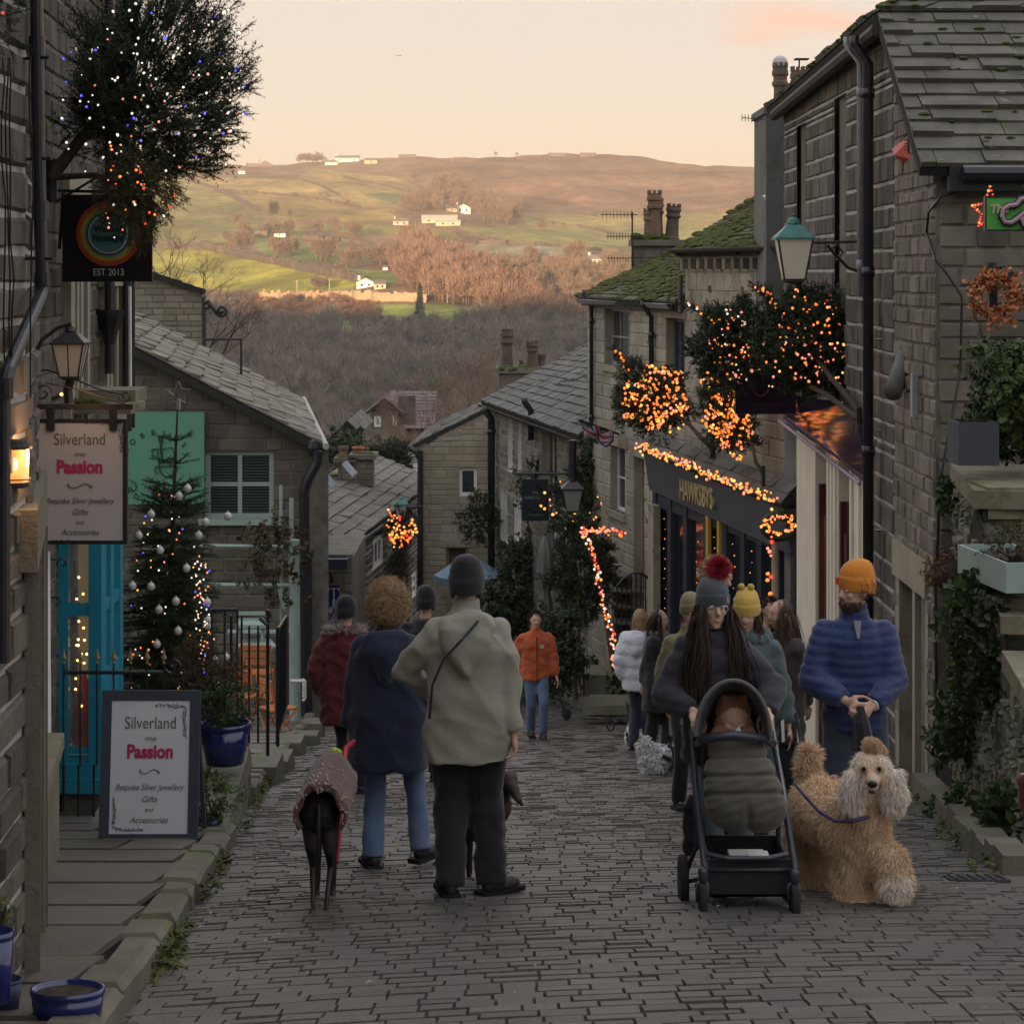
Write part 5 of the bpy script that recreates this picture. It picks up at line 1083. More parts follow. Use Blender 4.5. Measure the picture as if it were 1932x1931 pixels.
def sprig_leaf(seed, n=12, L=.34, w=.14, curl=.3):
    r = np.random.RandomState(seed); o = []
    for s_ in (np.array([.012,0,0]), np.array([0,.012,0])): o += [-s_, s_, np.array([0,0,1.])]
    for i in range(n):
        t = r.uniform(.1, 1); a = r.uniform(0, 6.28); d = np.array([math.cos(a), math.sin(a), r.uniform(-curl, .9)]); d /= np.linalg.norm(d); p = np.array([0,0,t]); q = np.cross(d, np.array([0,0,1.]) + r.normal(size=3)*.4); q *= w/np.linalg.norm(q); l = L*r.uniform(.6, 1.2); m = p + d*l*.5 + np.array([0,0,.03]); e = p + d*l; o += [p, m-q, e, p, e, m+q]
    return np.array(o)
SF = [sprig_fir(i) for i in range(5)]; SFc = [sprig_fir(30+i, 26, .22, .034) for i in range(4)]
SLf = [sprig_leaf(i) for i in range(5)]; SLs = [sprig_leaf(50+i, 16, .22, .09) for i in range(5)]; SLl = [sprig_leaf(70+i, 8, .6, .15, .6) for i in range(4)]
def stampR(name, pos, dirs, size, tpl, mat, parent=None, seed=0, **k):
    r = np.random.RandomState(seed); pos = np.asarray(pos, float); Rm = rotto(np.asarray(dirs, float), r); n = len(pos); size = np.broadcast_to(np.asarray(size, float), (n,)); idx = r.randint(0, len(tpl), n); L = []
    for t in range(len(tpl)):
        m = idx == t
        if m.any(): L.append((np.einsum('nij,kj->nki', Rm[m], tpl[t])*size[m][:,None,None] + pos[m][:,None,:]).reshape(-1, 3))
    co = np.concatenate(L); nf = len(co)//3; me = bpy.data.meshes.new(name); me.vertices.add(nf*3); me.vertices.foreach_set('co', co.astype('f').reshape(-1)); me.loops.add(nf*3); me.loops.foreach_set('vertex_index', np.arange(nf*3, dtype='i')); me.polygons.add(nf); me.polygons.foreach_set('loop_start', np.arange(0, nf*3, 3, dtype='i')); me.polygons.foreach_set('loop_total', np.full(nf, 3, 'i'))
    me.materials.append(mat); me.update(calc_edges=True); o = link(name, me, parent); return tag(o, **k)
def blob_pts(c, rad, n, seed, inner=.35, axis=(0,0,0), jit=.42, lump=.36):
    r = np.random.RandomState(seed); d = r.normal(size=(n,3)); d /= np.linalg.norm(d, axis=1)[:,None]; rr = r.uniform(inner**3, 1, n)**(1/3)
    l = 1 + lump*np.sin(d[:,0]*4+seed)*np.cos(d[:,2]*5+seed*2) ; p = np.array(c) + d*np.array(rad)*(rr*l)[:,None]; dr = d*.9 + np.array(axis) + r.normal(size=(n,3))*jit; return p, dr, d
BC = {'orange': ((1,.23,.035),.62), 'amber': ((1,.36,.06),.6), 'pink': ((1,.30,.20),.55), 'white': ((1,.88,.76),.5), 'blue': ((.12,.10,1),.7), 'red': ((1,.06,.035),.6), 'green': ((.06,.9,.35),.4), 'yellow': ((1,.55,.14),.55)}
BMESH = {}
def bulbmesh(col, r):
    k = (col, round(r, 4))
    if k not in BMESH:
        c, e = BC[col]; m = M('bulb_'+col, c, None, .4, emit=c, es=e); mb = MB(); mb.ell((0,0,0), (r,r,r*1.15), 8); BMESH[k] = mb.mesh('bulb', m, True)
    return BMESH[k]
def lights(label, pts, cols, r, group='strings of fairy lights on the street', wire=True, cat='string lights'):
    pts = [V(p) for p in pts]; c = sum(pts, V((0,0,0)))/len(pts); root = empty('string_lights', pts[0], label, cat, group); inv = world_of(root).inverted(); ws = [rnd.choice(cols) for _ in pts]
    for p, cl in list(zip(pts, ws))[:100]:
        o = bpy.data.objects.new('bulb', bulbmesh(cl, r)); COL.objects.link(o); o.parent = root; o.matrix_parent_inverse = inv; o.location = p; o.rotation_euler = (rnd.random()*3, rnd.random()*3, 0); q_ = rnd.uniform(.6, 1.2); o.scale = (q_, q_, q_)
    rest = list(zip(pts, ws))[100:]
    if rest:
        cs = sorted(set(cols)); mb = MB()
        for p, cl in rest: mb.ell(p, (r,r,r*1.15), 6, cs.index(cl))
        o = mb.build('bulb', [M('bulb_'+q, BC[q][0], None, .4, emit=BC[q][0], es=BC[q][1]) for q in cs], root, True); o['kind'] = 'stuff'
    if wire and len(pts) > 3:
        left = pts[1:]; cur = pts[0]; path = [cur]
        while left:
            j = min(range(len(left)), key=lambda i: (left[i]-cur).length_squared); nx = left.pop(j)
            if (nx-cur).length < r*40: path.append((cur+nx)/2 + V((rnd.uniform(-1,1), rnd.uniform(-1,1), -1))*r*1.5)
            cur = nx; path.append(cur)
        mb = MB(); mb.tube(path, r*.16, 3, cap=False); mb.build('wire', m_leafd, root)
    return root
def bracket_tree(label, c, rad, n, size, bulbs, cols, br, trunk, axis=(0,0,.5), seed=1, tpl=None, spikes=(), llabel=None, mat=None, zl=(-9,9), group='small fir trees mounted on the house fronts'):
    c = V(c); root = empty('fir_tree', c, label, 'tree', group); p, d, _ = blob_pts(c, rad, n, seed, axis=axis); r = np.random.RandomState(seed)
    sz = size*r.uniform(.6, 1.25, n)
    for sp in spikes:   # long leading shoots: (start, end)
        a, b = np.array(sp[0]), np.array(sp[1]); k = 9; t = r.uniform(0, 1, k)[:,None]; p = np.concatenate([p, a + (b-a)*t]); d = np.concatenate([d, (b-a)/np.linalg.norm(b-a) + r.normal(size=(k,3))*.22]); sz = np.concatenate([sz, np.full(k, size*.75)])
    stampR('foliage', p, d, sz, tpl or SF, mat or m_need, root, seed)
    mb = MB(); tr = [V(q) for q in trunk] + [c]; k = len(tr); mb.tube(tr, [rad[0]*.075*(1-.6*i/(k-1)) + .008 for i in range(k)], 7)
    for i in range(7): q = V(blob_pts(c, rad, 1, seed*7+i, inner=.7)[0][0]); s_ = tr[-1].lerp(tr[-2], rnd.random()*.5); mb.tube([s_, (s_+q)/2, q], [rad[0]*.03, rad[0]*.02, rad[0]*.01], 4)
    mb.build('trunk', m_bark, root)
    mb = MB(); a = V(trunk[0]); mb.tube([a+V((0,0,.12)), a-V((0,0,.16))], rad[0]*.09, 6); mb.build('holder', m_iron, root)
    if bulbs:
        rr = np.random.RandomState(seed+5); q = []
        while len(q) < bulbs:
            a, b = rr.uniform(-1, 1, 2)
            if a*a+b*b > 1: continue
            k_ = 1.15+.17*math.sin(3*math.atan2(b, a)+seed)+.12*math.sin(7*math.atan2(b, a)+seed*2)
            if math.sin(a*6.5+seed)*math.cos(b*5.5+seed*1.7) > -.82: q.append(c + V((a*rad[0]*k_, -math.sqrt(1-a*a-b*b)*rad[1] - .12*rad[1] + rr.normal()*.03, b*rad[2]*k_)))
        for sp in spikes: q += [V(sp[0]).lerp(V(sp[1]), t) + V((rnd.gauss(0,br), -br*2, rnd.gauss(0,br))) for t in (.3,.5,.65,.8,.92,1)]
        lights(llabel, q, cols, br)
    return root
def R3(ru, rv, d, ry=1): return (ru/FPX*d, ru/FPX*d*ry, rv/FPX*d)
OR_ = ['orange','orange','orange','amber','pink','yellow']
bracket_tree('big dark fir tree leaning out over the pavement at the top left', P(285,165,14), R3(146,180,14), 1500, .20, 120, ['white','white','white','white','white','white','blue','pink','white','white'], .0078, [P(95,335,13.9), P(150,265,13.9), P(200,210,14)], axis=(.35,-.1,.75), seed=3, spikes=[((P(400,120,14)), P(455,60,14)), (P(400,180,14), P(465,165,14)), (P(400,210,14), P(462,215,14)), (P(380,60,14), P(430,20,14)), (P(390,240,14), P(440,250,14)), (P(395,150,14), P(455,130,14))], llabel='white and blue fairy lights scattered over the big fir tree at the top left')
bracket_tree('olive lower branches of fir hanging over the round rainbow sign', P(258,360,13.6), R3(60,85,13.6), 330, .15, 34, ['pink','red','white','orange','pink'], .008, [P(95,335,13.9), P(180,330,13.8)], axis=(.1,0,-.6), seed=8, mat=M('olive_needle', (.05,.055,.02), (.07,.07,.03), .7, 3, isl=.4), llabel='pink and red fairy lights trailing over the olive branches above the rainbow sign')
bracket_tree('fir tree cut off by the top left corner of the picture', P(-30,5,7.4), R3(75,80,7.4), 160, .07, 60, ['red','green','white','blue','orange','red','green'], .0065, [P(-80,120,7.2), P(-60,60,7.3)], axis=(.2,0,.6), seed=12, tpl=SF, llabel='red, green and blue fairy lights in the very top left corner')
bracket_tree('left one of the two joined fir trees beside the green street lamp', P(1385,650,27), R3(56,68,27), 620, .26, 100, OR_+['pink','white'], .0155, [P(1620,790,22.8), P(1560,745,24), P(1470,700,26)], axis=(-.25,0,.55), seed=21, tpl=SFc, spikes=[(P(1350,610,27), P(1298,570,27))], llabel='pink and amber lights on the smaller fir left of the street lamp')
bracket_tree('largest right hand fir tree hanging directly under the green street lamp', P(1522,650,25), R3(78,84,25), 900, .26, 140, OR_+['pink','pink'], .0145, [P(1640,810,22.7), P(1610,760,23.2), P(1570,715,24)], axis=(-.3,0,.6), seed=22, tpl=SFc, spikes=[(P(1480,600,25), P(1425,540,25)), (P(1470,580,25), P(1440,545,25))], llabel='pink and amber lights on the largest fir under the green street lamp')
bracket_tree('fir glowing with dense orange lights left above the dark blue shop', P(1235,752,33), R3(56,54,33), 420, .27, 260, OR_+['orange','orange'], .021, [P(1345,845,32), P(1325,828,32), P(1300,800,32.5)], axis=(-.35,0,.4), seed=23, tpl=SFc, spikes=[(P(1195,715,33), P(1163,662,33)), (P(1250,740,33), P(1262,700,33))], llabel='dense orange lights on the fir above the left end of the dark blue shop')
bracket_tree('narrow fir glowing with dense orange lights above the slate hood', P(1378,790,31), R3(40,56,31), 330, .24, 240, OR_+['orange','orange'], .020, [P(1440,895,29.9), P(1425,870,30), P(1420,840,30.5)], axis=(-.3,0,.5), seed=24, tpl=SFc, spikes=[(P(1350,745,31), P(1322,712,31))], llabel='dense orange lights on the narrow fir above the slate hood')
bracket_tree('dark fir tree over the garden entrance beside the navy hanging sign', P(1108,955,41), R3(72,58,41), 200, .34, 34, ['pink','amber','yellow','pink'], .026, [P(1150,1010,42), P(1135,990,41.5)], axis=(0,0,.3), seed=25, tpl=SFc, llabel='sparse pink lights on the dark fir beside the navy hanging sign')
bracket_tree('small lit fir below the distant green lamp by the long grey roof', P(757,1000,47), R3(24,26,47), 90, .22, 75, ['amber','orange','yellow','red'], .028, [P(790,1010,50), P(775,1005,48)], axis=(-.1,0,.3), seed=26, tpl=SFc, spikes=[(P(750,985,47), P(735,962,47))], llabel='amber and red lights on the small distant fir below the far green lamp')
bracket_tree('unlit dark fir on the gable wall beside the white window', P(903,980,50.5), R3(24,46,50.5), 150, .28, 0, [], .02, [P(925,1000,51.5), P(915,995,51)], axis=(0,0,.3), seed=27, tpl=SFc)
# string of lights running down the pole at the garden entrance, and along its top
pts = []; path = [(1095,1000),(1112,1018),(1122,1060),(1130,1100),(1142,1150),(1152,1190),(1158,1230),(1162,1258)]
for i in range(96): t = i/95*(len(path)-1); k = min(int(t), len(path)-2); f = t-k; pts.append(P(path[k][0]+(path[k+1][0]-path[k][0])*f+rnd.gauss(0,3.5), path[k][1]+(path[k+1][1]-path[k][1])*f+rnd.gauss(0,3), 36+rnd.gauss(0,.05)))
lights('red and orange light string running down the leaning garland pole at the garden steps', pts, ['red','orange','pink','amber','pink','white'], .022)
pts = [P(1100+i*2.6+rnd.gauss(0,2), 1002+rnd.gauss(0,4)+(4 if i > 24 else 0), 36) for i in range(30)]; lights('short level row of red lights left of the house door', pts, ['red','orange','pink'], .024)
mb = MB(); mb.tube([P(*path[0], 36.1), P(*path[2], 36.1), P(*path[4], 36.1), P(1164,1300,36.1)], [.05,.045,.05,.06], 6); tag(mb.build('garland_pole', m_bark), 'thin leaning dark pole wrapped in lights at the garden steps', 'pole')
# garland along the fascia of the dark blue shop and round its end
pts = []
for i in range(190): s_ = LH*i/189; pts.append(FH.pt(s_, -1.55-.037*s_+rnd.gauss(0,.04), .27+rnd.gauss(0,.03)))
rnd.shuffle(pts); lights('warm garland lights along the edge of the slate hood', pts, ['orange','amber','pink','yellow'], .02)
pts = [P(1470+27*math.cos(a)+rnd.gauss(0,4), 990+16*math.sin(a)+rnd.gauss(0,3.5), 29.2) for a in list(np.linspace(2.6, 6.6, 48))+list(np.linspace(0, 2.6, 16))]; lights('ring of orange lights at the right corner of the dark blue shop', pts, OR_, .02)
mb = MB(); pts = [P(1470+28*math.cos(a), 992+20*math.sin(a), 29.25) for a in np.linspace(0, 6.28, 20)]; mb.tube(pts, .07, 6); tag(mb.build('garland', m_leafd), 'dark wreath garland ring at the right corner of the dark blue shop', 'garland')
pts = [P(1452+rnd.gauss(0,3)+(v-1010)*.04, v, 29.2) for v in (1012,1022,1034,1040,1048,1082,1088,1094,1120,1136,1141,1146)]; lights('short red light string dangling beside the pale post', pts, ['red','pink','orange'], .026)
mb = MB(); mb.tube([P(1462,1010,29.3), P(1462,1200,29.3)], .045, 8); tag(mb.build('post', m_dress), 'slim pale post under the light ring at the shop corner', 'post')
for u, lb in ((1252,'leftmost'),(1312,'middle'),(1345,'third'),(1382,'fourth'),(1415,'rightmost')):
    s_, z = FH.uv(u, 1050); pts = [FH.pt(s_+rnd.gauss(0,.04), -2.7-i*.16, -.02) for i in range(11)]; lights('%s of the faint light strings inside the dark blue shop windows' % lb, pts, ['amber'], .008, wire=False)
# ---------------- decorated tree on the left
def xmas():
    top = P(335,770,18.6); base = P(305,1490,18.6); H = top.z - base.z; root = empty('fir_tree', base, 'tall decorated tree in the cafe yard with white baubles and a star on top', 'tree')
    p, d, sz = [], [], []; mb = MB(); r = np.random.RandomState(5); 
    def ctr(t): return base.lerp(top, t)
    mb.tube([ctr(t) for t in np.linspace(0, 1, 8)], [.045*(1-t)+.007 for t in np.linspace(0, 1, 8)], 7)
    t = .04
    while t < .97:
        R = .50*(1-t)**.72 + .02 if t < .82 else (1-t)*.9+.02; k = int(12 + 12*(1-t)) if t < .78 else 5; a0 = r.uniform(0, 6)
        for i in range(k):
            a = a0 + i*6.283/k + r.normal()*.2; l = R*r.uniform(.75, 1.15); b = ctr(t); e = b + V((math.cos(a)*l, math.sin(a)*l, l*r.uniform(.05, .5) if t > .7 else -l*r.uniform(-.05, .25))); mb.tube([b, (b+e)/2+V((0,0,-.01)), e], [.009, .006, .003], 4)
            ns = max(3, int(l/.045))
            for j in range(ns): f = (j+.6)/ns; q = b.lerp(e, f); dd = (e-b).normalized(); s_ = 1 if j % 2 else -1; side = V((-dd.y, dd.x, 0))*s_*(.9*(1-f)+.15); p.append(q); d.append(dd + side + V((0,0,.05))); sz.append(.145 if t < .8 else .10)
            p.append(e); d.append(e-b); sz.append(.1)
        t += .028 if t < .78 else .06
    mb.build('trunk', m_bark, root); stampR('foliage', p, d, sz, SF, M('spruce_needle', (.022,.042,.018), (.035,.06,.026), .7, 3, isl=.4), root, 6)
    lp = []
    for i in range(112):
        t = r.uniform(.1, .74); R = .60*(1-t)**.72*1.05; a = r.uniform(-2.9, -.25); lp.append(ctr(t) + V((math.cos(a)*R, math.sin(a)*R, -.05)))
    for q in ((336,945),(312,943),(343,947),(336,976),(350,985)): lp.append(P(q[0]-12, q[1]-10, 18.5))
    for i in range(64): v = 1060+i*3.3; lp.append(P(376+8*math.sin(i*1.3)+rnd.gauss(0,8)+(v-1060)*.06, v, 17.95))
    rnd.shuffle(lp); lights('white, pink and blue lights wound round the tall decorated tree', lp, ['white','white','pink','white','yellow','orange','pink','white','white','blue'], .0078)
    mb = None
    for i, (u, v) in enumerate(((354,922),(338,936),(388,985),(430,974),(302,1038),(285,1106),(391,1136),(332,1134),(392,1170),(296,1215),(427,1240),(405,1245),(300,1150),(352,1072),(262,1010),(250,1105),(392,1180),(336,1190),(285,970),(375,1010))):
        m = MB(); m.ell((0,0,0), (.034,.034,.036), 12); m.lathe([(.009,.034),(.009,.045),(.004,.045)], (0,0,0), 6); o = m.build('bauble', M('pearl', (.62,.62,.60), (.5,.5,.5), .22, 20, spec=.7), root, True); o.location = P(u, v, 18.1 if u < 400 else 18.4); o.matrix_parent_inverse = world_of(root).inverted()
    m = MB(); c = P(337,742,18.6); pts = []
    for i in range(11): a = math.pi/2 + i*math.pi/5; q = .105 if i % 2 == 0 else .045; pts.append(c + V((math.cos(a)*q, 0, math.sin(a)*q)))
    m.tube(pts, .006, 4); m.tube([c-V((0,0,.05)), c-V((0,0,.14))], .02, 6); m.build('star', M('silver', (.5,.5,.5), None, .25, metal=.8), root)
    m = MB(); m.lathe([(.16,-.25),(.19,.05),(.17,.05),(.15,-.1)], base, 16); m.build('tub', m_ironr, root)
xmas()
# ---------------- shrubs, ivy, ferns
def bush(label, c, rad, n, size, tpl, mat, name='shrub', seed=1, axis=(0,0,.3), inner=.3, cat='shrub', parent=None, group=None, stems=True):
    p, d, _ = blob_pts(c, rad, n, seed, inner=inner, axis=axis); r = np.random.RandomState(seed); o = None
    if parent is None: parent = empty(name, V(c)-V((0,0,rad[2])), label, cat, group)
    stampR('foliage', p, d, size*r.uniform(.6, 1.3, n), tpl, mat, parent, seed)
    if stems:
        mb = MB(); b = V(c)-V((0,0,rad[2]*1.05))
        for i in range(6): e = V(p[i*3 % n]); mb.tube([b+V((rnd.gauss(0,rad[0]*.15),0,0)), (b+e)/2, e], [.012,.008,.004], 4)
        mb.build('stem', m_bark, parent)
    return parent
bush('heather bush with brown tips growing above the big blue pot', P(385,1290,16.6), R3(62,62,16.6), 260, .12, SFc, m_heath, seed=31)
bush('green leafy plant filling the big round blue pot', P(425,1335,16.3), R3(52,42,16.3), 300, .08, SLs, m_leaf, seed=32, cat='plant', name='potted_plant')
bush('small bright green plant in the low navy pot beside the signboard', P(402,1505,14.1), R3(40,36,14.1), 190, .075, SLs, M('fresh_leaf', (.05,.085,.02), (.09,.13,.03), .6, 3, isl=.4), seed=33, cat='plant', name='potted_plant')
bush('yellow green plant tip in the pot at the left edge', P(0,1722,6.9), R3(20,40,6.9), 70, .03, SLs, m_leafy, seed=34, cat='plant', name='potted_plant')
bush('wispy climbing plant on the green cafe pole', P(520,1060,33), R3(42,75,33), 70, .35, SLs, m_heath, seed=35, cat='plant', name='climbing_plant')
bush('bright bay shrub on the terrace beside the slate planter', P(1915,740,17.6), R3(66,75,17.6), 420, .17, SLf, m_leaf, seed=36)
bush('dark shrub stems behind the slate planter', P(1900,820,17.9), R3(55,45,17.9), 160, .14, SLf, m_leafd, seed=37)
bush('tangled winter plants in the sage green planter', P(1915,1030,15), R3(50,26,15), 120, .10, SLs, M('winter_leaf', (.07,.07,.04), (.10,.08,.06), .8, 3, isl=.4), seed=38, cat='plant', name='planter_plants')
bush('ivy climbing the corner between the two pale houses', P(1118,890,41), R3(26,66,41,.4), 420, .26, SLs, m_leafd, seed=39, cat='ivy', name='ivy', axis=(0,-.6,-.3))
bush('ivy curtain below the navy hanging sign', P(985,1110,47), R3(46,115,47,.5), 620, .34, SLs, m_leafd, seed=40, cat='ivy', name='ivy', axis=(0,-.5,-.2))
bush('dark evergreen hedge at the bottom of the right hand houses', P(930,1190,46), R3(62,75,46,.5), 620, .32, SLs, m_leafd, seed=41, cat='hedge', name='hedge')
bush('dark clipped bush behind the walker in orange', P(1050,1230,34), R3(38,70,34,.5), 420, .26, SLs, m_leafd, seed=42)
bush('low ivy patch climbing by the first floor of the narrow cottages', P(1010,930,46), R3(22,45,46,.4), 130, .3, SLs, m_leafd, seed=43, cat='ivy', name='ivy', stems=False)
bush('dark plant mass at the garden entrance under the sparse lit fir', P(1100,1080,37.5), R3(44,90,37.5,.4), 420, .3, SFc, m_need, seed=44)
bush('pink flowering twigs by the blue banner on the wall', P(590,1180,41), R3(18,60,41), 60, .3, SLs, M('russet', (.16,.08,.06), (.2,.12,.09), .8, 2, isl=.3), seed=45, name='climbing_plant', cat='plant')
bush('weeds and grass along the foot of the pale cottage steps', P(1150,1310,36), R3(38,16,36), 140, .22, SLl, M('weed', (.06,.075,.03), (.09,.09,.04), .9, 2, isl=.3), seed=46, cat='weeds', name='weeds')
bush('dark conifer behind the chimney stacks of the long grey roof', P(733,880,66), R3(26,32,66), 200, .5, SFc, m_need, seed=47, stems=False)
bush('green bush in the gap left of the chimney stacks', P(650,850,66), R3(30,26,66), 160, .5, SLs, m_leafd, seed=48, stems=False)
# hanging fall of ferns on the terrace wall
fr = empty('hanging_plants', P(1838,1100,14.9), 'mixed ferns and trailing leaves spilling down the rough wall', 'plants')
def fall(u0, v0, u1, v1, d0, d1, wdt, n, size, tpl, mat, seed):
    r = np.random.RandomState(seed); p, d = [], []
    for i in range(n): t = r.rand(); u = u0+(u1-u0)*t+r.normal()*wdt*(.6+.4*math.sin(t*9)); v = v0+(v1-v0)*t; q = P(u, v, d0+(d1-d0)*t); p.append(q+V((-.03,-.05-abs(r.normal())*.04,0))); d.append((-.5+r.normal()*.6, -.9, r.normal()*.5-.1))
    stampR('foliage', p, d, size*r.uniform(.6, 1.3, n), tpl, mat, fr, seed)
fall(1860,1075,1835,1170,15.3,15.8,22,90,.17,SLl,m_leaf,51); fall(1845,1130,1822,1290,15.6,16.4,20,260,.12,SLs,m_leafy,52); fall(1840,1120,1815,1420,15.7,17,22,330,.12,SLf,m_leaf,53); fall(1870,1120,1865,1330,14.9,15,26,160,.12,SLf,m_leafd,54); fall(1800,1300,1790,1420,17,17.6,10,60,.14,SLl,m_leaf,55); fall(1895,1480,1880,1540,13.6,13.8,12,50,.14,SLl,m_leaf,56); fall(1820,1480,1770,1520,15.4,16.6,8,60,.10,SLf,m_leaf,57)
fall(1790,900,1790,960,18.6,18.6,8,60,.12,SLf,m_leaf,58)
mb = MB(); c = P(1792,1082,17.6); mb.ell(c, (.17,.15,.13), 12); p, d, _ = blob_pts(c, (.19,.17,.15), 120, 60); hb = empty('hanging_basket', c, 'brown dried hanging basket fixed beside the dark wire', 'basket'); stampR('dried_plant', p, d, .10, SLs, M('dried', (.09,.05,.02), (.14,.08,.03), .9, 3, isl=.4), hb, 61); mb.build('basket', m_bark, hb); mb = MB(); scroll(mb, c+V((-.05,-.02,.13)), .07, 1.2, (1,0,0), (0,0,1), 0, .008); mb.build('hook', m_iron, hb)
# grass tufts at the kerb foot
r = np.random.RandomState(77); gp, gd = [], []
for i in range(420):
    y = r.uniform(8, 22); e = r.rand() < .5; x = (kx(y)+.02+abs(r.normal())*.03) if e else float(np.interp(y, [12.7,18.9], [2.98,3.72]))-.2-abs(r.normal())*.08
    if noise.noise(V((x*2, y*1.3, 0))) < .05: continue
    gp.append((x, y, gz(y)+.02)); gd.append((r.normal()*.4, r.normal()*.4, 1))
stampR('grass_tufts', gp, gd, .07, SLl, M('kerb_grass', (.06,.08,.025), (.09,.10,.03), .9, 3, isl=.3), None, 78, kind='stuff')
# ---------------- bare trees close by
def bare(label, base, H, seed, mat, spread=.55, lean=(0,0,0), depth=7, r0=.05, group=None):
    R = random.Random(seed); root = empty('bare_tree', base, label, 'tree', group); mb = MB(); tw = MB()
    def grow(p, d, l, r, k):
        pts = [p]; q = p
        for i in range(3): d = (d + V((R.gauss(0,.13), R.gauss(0,.13), R.gauss(.03,.1)))).normalized(); q = q + d*l/3; pts.append(q)
        (mb if k > 2 else tw).tube(pts, [r, r*.88, r*.76, r*.62], 5 if k > 3 else 3, cap=False)
        if k <= 0: return
        for i in range(R.choice((2,3)) if k > 1 else 3): grow(pts[R.choice((2,3,3))], (d + V((R.gauss(0,spread), R.gauss(0,spread), R.gauss(.12,spread*.6)))).normalized(), l*R.uniform(.68,.86), r*.6, k-1)
    grow(V(base), (V((0,0,1))+V(lean)).normalized(), H*.26, H*r0, depth); mb.build('trunk', mat, root); tw.build('twigs', mat, root)
m_tk = M('bare_bark', (.085,.06,.045), (.12,.085,.06), .9, 3); m_tkr = M('russet_bark', (.17,.10,.075), (.22,.14,.10), .9, 1)
bare('tall bare winter tree rising behind the pale stone gable', (X(345,60), 60, Z(820,60)), 6.6, 5, m_tk, lean=(.35,0,.2), depth=8, r0=.018)
bare('bare tree leaning right over the cafe roof', (X(330,57), 57, Z(800,57)), 4.6, 9, m_tk, lean=(.75,0,.1), depth=7, r0=.018)
for i, (u, v, d, H) in enumerate(((800,905,92,7),(845,895,96,8),(772,930,88,6),(870,870,100,8),(700,905,90,5),(822,930,84,5.5),(890,860,105,8),(745,900,96,5.5))): bare('reddish bare tree in the gap between the long grey roof and the narrow gable', (X(u,d), d, Z(v,d)-2.5), H, 60+i, m_tkr, depth=7, spread=.34, r0=.013, group='reddish bare trees beyond the lower roofs')
# ================================================================ signs, lamps and furniture
def panel(name, u0, u1, v0, v1, d, mat, label, cat='sign', th=.02, rx=0, fr=None, fw=.02, frm=None, group=None):
    c = P((u0+u1)/2, (v0+v1)/2, d); w_, h = (u1-u0)/FPX*d, (v1-v0)/FPX*d; root = empty(name, c, label, cat, group); up = V((0, math.sin(rx), math.cos(rx))); nn_ = V((0, -math.cos(rx), math.sin(rx))); ax = (V((1,0,0)), nn_, up)
    mb = MB(); mb.box(c, (w_/2-.002, th/2, h/2-.002), ax); mb.build('board', mat, root)
    if fr:
        mb = MB()
        for s_ in (-1, 1): mb.box(c+ax[0]*(s_*(w_/2-fw/2)), (fw/2, th/2+.006, h/2), ax); mb.box(c+up*(s_*(h/2-fw/2)), (w_/2-fw, th/2+.005, fw/2), ax)
        mb.build('frame', fr, root)
    def put(txt, fu, fv, size, mat_, **k): p = c + ax[0]*((fu-.5)*w_) + up*((.5-fv)*h) + nn_*(th/2+.003); return text(txt, size*h, 'lettering', mat_, root, frameM(p, ax[0], nn_), ext=.0006, **k)
    def draw(pts, r, mat_, nm='ornament'):
        mb = MB(); 
        for pl_ in pts: mb.tube([c + ax[0]*((fu-.5)*w_) + up*((.5-fv)*h) + nn_*(th/2+.002) for fu, fv in pl_], r, 4)
        return mb.build(nm, mat_, root)
    return root, c, w_, h, put, draw, ax
m_txt = M('grey_ink', (.10,.09,.10), None, .6); m_pink = M('magenta_ink', (.42,.03,.12), None, .5); m_silv = M('silver_board', (.42,.40,.40), (.46,.44,.44), .45, 2); m_whb = M('white_board', (.60,.62,.66), (.64,.66,.70), .5, 3)
def spiral(cx, cy, r, t, a0=0, asp=1.0, n=14, s_=1): return [(cx + r*(1-.85*i/n)*math.cos(a0+s_*t*6.28*i/n), cy + asp*r*(1-.85*i/n)*math.sin(a0+s_*t*6.28*i/n)) for i in range(n+1)]
def shopsign(put, draw, asp, ws=1.0):
    put("Silverland", .5, .165, .135, m_txt, sx=.80*ws, bold=-.0005); put("With", .5, .285, .045, m_txt, shear=.3, sx=ws)
    put("Passion", .5, .385, .145, m_pink, bold=.0045, sx=.86*ws); put("Bespoke Silver Jewellery", .5, .655, .066, m_txt, shear=.35, sx=.83*ws); put("Gifts", .5, .745, .066, m_txt, shear=.35, sx=ws); put("and", .5, .825, .045, m_txt, shear=.3, sx=ws); put("Accessories", .5, .905, .066, m_txt, shear=.35, sx=.95*ws)
    draw([[(.38+.24*i/16, .535+.016*math.sin(i/16*6.28)) for i in range(17)], spiral(.385,.525,.022,.8,1,asp), spiral(.615,.545,.022,.8,4,asp)], .003, m_txt)
    L = []
    for k in range(7): L.append(spiral(.94-.0*k, .04+.035*k, .022+.006*(k % 3), 1.1, k, asp)); L.append(spiral(.90-.055*k, .03, .02+.005*(k % 2), 1.1, k*2, asp)); L.append(spiral(.05, .96-.035*k, .022+.006*(k % 3), 1.1, k+2, asp)); L.append(spiral(.09+.055*k, .975, .018+.005*(k % 2), 1.1, k*2+1, asp))
    L += [[(.70,.015),(.82,.05),(.93,.03)], [(.97,.05),(.93,.15),(.97,.28)], [(.03,.72),(.07,.85),(.03,.94)], [(.04,.95),(.18,.985),(.42,.98)]]
    draw(L, .0022, m_txt)
r_, c, w_, h, put, draw, ax = panel('hanging_sign', 62, 240, 790, 1026, 12.5, m_silv, 'silver grey jewellery sign hanging from a black bar on the left, warmly lit', fr=m_iron, fw=.022)
shopsign(put, draw, w_/h)
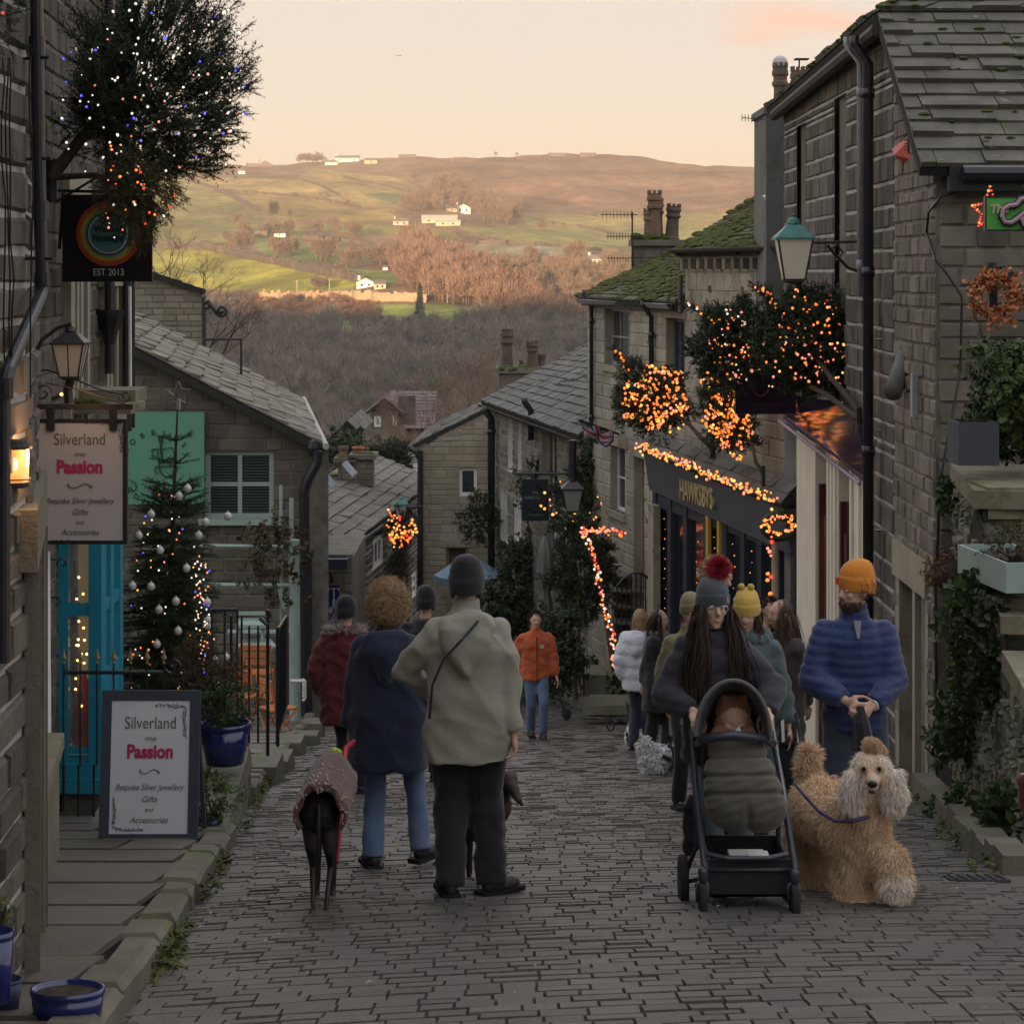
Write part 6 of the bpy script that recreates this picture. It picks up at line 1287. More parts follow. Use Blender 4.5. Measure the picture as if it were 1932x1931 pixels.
mb = MB(); a, b = P(56,767,12.5), P(251,767,12.5); mb.tube([a, b], .022, 4); 
for u in (96, 214): mb.box(P(u,792,12.48), (.022,.014,.06))
scroll(mb, P(82,742,12.5), .055, 1.3, (1,0,0), (0,0,1), 0, .006); scroll(mb, P(236,747,12.5), .04, 1.3, (1,0,0), (0,0,1), 3, .006); mb.tube([P(85,722,12.5), P(150,735,12.5), P(200,752,12.5), P(236,762,12.5)], .005, 4); scroll(mb, P(93,778,12.45), .03, 1, (1,0,0), (0,0,1), 1, .004)
mb.build('bracket', m_iron, r_)
mb = MB(); scroll(mb, P(83,1068,12.6), .05, 1.4, (1,0,0), (0,0,1), 1.5, .006); scroll(mb, P(118,1062,12.6), .035, 1.2, (1,0,0), (0,0,1), 4, .006, -1); scroll(mb, P(84,1118,12.6), .04, 1.3, (1,0,0), (0,0,1), 0, .006); scroll(mb, P(108,1132,12.6), .03, 1.3, (1,0,0), (0,0,1), 2, .005); mb.tube([P(70,1055,12.6), P(106,1055,12.6)], .006, 4); mb.tube([P(66,1128,12.6), P(112,1126,12.6)], .006, 4); mb.tube([P(62,1150,12.6), P(80,1128,12.6), P(90,1070,12.6)], .006, 4)
tag(mb.build('scroll_bracket', m_iron), 'black wrought iron scrolls on the wall under the hanging silver sign', 'bracket')
# A-board
tl = math.radians(8); r_, c, w_, h, put, draw, ax = panel('signboard', 190, 376, 1304, 1588, 13.3, m_whb, 'white pavement signboard in a dark blue grey frame standing on the flagstones', th=.022, rx=tl, fr=M('board_frame', (.045,.055,.075), (.055,.065,.085), .5, 5), fw=.062)
def put2(txt, fu, fv, *a, **k): return put(txt, .17+.66*fu+.0, .09+.82*fv, *a, **k)
put_, draw_ = put, draw
shopsign(lambda t, fu, fv, size, m_, **k: put_(t, .11+.78*fu, .075+.85*fv, size*.85, m_, **k), lambda pts, r, m_, nm='ornament': draw_([[(.11+.78*x, .075+.85*y) for x, y in q] for q in pts], r, m_, nm), w_/h*.95, .98)
mb = MB()
for s_ in (-1, 1):
    b0 = c - ax[2]*(h/2) + ax[0]*(s_*(w_/2-.03)); mb.box(b0-ax[2]*.06, (.02,.016,.065), ax)
    t0 = c + ax[2]*(h/2-.05) + ax[0]*(s_*(w_/2-.03)) + V((0,.02,0)); mb.tube([t0, V((t0.x, t0.y+.42, b0.z-.2))], .018, 4)
mb.build('leg', M('board_frame', (.045,.055,.075), None), r_)
# round rainbow sign
r_, c, w_, h, put, draw, ax = panel('hanging_sign', 118, 288, 367, 532, 14.9, M('black_board', (.013,.011,.014), None, .35), 'black square sign with a rainbow ringed round teal badge, under the big fir', th=.03)
cc = c + V((-.03,-.018,.02)); cc = P(205,441,14.86)
for r1, m in ((.222,(.42,.07,.03)),(.193,(.50,.22,.03)),(.178,(.42,.40,.08)),(.166,(.12,.33,.12)),(.152,(.10,.04,.12)),(.137,(.50,.55,.60)),(.128,(.07,.22,.22))):
    mb = MB(); k = 44; dd_ = .0035*(.222-r1)/.02; mb.add([cc+V((math.cos(i*6.283/k)*r1, -dd_, math.sin(i*6.283/k)*r1)) for i in range(k)], [tuple(range(k))]); mb.build('ring', M('rb_%d' % int(r1*1000), m, None, .5), r_)
for i, t in enumerate(("Wave of", "Nostalgia")): text(t, .062, 'lettering', M('ink', (.01,.015,.02), None, .6), r_, frameM(cc+V((0,-.024,.032-.062*i)), (1,0,0), (0,-1,0)), ext=.0006, bold=.002, sx=.9)
text("EST 2013", .068, 'lettering', m_white, r_, frameM(P(205,514,14.86), (1,0,0), (0,-1,0)), ext=.0006, sx=.82)
mb = MB(); mb.tube([P(110,360,14.9), P(292,364,14.9)], .014, 4); mb.tube([P(112,470,14.9), P(120,360,14.9)], .012, 4); mb.tube([P(100,385,14.9), P(190,330,14.9), P(250,362,14.9)], .012, 4); mb.build('bracket', m_iron, r_)
# hawthorn sign
r_, c, w_, h, put, draw, ax = panel('hanging_sign', 985, 1035, 903, 982, 41, M('ink_board', (.016,.024,.034), None, .4), 'plain dark navy hanging sign with small pale lettering over the garden', th=.04)
put("THE", .5, .33, .085, m_grey); put("HAWTHORN", .5, .45, .10, m_grey, sx=.85); put("RESTAURANT", .5, .86, .07, m_grey, sx=.85)
mb = MB(); mb.tube([P(968,893,41), P(1078,893,41)], .025, 5); mb.tube([P(1010,893,41), P(1010,903,41)], .03, 4); mb.build('bracket', m_iron, r_)
# blue banner with the tall T
r_, c, w_, h, put, draw, ax = panel('banner_sign', 617, 643, 1101, 1172, 42.5, M('royal_board', (.014,.016,.085), (.02,.022,.10), .4, 3), 'narrow royal blue upright sign with a tall white T, on the wall past the cafe', th=.04, fr=m_mid, fw=.03)
m_lil = M('lilac_ink', (.48,.50,.66), None, .5)
draw([[(.5,.13),(.5,.62)], [(.16,.12),(.84,.12)], [(.16,.12),(.14,.17)], [(.84,.12),(.86,.17)], [(.5,.78),(.5,.86)]], .012, m_lil, 'lettering'); put("S", .30, .70, .20, m_lil, bold=.006); put("S", .70, .70, .20, m_lil, bold=.006, sx=-1); draw([[(.38,.44),(.5,.40),(.62,.44),(.55,.5),(.6,.58),(.5,.64),(.4,.58),(.45,.5),(.38,.44)], [(.2,.89),(.8,.89)], [(.25,.93),(.75,.93)], [(.18,.965),(.82,.965)]], .008, m_lil)
Fb = Face((X(583,42.9),42.9), (X(664,42.9),42.9)); 
mb = MB(); stones(mb, Fb, 0, Fb.L, -9, Z(1046,42.9), [], rh=(.14,.22), sl=(.25,.5)); mb.box(Fb.pt(Fb.L/2, -6.6, -2.2), (Fb.L/2-.01, 2, 2.2)); o = tag(mb.build('stone_wall', [m_mid, m_midj]), 'stone wall carrying the blue upright sign just past the cafe corner', 'wall')
mb = MB(); pts = [P(608+18*math.cos(a), 1092+18*math.sin(a), 42.6) for a in np.linspace(0, 6.28, 18)]; mb.tube(pts, .03, 5); tag(mb.build('ring_bracket', m_iron), 'black iron ring above the blue upright sign', 'ring')
mb = MB(); mb.box(P(633,1062,42.4), (.24,.2,.1)); mb.tube([P(612,1050,42.5), P(655,1050,42.5)], .03, 5); tag(mb.build('awning_box', m_navy), 'small dark awning box on the wall above the blue upright sign', 'awning')
# green sign with carved lettering, upper right
r_, c, w_, h, put, draw, ax = panel('hanging_sign', 1857, 2040, 370, 436, 15.6, M('lime_board', (.07,.34,.06), (.12,.40,.08), .5, 4, bump=.3), 'bright green carved shop sign with pale pink S at the right edge', th=.04, fr=m_iron, fw=.012)
text("The", .085, 'lettering', M('cream_letter', (.40,.38,.24), None, .5), r_, frameM(P(1884,394,15.55), (1,0,.06), (0,-1,0)), ext=.004, bold=.003, shear=.25)
mb = MB()
for r, m, y in ((.030, 0, 15.565), (.017, 1, 15.545)):
    q = [(1918,386),(1903,388),(1893,395),(1890,408),(1896,419),(1908,420),(1920,412),(1932,402),(1948,396),(1958,402),(1958,418),(1946,428),(1932,424),(1928,414),(1938,409)]
    mb.tube([P(u,v,y) for u, v in q], r, 6, mi=m)
    mb.tube([P(u,v,y) for u, v in ((1918,386),(1926,376),(1945,371),(1970,372),(2000,380))], r, 6, mi=m)
mb.build('carved_letter', [m_iron, M('pink_letter', (.40,.26,.30), None, .5)], r_)
mb = MB(); mb.tube([P(1932,352,15.6), P(1990,352,15.6), P(1990,372,15.6)], .012, 5); mb.build('bracket', m_iron, r_)
star = [(1835,388),(1857,384),(1868,352),(1878,382),(1900,384),(1884,404),(1892,430),(1868,414),(1846,426),(1852,404)]
pts = []
for i in range(10):
    a, b = star[i], star[(i+1) % 10]
    for k in range(4): pts.append(P(a[0]+(b[0]-a[0])*k/4, a[1]+(b[1]-a[1])*k/4, 15.9))
lights('red glowing star of small lights behind the bright green sign', pts, ['red','orange','red'], .0105, wire=False); mb = MB(); mb.tube(pts+[pts[0]], .006, 4); tag(mb.build('star_frame', m_iron), 'wire star frame behind the bright green sign', 'star'); 
# leaf wreath
c = P(1873,560,18.3); wr = empty('wreath', c, 'wreath of coppery orange leaves hanging on the wall below the green sign', 'wreath'); p, d = [], []; r = np.random.RandomState(4)
for i in range(210): a = r.uniform(0, 6.28); q = 38/FPX*18.3*(1+r.normal()*.22); p.append(c+V((math.cos(a)*q, -.03-abs(r.normal())*.03, math.sin(a)*q*1.05))); d.append((r.normal(), -1.2, r.normal()))
stampR('leaves', p, d, .062, [sprig_leaf(90+i, 5, .55, .34, .2) for i in range(3)], M('copper_leaf', (.42,.14,.05), (.52,.22,.09), .5, 8, isl=.3), wr, 3); mb = MB(); mb.tube([c+V((math.cos(a)*.17, 0, math.sin(a)*.17)) for a in np.linspace(0,6.28,16)], .02, 5); mb.build('ring', m_bark, wr)
mb = MB(); mb.tube([P(1871,495,18.4), P(1873,590,18.4)], .045, 8); mb.tube([P(1855,505,18.4), P(1890,503,18.4)], .02, 5); scroll(mb, P(1925,540,18.5), .12, .8, (1,0,0), (0,0,1), 2, .035, 1, .8); tag(mb.build('lamp_bracket', m_iron), 'black iron bracket on the wall behind the leaf wreath', 'bracket')
# purple hanging sign
r_, c, w_, h, put, draw, ax = panel('hanging_sign', 1387, 1502, 690, 781, 27.6, M('plum_board', (.022,.012,.035), (.03,.016,.045), .3, 3), 'dark purple hanging sign half hidden under the largest right hand fir', th=.04, fr=M('plum_trim', (.06,.05,.09), None, .4), fw=.012)
draw([[(.42+.13*math.cos(a), .42+.2*math.sin(a)) for a in np.linspace(.2, 2.9, 12)]], .012, M('rose', (.30,.06,.06), None, .5)); draw([[(.30+i*.03, .80+.03*math.sin(i*1.9)) for i in range(16)]], .006, M('rose2', (.20,.08,.14), None, .5))
mb = MB(); mb.tube([P(1388,688,27.6), P(1530,688,27.6)], .02, 4); mb.build('bracket', m_iron, r_)
# -------- lanterns
def lantern(name, label, top, wid, hg, roofm, glassm, d, framem=None, dome=True, lit=None, inverted=False, parent=None, brk=()):
    """top: pixel of the finial tip; wid, hg: size in pixels"""
    c = P(top[0], top[1], d); s_ = d/FPX; W, H = wid*s_/2, hg*s_; framem = framem or m_iron; root = empty(name, c-V((0,0,H)), label, 'lamp', 'lanterns on brackets along the street'); a = [V((0,0,0))]
    mb = MB(); z = lambda f: c.z - H*f
    mb.lathe([(W*.03,0),(W*.10,-H*.02),(W*.05,-H*.05),(W*.30,-H*.09),(W*.36,-H*.15),(W*.30,-H*.17)], c, 12)
    n = 4; k = math.pi/4
    for r0, z0, r1, z1 in ((W*.30*1.2,.16,W*.45*1.3,.19),(W*.45*1.3,.19,W*1.35,.35),(W*1.38,.35,W*1.38,.385)):
        v = [V((c.x+math.cos(k+i*math.pi/2)*r, c.y+math.sin(k+i*math.pi/2)*r, z(q))) for r, q in ((r0,z0),(r1,z1)) for i in range(4)]; mb.add(v, [(0,1,5,4),(1,2,6,5),(2,3,7,6),(3,0,4,7)] + ([(4,5,6,7)] if z1 > .38 else []))
    mb.build('lamp_roof', roofm, root)
    t, b = W*1.2, W*.72; fr = MB(); gl = MB(); T_ = [V((c.x+math.cos(k+i*math.pi/2)*t, c.y+math.sin(k+i*math.pi/2)*t, z(.385))) for i in range(4)]; B_ = [V((c.x+math.cos(k+i*math.pi/2)*b, c.y+math.sin(k+i*math.pi/2)*b, z(.95))) for i in range(4)]
    for i in range(4): fr.tube([T_[i], B_[i]], W*.05, 4); j = (i+1) % 4; gl.quad(T_[i], T_[j], B_[j], B_[i]); fr.tube([B_[i], B_[j]], W*.06, 4)
    if hg < 200 and wid > 40: 
        for i in range(4): j = (i+1) % 4; fr.tube([(T_[i]+T_[j])/2, (B_[i]+B_[j])/2], W*.035, 4) if name == 'wall_lantern' else None
    fr.lathe([(b*.7,0),(b*.75,H*.03),(b*.5,H*.04)], (c.x,c.y,z(1)), 8); fr.build('cage', framem, root); gl.build('glass', glassm, root)
    if brk:
        mb = MB(); 
        for q, r in brk: mb.tube([P(u,v,dd) for u,v,dd in q], r, 6)
        mb.build('bracket', m_iron, root)
    return root
lantern('wall_lantern', 'black pointed lantern with cloudy glass above the hanging silver sign', (133,608), 68, 108, m_iron, m_lampg, 12.9, brk=[([(133,716,12.9),(128,735,12.9),(130,760,12.9)],.03), ([(133,612,12.9),(110,618,12.9),(80,640,12.9),(68,665,12.9)],.012), ([(60,700,12.9),(90,698,12.9),(133,712,12.9),(190,735,12.9),(235,745,12.9)],.006)])
lantern('street_lamp', 'big street lantern with green copper top and pale glass beside the black pipe', (1497,402), 76, 132, m_copper, M('pearl_glass', (.50,.46,.38), (.44,.41,.35), .3, 2, emit=(1,.85,.6), es=.03), 23.2, brk=[([(1535,458,23.2),(1645,455,23.2)],.016), ([(1640,520,23),(1600,505,23),(1575,480,23),(1560,462,23)],.018), ([(1560,475,23),(1578,462,23),(1590,475,23),(1578,492,23)],.014)])
lantern('street_lamp', 'distant small street lantern with green top over the long grey roof', (757,934), 27, 46, m_copper, M('sky_glass', (.40,.46,.55), None, .3), 47.2, brk=[([(770,958,47.2),(795,955,48)],.03), ([(795,985,48),(780,972,47.5),(772,960,47.2)],.025)])
lantern('street_lamp', 'black topped lantern hanging above the garden entrance beside the navy sign', (1080,895), 44, 72, m_iron, M('clear_glass', (.25,.26,.25), None, .1, spec=.8), 39, brk=[([(1080,830,39),(1080,905,39)],.075)])
# wall lamp, lit
wl = empty('wall_lamp', P(28,875,7.6), 'lit round wall lamp with a warm glowing bulb at the left edge', 'lamp'); c = P(27,875,7.6); s_ = 7.6/FPX; mb = MB(); mb.lathe([(27*s_,45*s_),(30*s_,38*s_),(34*s_,34*s_),(34*s_,29*s_),(26*s_,29*s_)], c, 16); mb.lathe([(26*s_,-34*s_),(31*s_,-34*s_),(31*s_,-42*s_),(20*s_,-45*s_),(.001,-45*s_)], c, 16); mb.lathe([(30.5*s_,-27*s_),(31.5*s_,-27*s_),(31.5*s_,-29*s_),(30.5*s_,-29*s_)], c, 16); mb.box(c+V((-.05,.02,0)), (.02,.03,.06)); mb.build('housing', m_ironr, wl)
mb = MB(); mb.lathe([(27*s_,30*s_),(27*s_,-36*s_)], c, 18); mb.build('glass', M('amber_lens', (1,.72,.38), None, .25, emit=(1,.40,.10), es=.30, trans=.6), wl)
mb = MB(); mb.ell(c+V((0,0,-2*s_)), (8*s_,8*s_,12*s_), 10); mb.build('bulb', M('hot_bulb', (1,.8,.5), None, .5, emit=(1,.62,.25), es=6), wl)
pl_ = bpy.data.lights.new('wall_lamp_light', 'POINT'); pl_.energy = 1.0; pl_.color = (1,.50,.18); pl_.shadow_soft_size = .03; po_ = bpy.data.objects.new('wall_lamp_light', pl_); COL.objects.link(po_); po_.location = c+V((.085,.05,.02)); po_.parent = wl; po_.matrix_parent_inverse = world_of(wl).inverted()
pl2 = bpy.data.lights.new('lamp_glow', 'POINT'); pl2.energy = .8; pl2.color = (1,.50,.18); pl2.shadow_soft_size = .03; p2_ = bpy.data.objects.new('lamp_glow', pl2); COL.objects.link(p2_); p2_.location = P(120,735,12.1); 
spd = empty('sign_light', P(118,742,12.15), 'small downlight shining on the hanging silver sign', 'lamp'); mb = MB(); mb.tube([P(100,752,12.25), P(116,744,12.12)], .012, 6); mb.build('housing', m_iron, spd); p2_.parent = spd; p2_.matrix_parent_inverse = world_of(spd).inverted()
# -------- pots and planters
def potp(name, u0, u1, v0, v1, d, mat, label, cat='pot', flare=.82, rimh=.12, soil=True, oval=1):
    cx, w_, h = X((u0+u1)/2, d), (u1-u0)/FPX*d/2, (v1-v0)/FPX*d; zb = Z(v1, d); root = empty(name, (cx, d, zb), label, cat)
    mb = MB(); mb.lathe([(w_*flare*.92,0),(w_*flare,.02*h),(w_*(flare+.4*(1-flare)),.4*h),(w_*.96,h*(1-rimh)),(w_*.95,h*(1-rimh)),(w_,h*(1-rimh)+.004),(w_,h),(w_*.9,h),(w_*.88,h*.8)], (cx,d,zb), 28, sy=oval); mb.build('pot_body', mat, root, True)
    if soil: mb = MB(); mb.lathe([(w_*.9,.82*h),(.001,.84*h)], (cx,d,zb), 20, sy=oval); mb.build('soil', M('soil', (.03,.022,.015), (.07,.05,.035), .95, 30, bump=.8), root)
    return root
potp('flower_pot', 374, 474, 1362, 1440, 16.3, m_blueg, 'big round cobalt blue glazed pot behind the signboard', flare=.70)
potp('flower_pot', 368, 418, 1538, 1566, 14.1, m_blueg, 'low navy pot beside the right foot of the signboard', flare=.85)
potp('flower_pot', 57, 198, 1862, 1917, 6.95, m_blueg, 'wide shallow oval blue planter at the lower left, filled with soil', flare=.9, rimh=.25, oval=.75)
potp('flower_pot', -34, 26, 1755, 1890, 6.8, m_blueg, 'blue glazed pot cut off by the left edge', flare=.75)
potp('flower_pot', -15, 42, 1845, 1905, 7.04, M('dull_blue', (.03,.035,.08), (.04,.045,.10), .4, 6), 'duller blue pot standing behind the cut off pot at the left edge', flare=.75)
def boxp(name, u0, u1, v0, v1, d, dep, mat, label, th=.02):
    x0, x1, z0, z1 = X(u0,d), X(u1,d), Z(v1,d), Z(v0,d); root = empty(name, ((x0+x1)/2, d, z0), label, 'planter'); mb = MB()
    for a, b, p_, q in ((x0,x1,d,d+th),(x0,x1,d+dep-th,d+dep),(x0,x0+th,d+th,d+dep-th),(x1-th,x1,d+th,d+dep-th)): mb.box(((a+b)/2,(p_+q)/2,(z0+z1)/2), ((b-a)/2,(q-p_)/2,(z1-z0)/2))
    mb.build('planter_sides', mat, root); mb = MB(); mb.box(((x0+x1)/2, d+dep/2, z1-.07), ((x1-x0)/2-th, dep/2-th, .02)); mb.build('soil', M('soil', (.03,.022,.015)), root); return root
boxp('planter', 1808, 1885, 797, 878, 17.2, .42, M('slate_planter', (.055,.062,.075), (.065,.072,.085), .7, 9), 'square slate grey planter standing on the terrace coping')
boxp('planter', 1896, 2010, 1061, 1118, 14.6, 1.0, m_sage, 'long sage green trough planter on the terrace ledge at the right edge')
bpy.data.objects['planter.001'].rotation_euler = (0, 0, .12)
mb = MB(); a = P(1880,1000,15.2); mb.box(P(1925,1135,15.1), (.25,.2,.05)); tag(mb.build('ledge_slab', m_cope), 'stone slab under the sage green trough planter', 'slab')
# -------- railings
def rail(name, label, pts, h, mat, step=.13, r=.009, top=.014, spear=None, cat='railing', low=True):
    root = empty(name, pts[0], label, cat); mb = MB(); tp = [V(p)+V((0,0,h)) for p in pts]; mb.tube(tp, top, 6)
    if low: mb.tube([V(p)+V((0,0,h*.1)) for p in pts], top*.8, 4)
    mb.build('rail', mat, root); bb = MB(); sp = MB()
    for a, b in zip(pts[:-1], pts[1:]):
        a, b = V(a), V(b); n = max(1, int((b-a).length/step))
        for i in range(n+1): p = a.lerp(b, i/n); bb.tube([p, p+V((0,0,h+(.06 if spear else 0)))], r, 5); sp.lathe([(.004,0),(.011,.012),(.005,.022),(.020,.045),(.012,.065),(.001,.115)], p+V((0,0,h+.05)), 6, sy=.5) if spear else None
    bb.build('baluster', mat, root)
    if spear: sp.build('spear_head', spear, root)
    return root
m_gilt = M('dull_gilt', (.34,.27,.15), (.24,.20,.13), .45, 20, metal=.4)
zz = Z(1268,14.4); yb = 14.4; hb = .62
rr_ = rail('railing', 'black railing with gilt spear heads in front of the teal bay window', [(X(120,yb),yb,zz-hb),(X(309,yb),yb,zz-hb)], hb, m_iron, step=.107, spear=m_gilt, r=.007, low=False)
mb = MB(); scroll(mb, P(328,1254,14.4), .062, 1.2, (1,0,0), (0,0,1), 3.6, .010, 1); mb.build('scroll_end', m_iron, rr_)
mb = MB(); mb.tube([P(120,1265,14.4)-V((0,0,hb)), P(120,1530,14.4)], .012, 5); mb.tube([P(148,1265,14.4)-V((0,0,hb)), P(148,1540,14.4)], .008, 5); mb.tube([P(177,1265,14.4)-V((0,0,hb)), P(177,1540,14.4)], .008, 5); mb.build('post', m_iron, rr_)
y1_ = 19.5
rr_ = rail('railing', 'tall black stair railing between the decorated tree and the cafe pole', [(X(400,17.9),17.9,Z(1430,17.9)),(X(448,17.9),17.9,Z(1430,17.9))], (1430-1150)/FPX*17.9, m_iron, step=.10, r=.010, low=False)
mb = MB(); scroll(mb, P(502,1162,19), .05, .7, (1,0,0), (0,0,1), 1.57, .011, -1); mb.tube([P(448,1150,18), P(500,1150,19)], .012, 6)
for u, v0, v1, r in ((436,1160,1440,.013),(456,1160,1330,.010),(470,1180,1400,.010),(487,1180,1400,.010),(505,1178,1425,.016),(524,1182,1408,.016)): mb.tube([P(u,v0,18.6), P(u,v1,18.6)], r, 6)
mb.tube([P(490,1165,18.6), P(505,1178,18.6)], .02, 6); mb.tube([P(505,1178,18.6), P(505,1150,18.6)], .014, 6); mb.tube([P(524,1188,18.6), P(540,1162,20)], .014, 6); mb.slab([P(520,1190,19.5), P(540,1166,19.5), P(540,1330,19.5), P(520,1400,19.5)], (.01,.12,0)); mb.build('post', m_iron, rr_)
# -------- sage green frame of the cafe terrace
gf = empty('pergola_frame', P(553,1362,33), 'pale sage green metal frame with tall post at the edge of the cafe terrace', 'frame'); mb = MB()
mb.tube([P(557,1362,33), P(555,1018,33)], .085, 10); mb.build('post', m_sage, gf); mb = MB(); mb.tube([P(550,1030,33.1), P(550,940,33.1)], .033, 8); mb.tube([P(531,1185,33.3), P(530,915,33.3)], .026, 8); mb.build('upright', m_sage, gf)
mb = MB(); mb.tube([P(552,1031,33), P(374,1029,33)], .03, 6); mb.tube([P(548,1104,33), P(382,1103,33)], .035, 6); mb.tube([P(548,1193,33), P(430,1193,33)], .05, 6); mb.tube([P(530,1110,33), P(540,1146,33)], .07, 6); mb.build('crossbar', m_sage, gf); mb = MB(); mb.tube([P(557,1366,33), P(557,1392,33)], .12, 8); mb.build('base', m_brown, gf)
mb = MB(); 
for i in range(5): mb.tube([P(566+3*math.cos(a)*2+4, 1287+i*7+6*math.sin(a), 32.8) for a in np.linspace(-1.5, 1.5, 7)], .022, 5)
mb.tube([P(548,1284,32.8), P(575,1284,32.8)], .03, 5); tag(mb.build('cycle_hoops', m_white), 'white looped wire hoops fixed at knee height on the sage post', 'hoops')
# bench, table and orange chairs
bn = empty('bench', P(478,1200,32), 'pale green slatted bench behind the black railing', 'bench'); 
def pbox(mb, u0, u1, v0, v1, d, dd_=.03): a, b = P(u0,v1,d), P(u1,v0,d); mb.box(((a.x+b.x)/2, d+dd_/2, (a.z+b.z)/2), (abs(b.x-a.x)/2, dd_/2, abs(b.z-a.z)/2))
mb = MB(); pbox(mb,500,547,1156,1161,32); pbox(mb,496,548,1165,1172,32)
for v in (1152,1166,1176): pbox(mb,496-0,548,v,v+7,32)
mb = MB(); [pbox(mb,498,548,v,v+8,32.4) for v in (1152,1166)]; mb.build('backrest', m_sage, bn); mb = MB(); mb.slab([P(494,1185,31.6), P(552,1185,31.6), P(556,1176,32.4), P(498,1176,32.4)], (0,0,.05)); mb.build('seat', m_sage, bn)
for u in (500, 545): mb = MB(); mb.tube([P(u,1186,31.7), P(u-2,1235,31.7)], .03, 5); mb.build('leg', m_sage, bn)
bn.location = P(478,1235,32); 
for o in bn.children: o.matrix_parent_inverse = world_of(bn).inverted()
bn.location = bn.location + V((-.38,0,0))
tb_ = empty('table', P(490,1300,31), 'pale green cafe table among the orange chairs', 'table'); mb = MB(); mb.slab([P(446,1222,31.4), P(522,1222,31.4), P(510,1208,32), P(462,1208,32)], (0,0,.03)); mb.build('table_top', m_sage, tb_)
for u in (456, 512): mb = MB(); mb.tube([P(u,1222,31.4), P(u+(6 if u < 480 else -6),1300,31.4)], .02, 5); mb.build('leg', m_sage, tb_)
def chair(label, c, rz, sc_):
    root = empty('folding_chair', c, label, 'chair', 'orange folding chairs on the cafe terrace', rz=0); Mx = Matrix.Translation(c) @ Matrix.Rotation(rz, 4, 'Z') @ Matrix.Scale(sc_, 4); q = lambda x, y, z: Mx @ V((x, y, z)); ax = (Mx.to_3x3() @ V((1,0,0)), Mx.to_3x3() @ V((0,1,0)), Mx.to_3x3() @ V((0,0,1)))
    mb = MB(); [mb.box(q(0, .19+.012*i, .62+.10*i), (.19,.012,.036), ax) for i in range(3)]; mb.build('backrest', m_orange, root)
    mb = MB(); [mb.box(q(0, -.16+.065*i, .45), (.19,.026,.012), ax) for i in range(6)]; mb.build('seat', m_orange, root)
    for s_ in (-1, 1):
        mb = MB(); mb.tube([q(.2*s_,.22,.86), q(.2*s_,.16,.47), q(.2*s_,-.22,0)], .013*sc_, 5); mb.build('leg', m_orange, root); mb = MB(); mb.tube([q(.18*s_,-.18,.45), q(.18*s_,.24,0)], .013*sc_, 5); mb.build('leg', m_orange, root)
    return root
chair('orange folding chair seen from the back beside the green table', P(487,1330,31), 3.1, 1.05); chair('orange folding chair turned sideways by the sage post', P(525,1398,29), 2.2, 1.0); chair('orange folding chair low behind the railing, nearer the tree', P(462,1372,29.5), .6, .95)
# -------- steps with railing on the right
st = empty('steps', P(1200,1300,37), 'dark stone steps up to the pale house door behind the curved railing', 'steps'); mb = MB()
for i in range(8): v = 1300-27*i; z0_ = Z(v,37.4); mb.box((X(1200,37.4)+.02, 37.4+.16*i+.4, z0_-.0), (.36,.5,.11)); mb.box((X(1200,37.4)+.02, 37.3+.16*i+.0, z0_+.12), (.37,.42,.018), mi=1)
mb.build('stone_step', [m_dark, m_kerb], st)
rl = empty('railing', P(1200,1250,36.8), 'black curved top iron railing in front of the house steps', 'railing'); mb = MB()
for i in range(9): u = 1164+i*9; v = 1080+ (abs(i-4)**2)*1.6; mb.tube([P(u,v,36.6), P(u,1300,36.6)], .012, 4)
mb.tube([P(1164+i*4.5, 1080+(abs(i/2-4)**2)*1.6, 36.6) for i in range(17)], .022, 5); mb.build('baluster', m_iron, rl)
mb = MB()
for u, v0, v1 in ((1092,1150,1290),(1100,1235,1330),(1085,1210,1320)): mb.tube([P(u,v0,35.5), P(u+2,v1,35.5)], .022, 5)
mb.tube([P(1075,1222,35.5), P(1094,1240,35.5)], .03, 5); mb.tube([P(1090,1255,35.5), P(1098,1262,35.5)], .03, 5); tag(mb.build('handrail', m_ironr), 'short bent handrail posts at the garden entrance', 'handrail')
mb = MB(); mb.slab([P(1065,1106,37.5), P(1080,1100,37.5), P(1098,1128,37.3), P(1088,1134,37.3)], (.02,.25,-.02)); tag(mb.build('mossy_stone', m_moss), 'mossy sloping wall cap at the garden entrance', 'stone')
for i, (u, v, d, hx, hz) in enumerate(((1120,1290,36,.2,.22),(1140,1330,34,.35,.07),(1180,1330,34.5,.6,.1))): mb = MB(); mb.box(P(u,v,d), (hx,.4,hz), taper=.92); mb.build('stone_block', m_kerb, label='mossy stone block at the foot of the house steps', cat='stone', group='blocks at the foot of the house steps')
# closed parasol, awning, flag, broom
pr = empty('parasol', P(1028,1245,38), 'closed grey green parasol tied round its pole in the dark garden', 'parasol'); mb = MB(); c = P(1028,1180,38); s_ = 38/FPX
n = 26; prof = [(15,-12),(17,10),(13,40),(9,62),(9,66),(15,84),(16,110),(12,140),(8,160),(2,172)]
vs = []; 
for r, z in prof:
    for j in range(n): a = j*6.283/n; q = r*s_*(1+.18*math.cos(a*7)); vs.append(c+V((math.cos(a)*q, math.sin(a)*q, z*s_)))
mb.add(vs, [(i*n+j, i*n+(j+1)%n, (i+1)*n+(j+1)%n, (i+1)*n+j) for i in range(len(prof)-1) for j in range(n)]); mb.build('canopy', M('parasol_cloth', (.11,.13,.115), (.16,.18,.16), .8, 3), pr, True); mb = MB(); mb.tube([c+V((0,0,-.7)), c+V((0,0,1.62))], .03, 6); mb.build('pole', m_ironr, pr)
aw = empty('parasol', P(860,1230,50), 'pale blue open parasol behind the man in the beige coat', 'parasol'); mb = MB(); t = P(885,1042,50); 
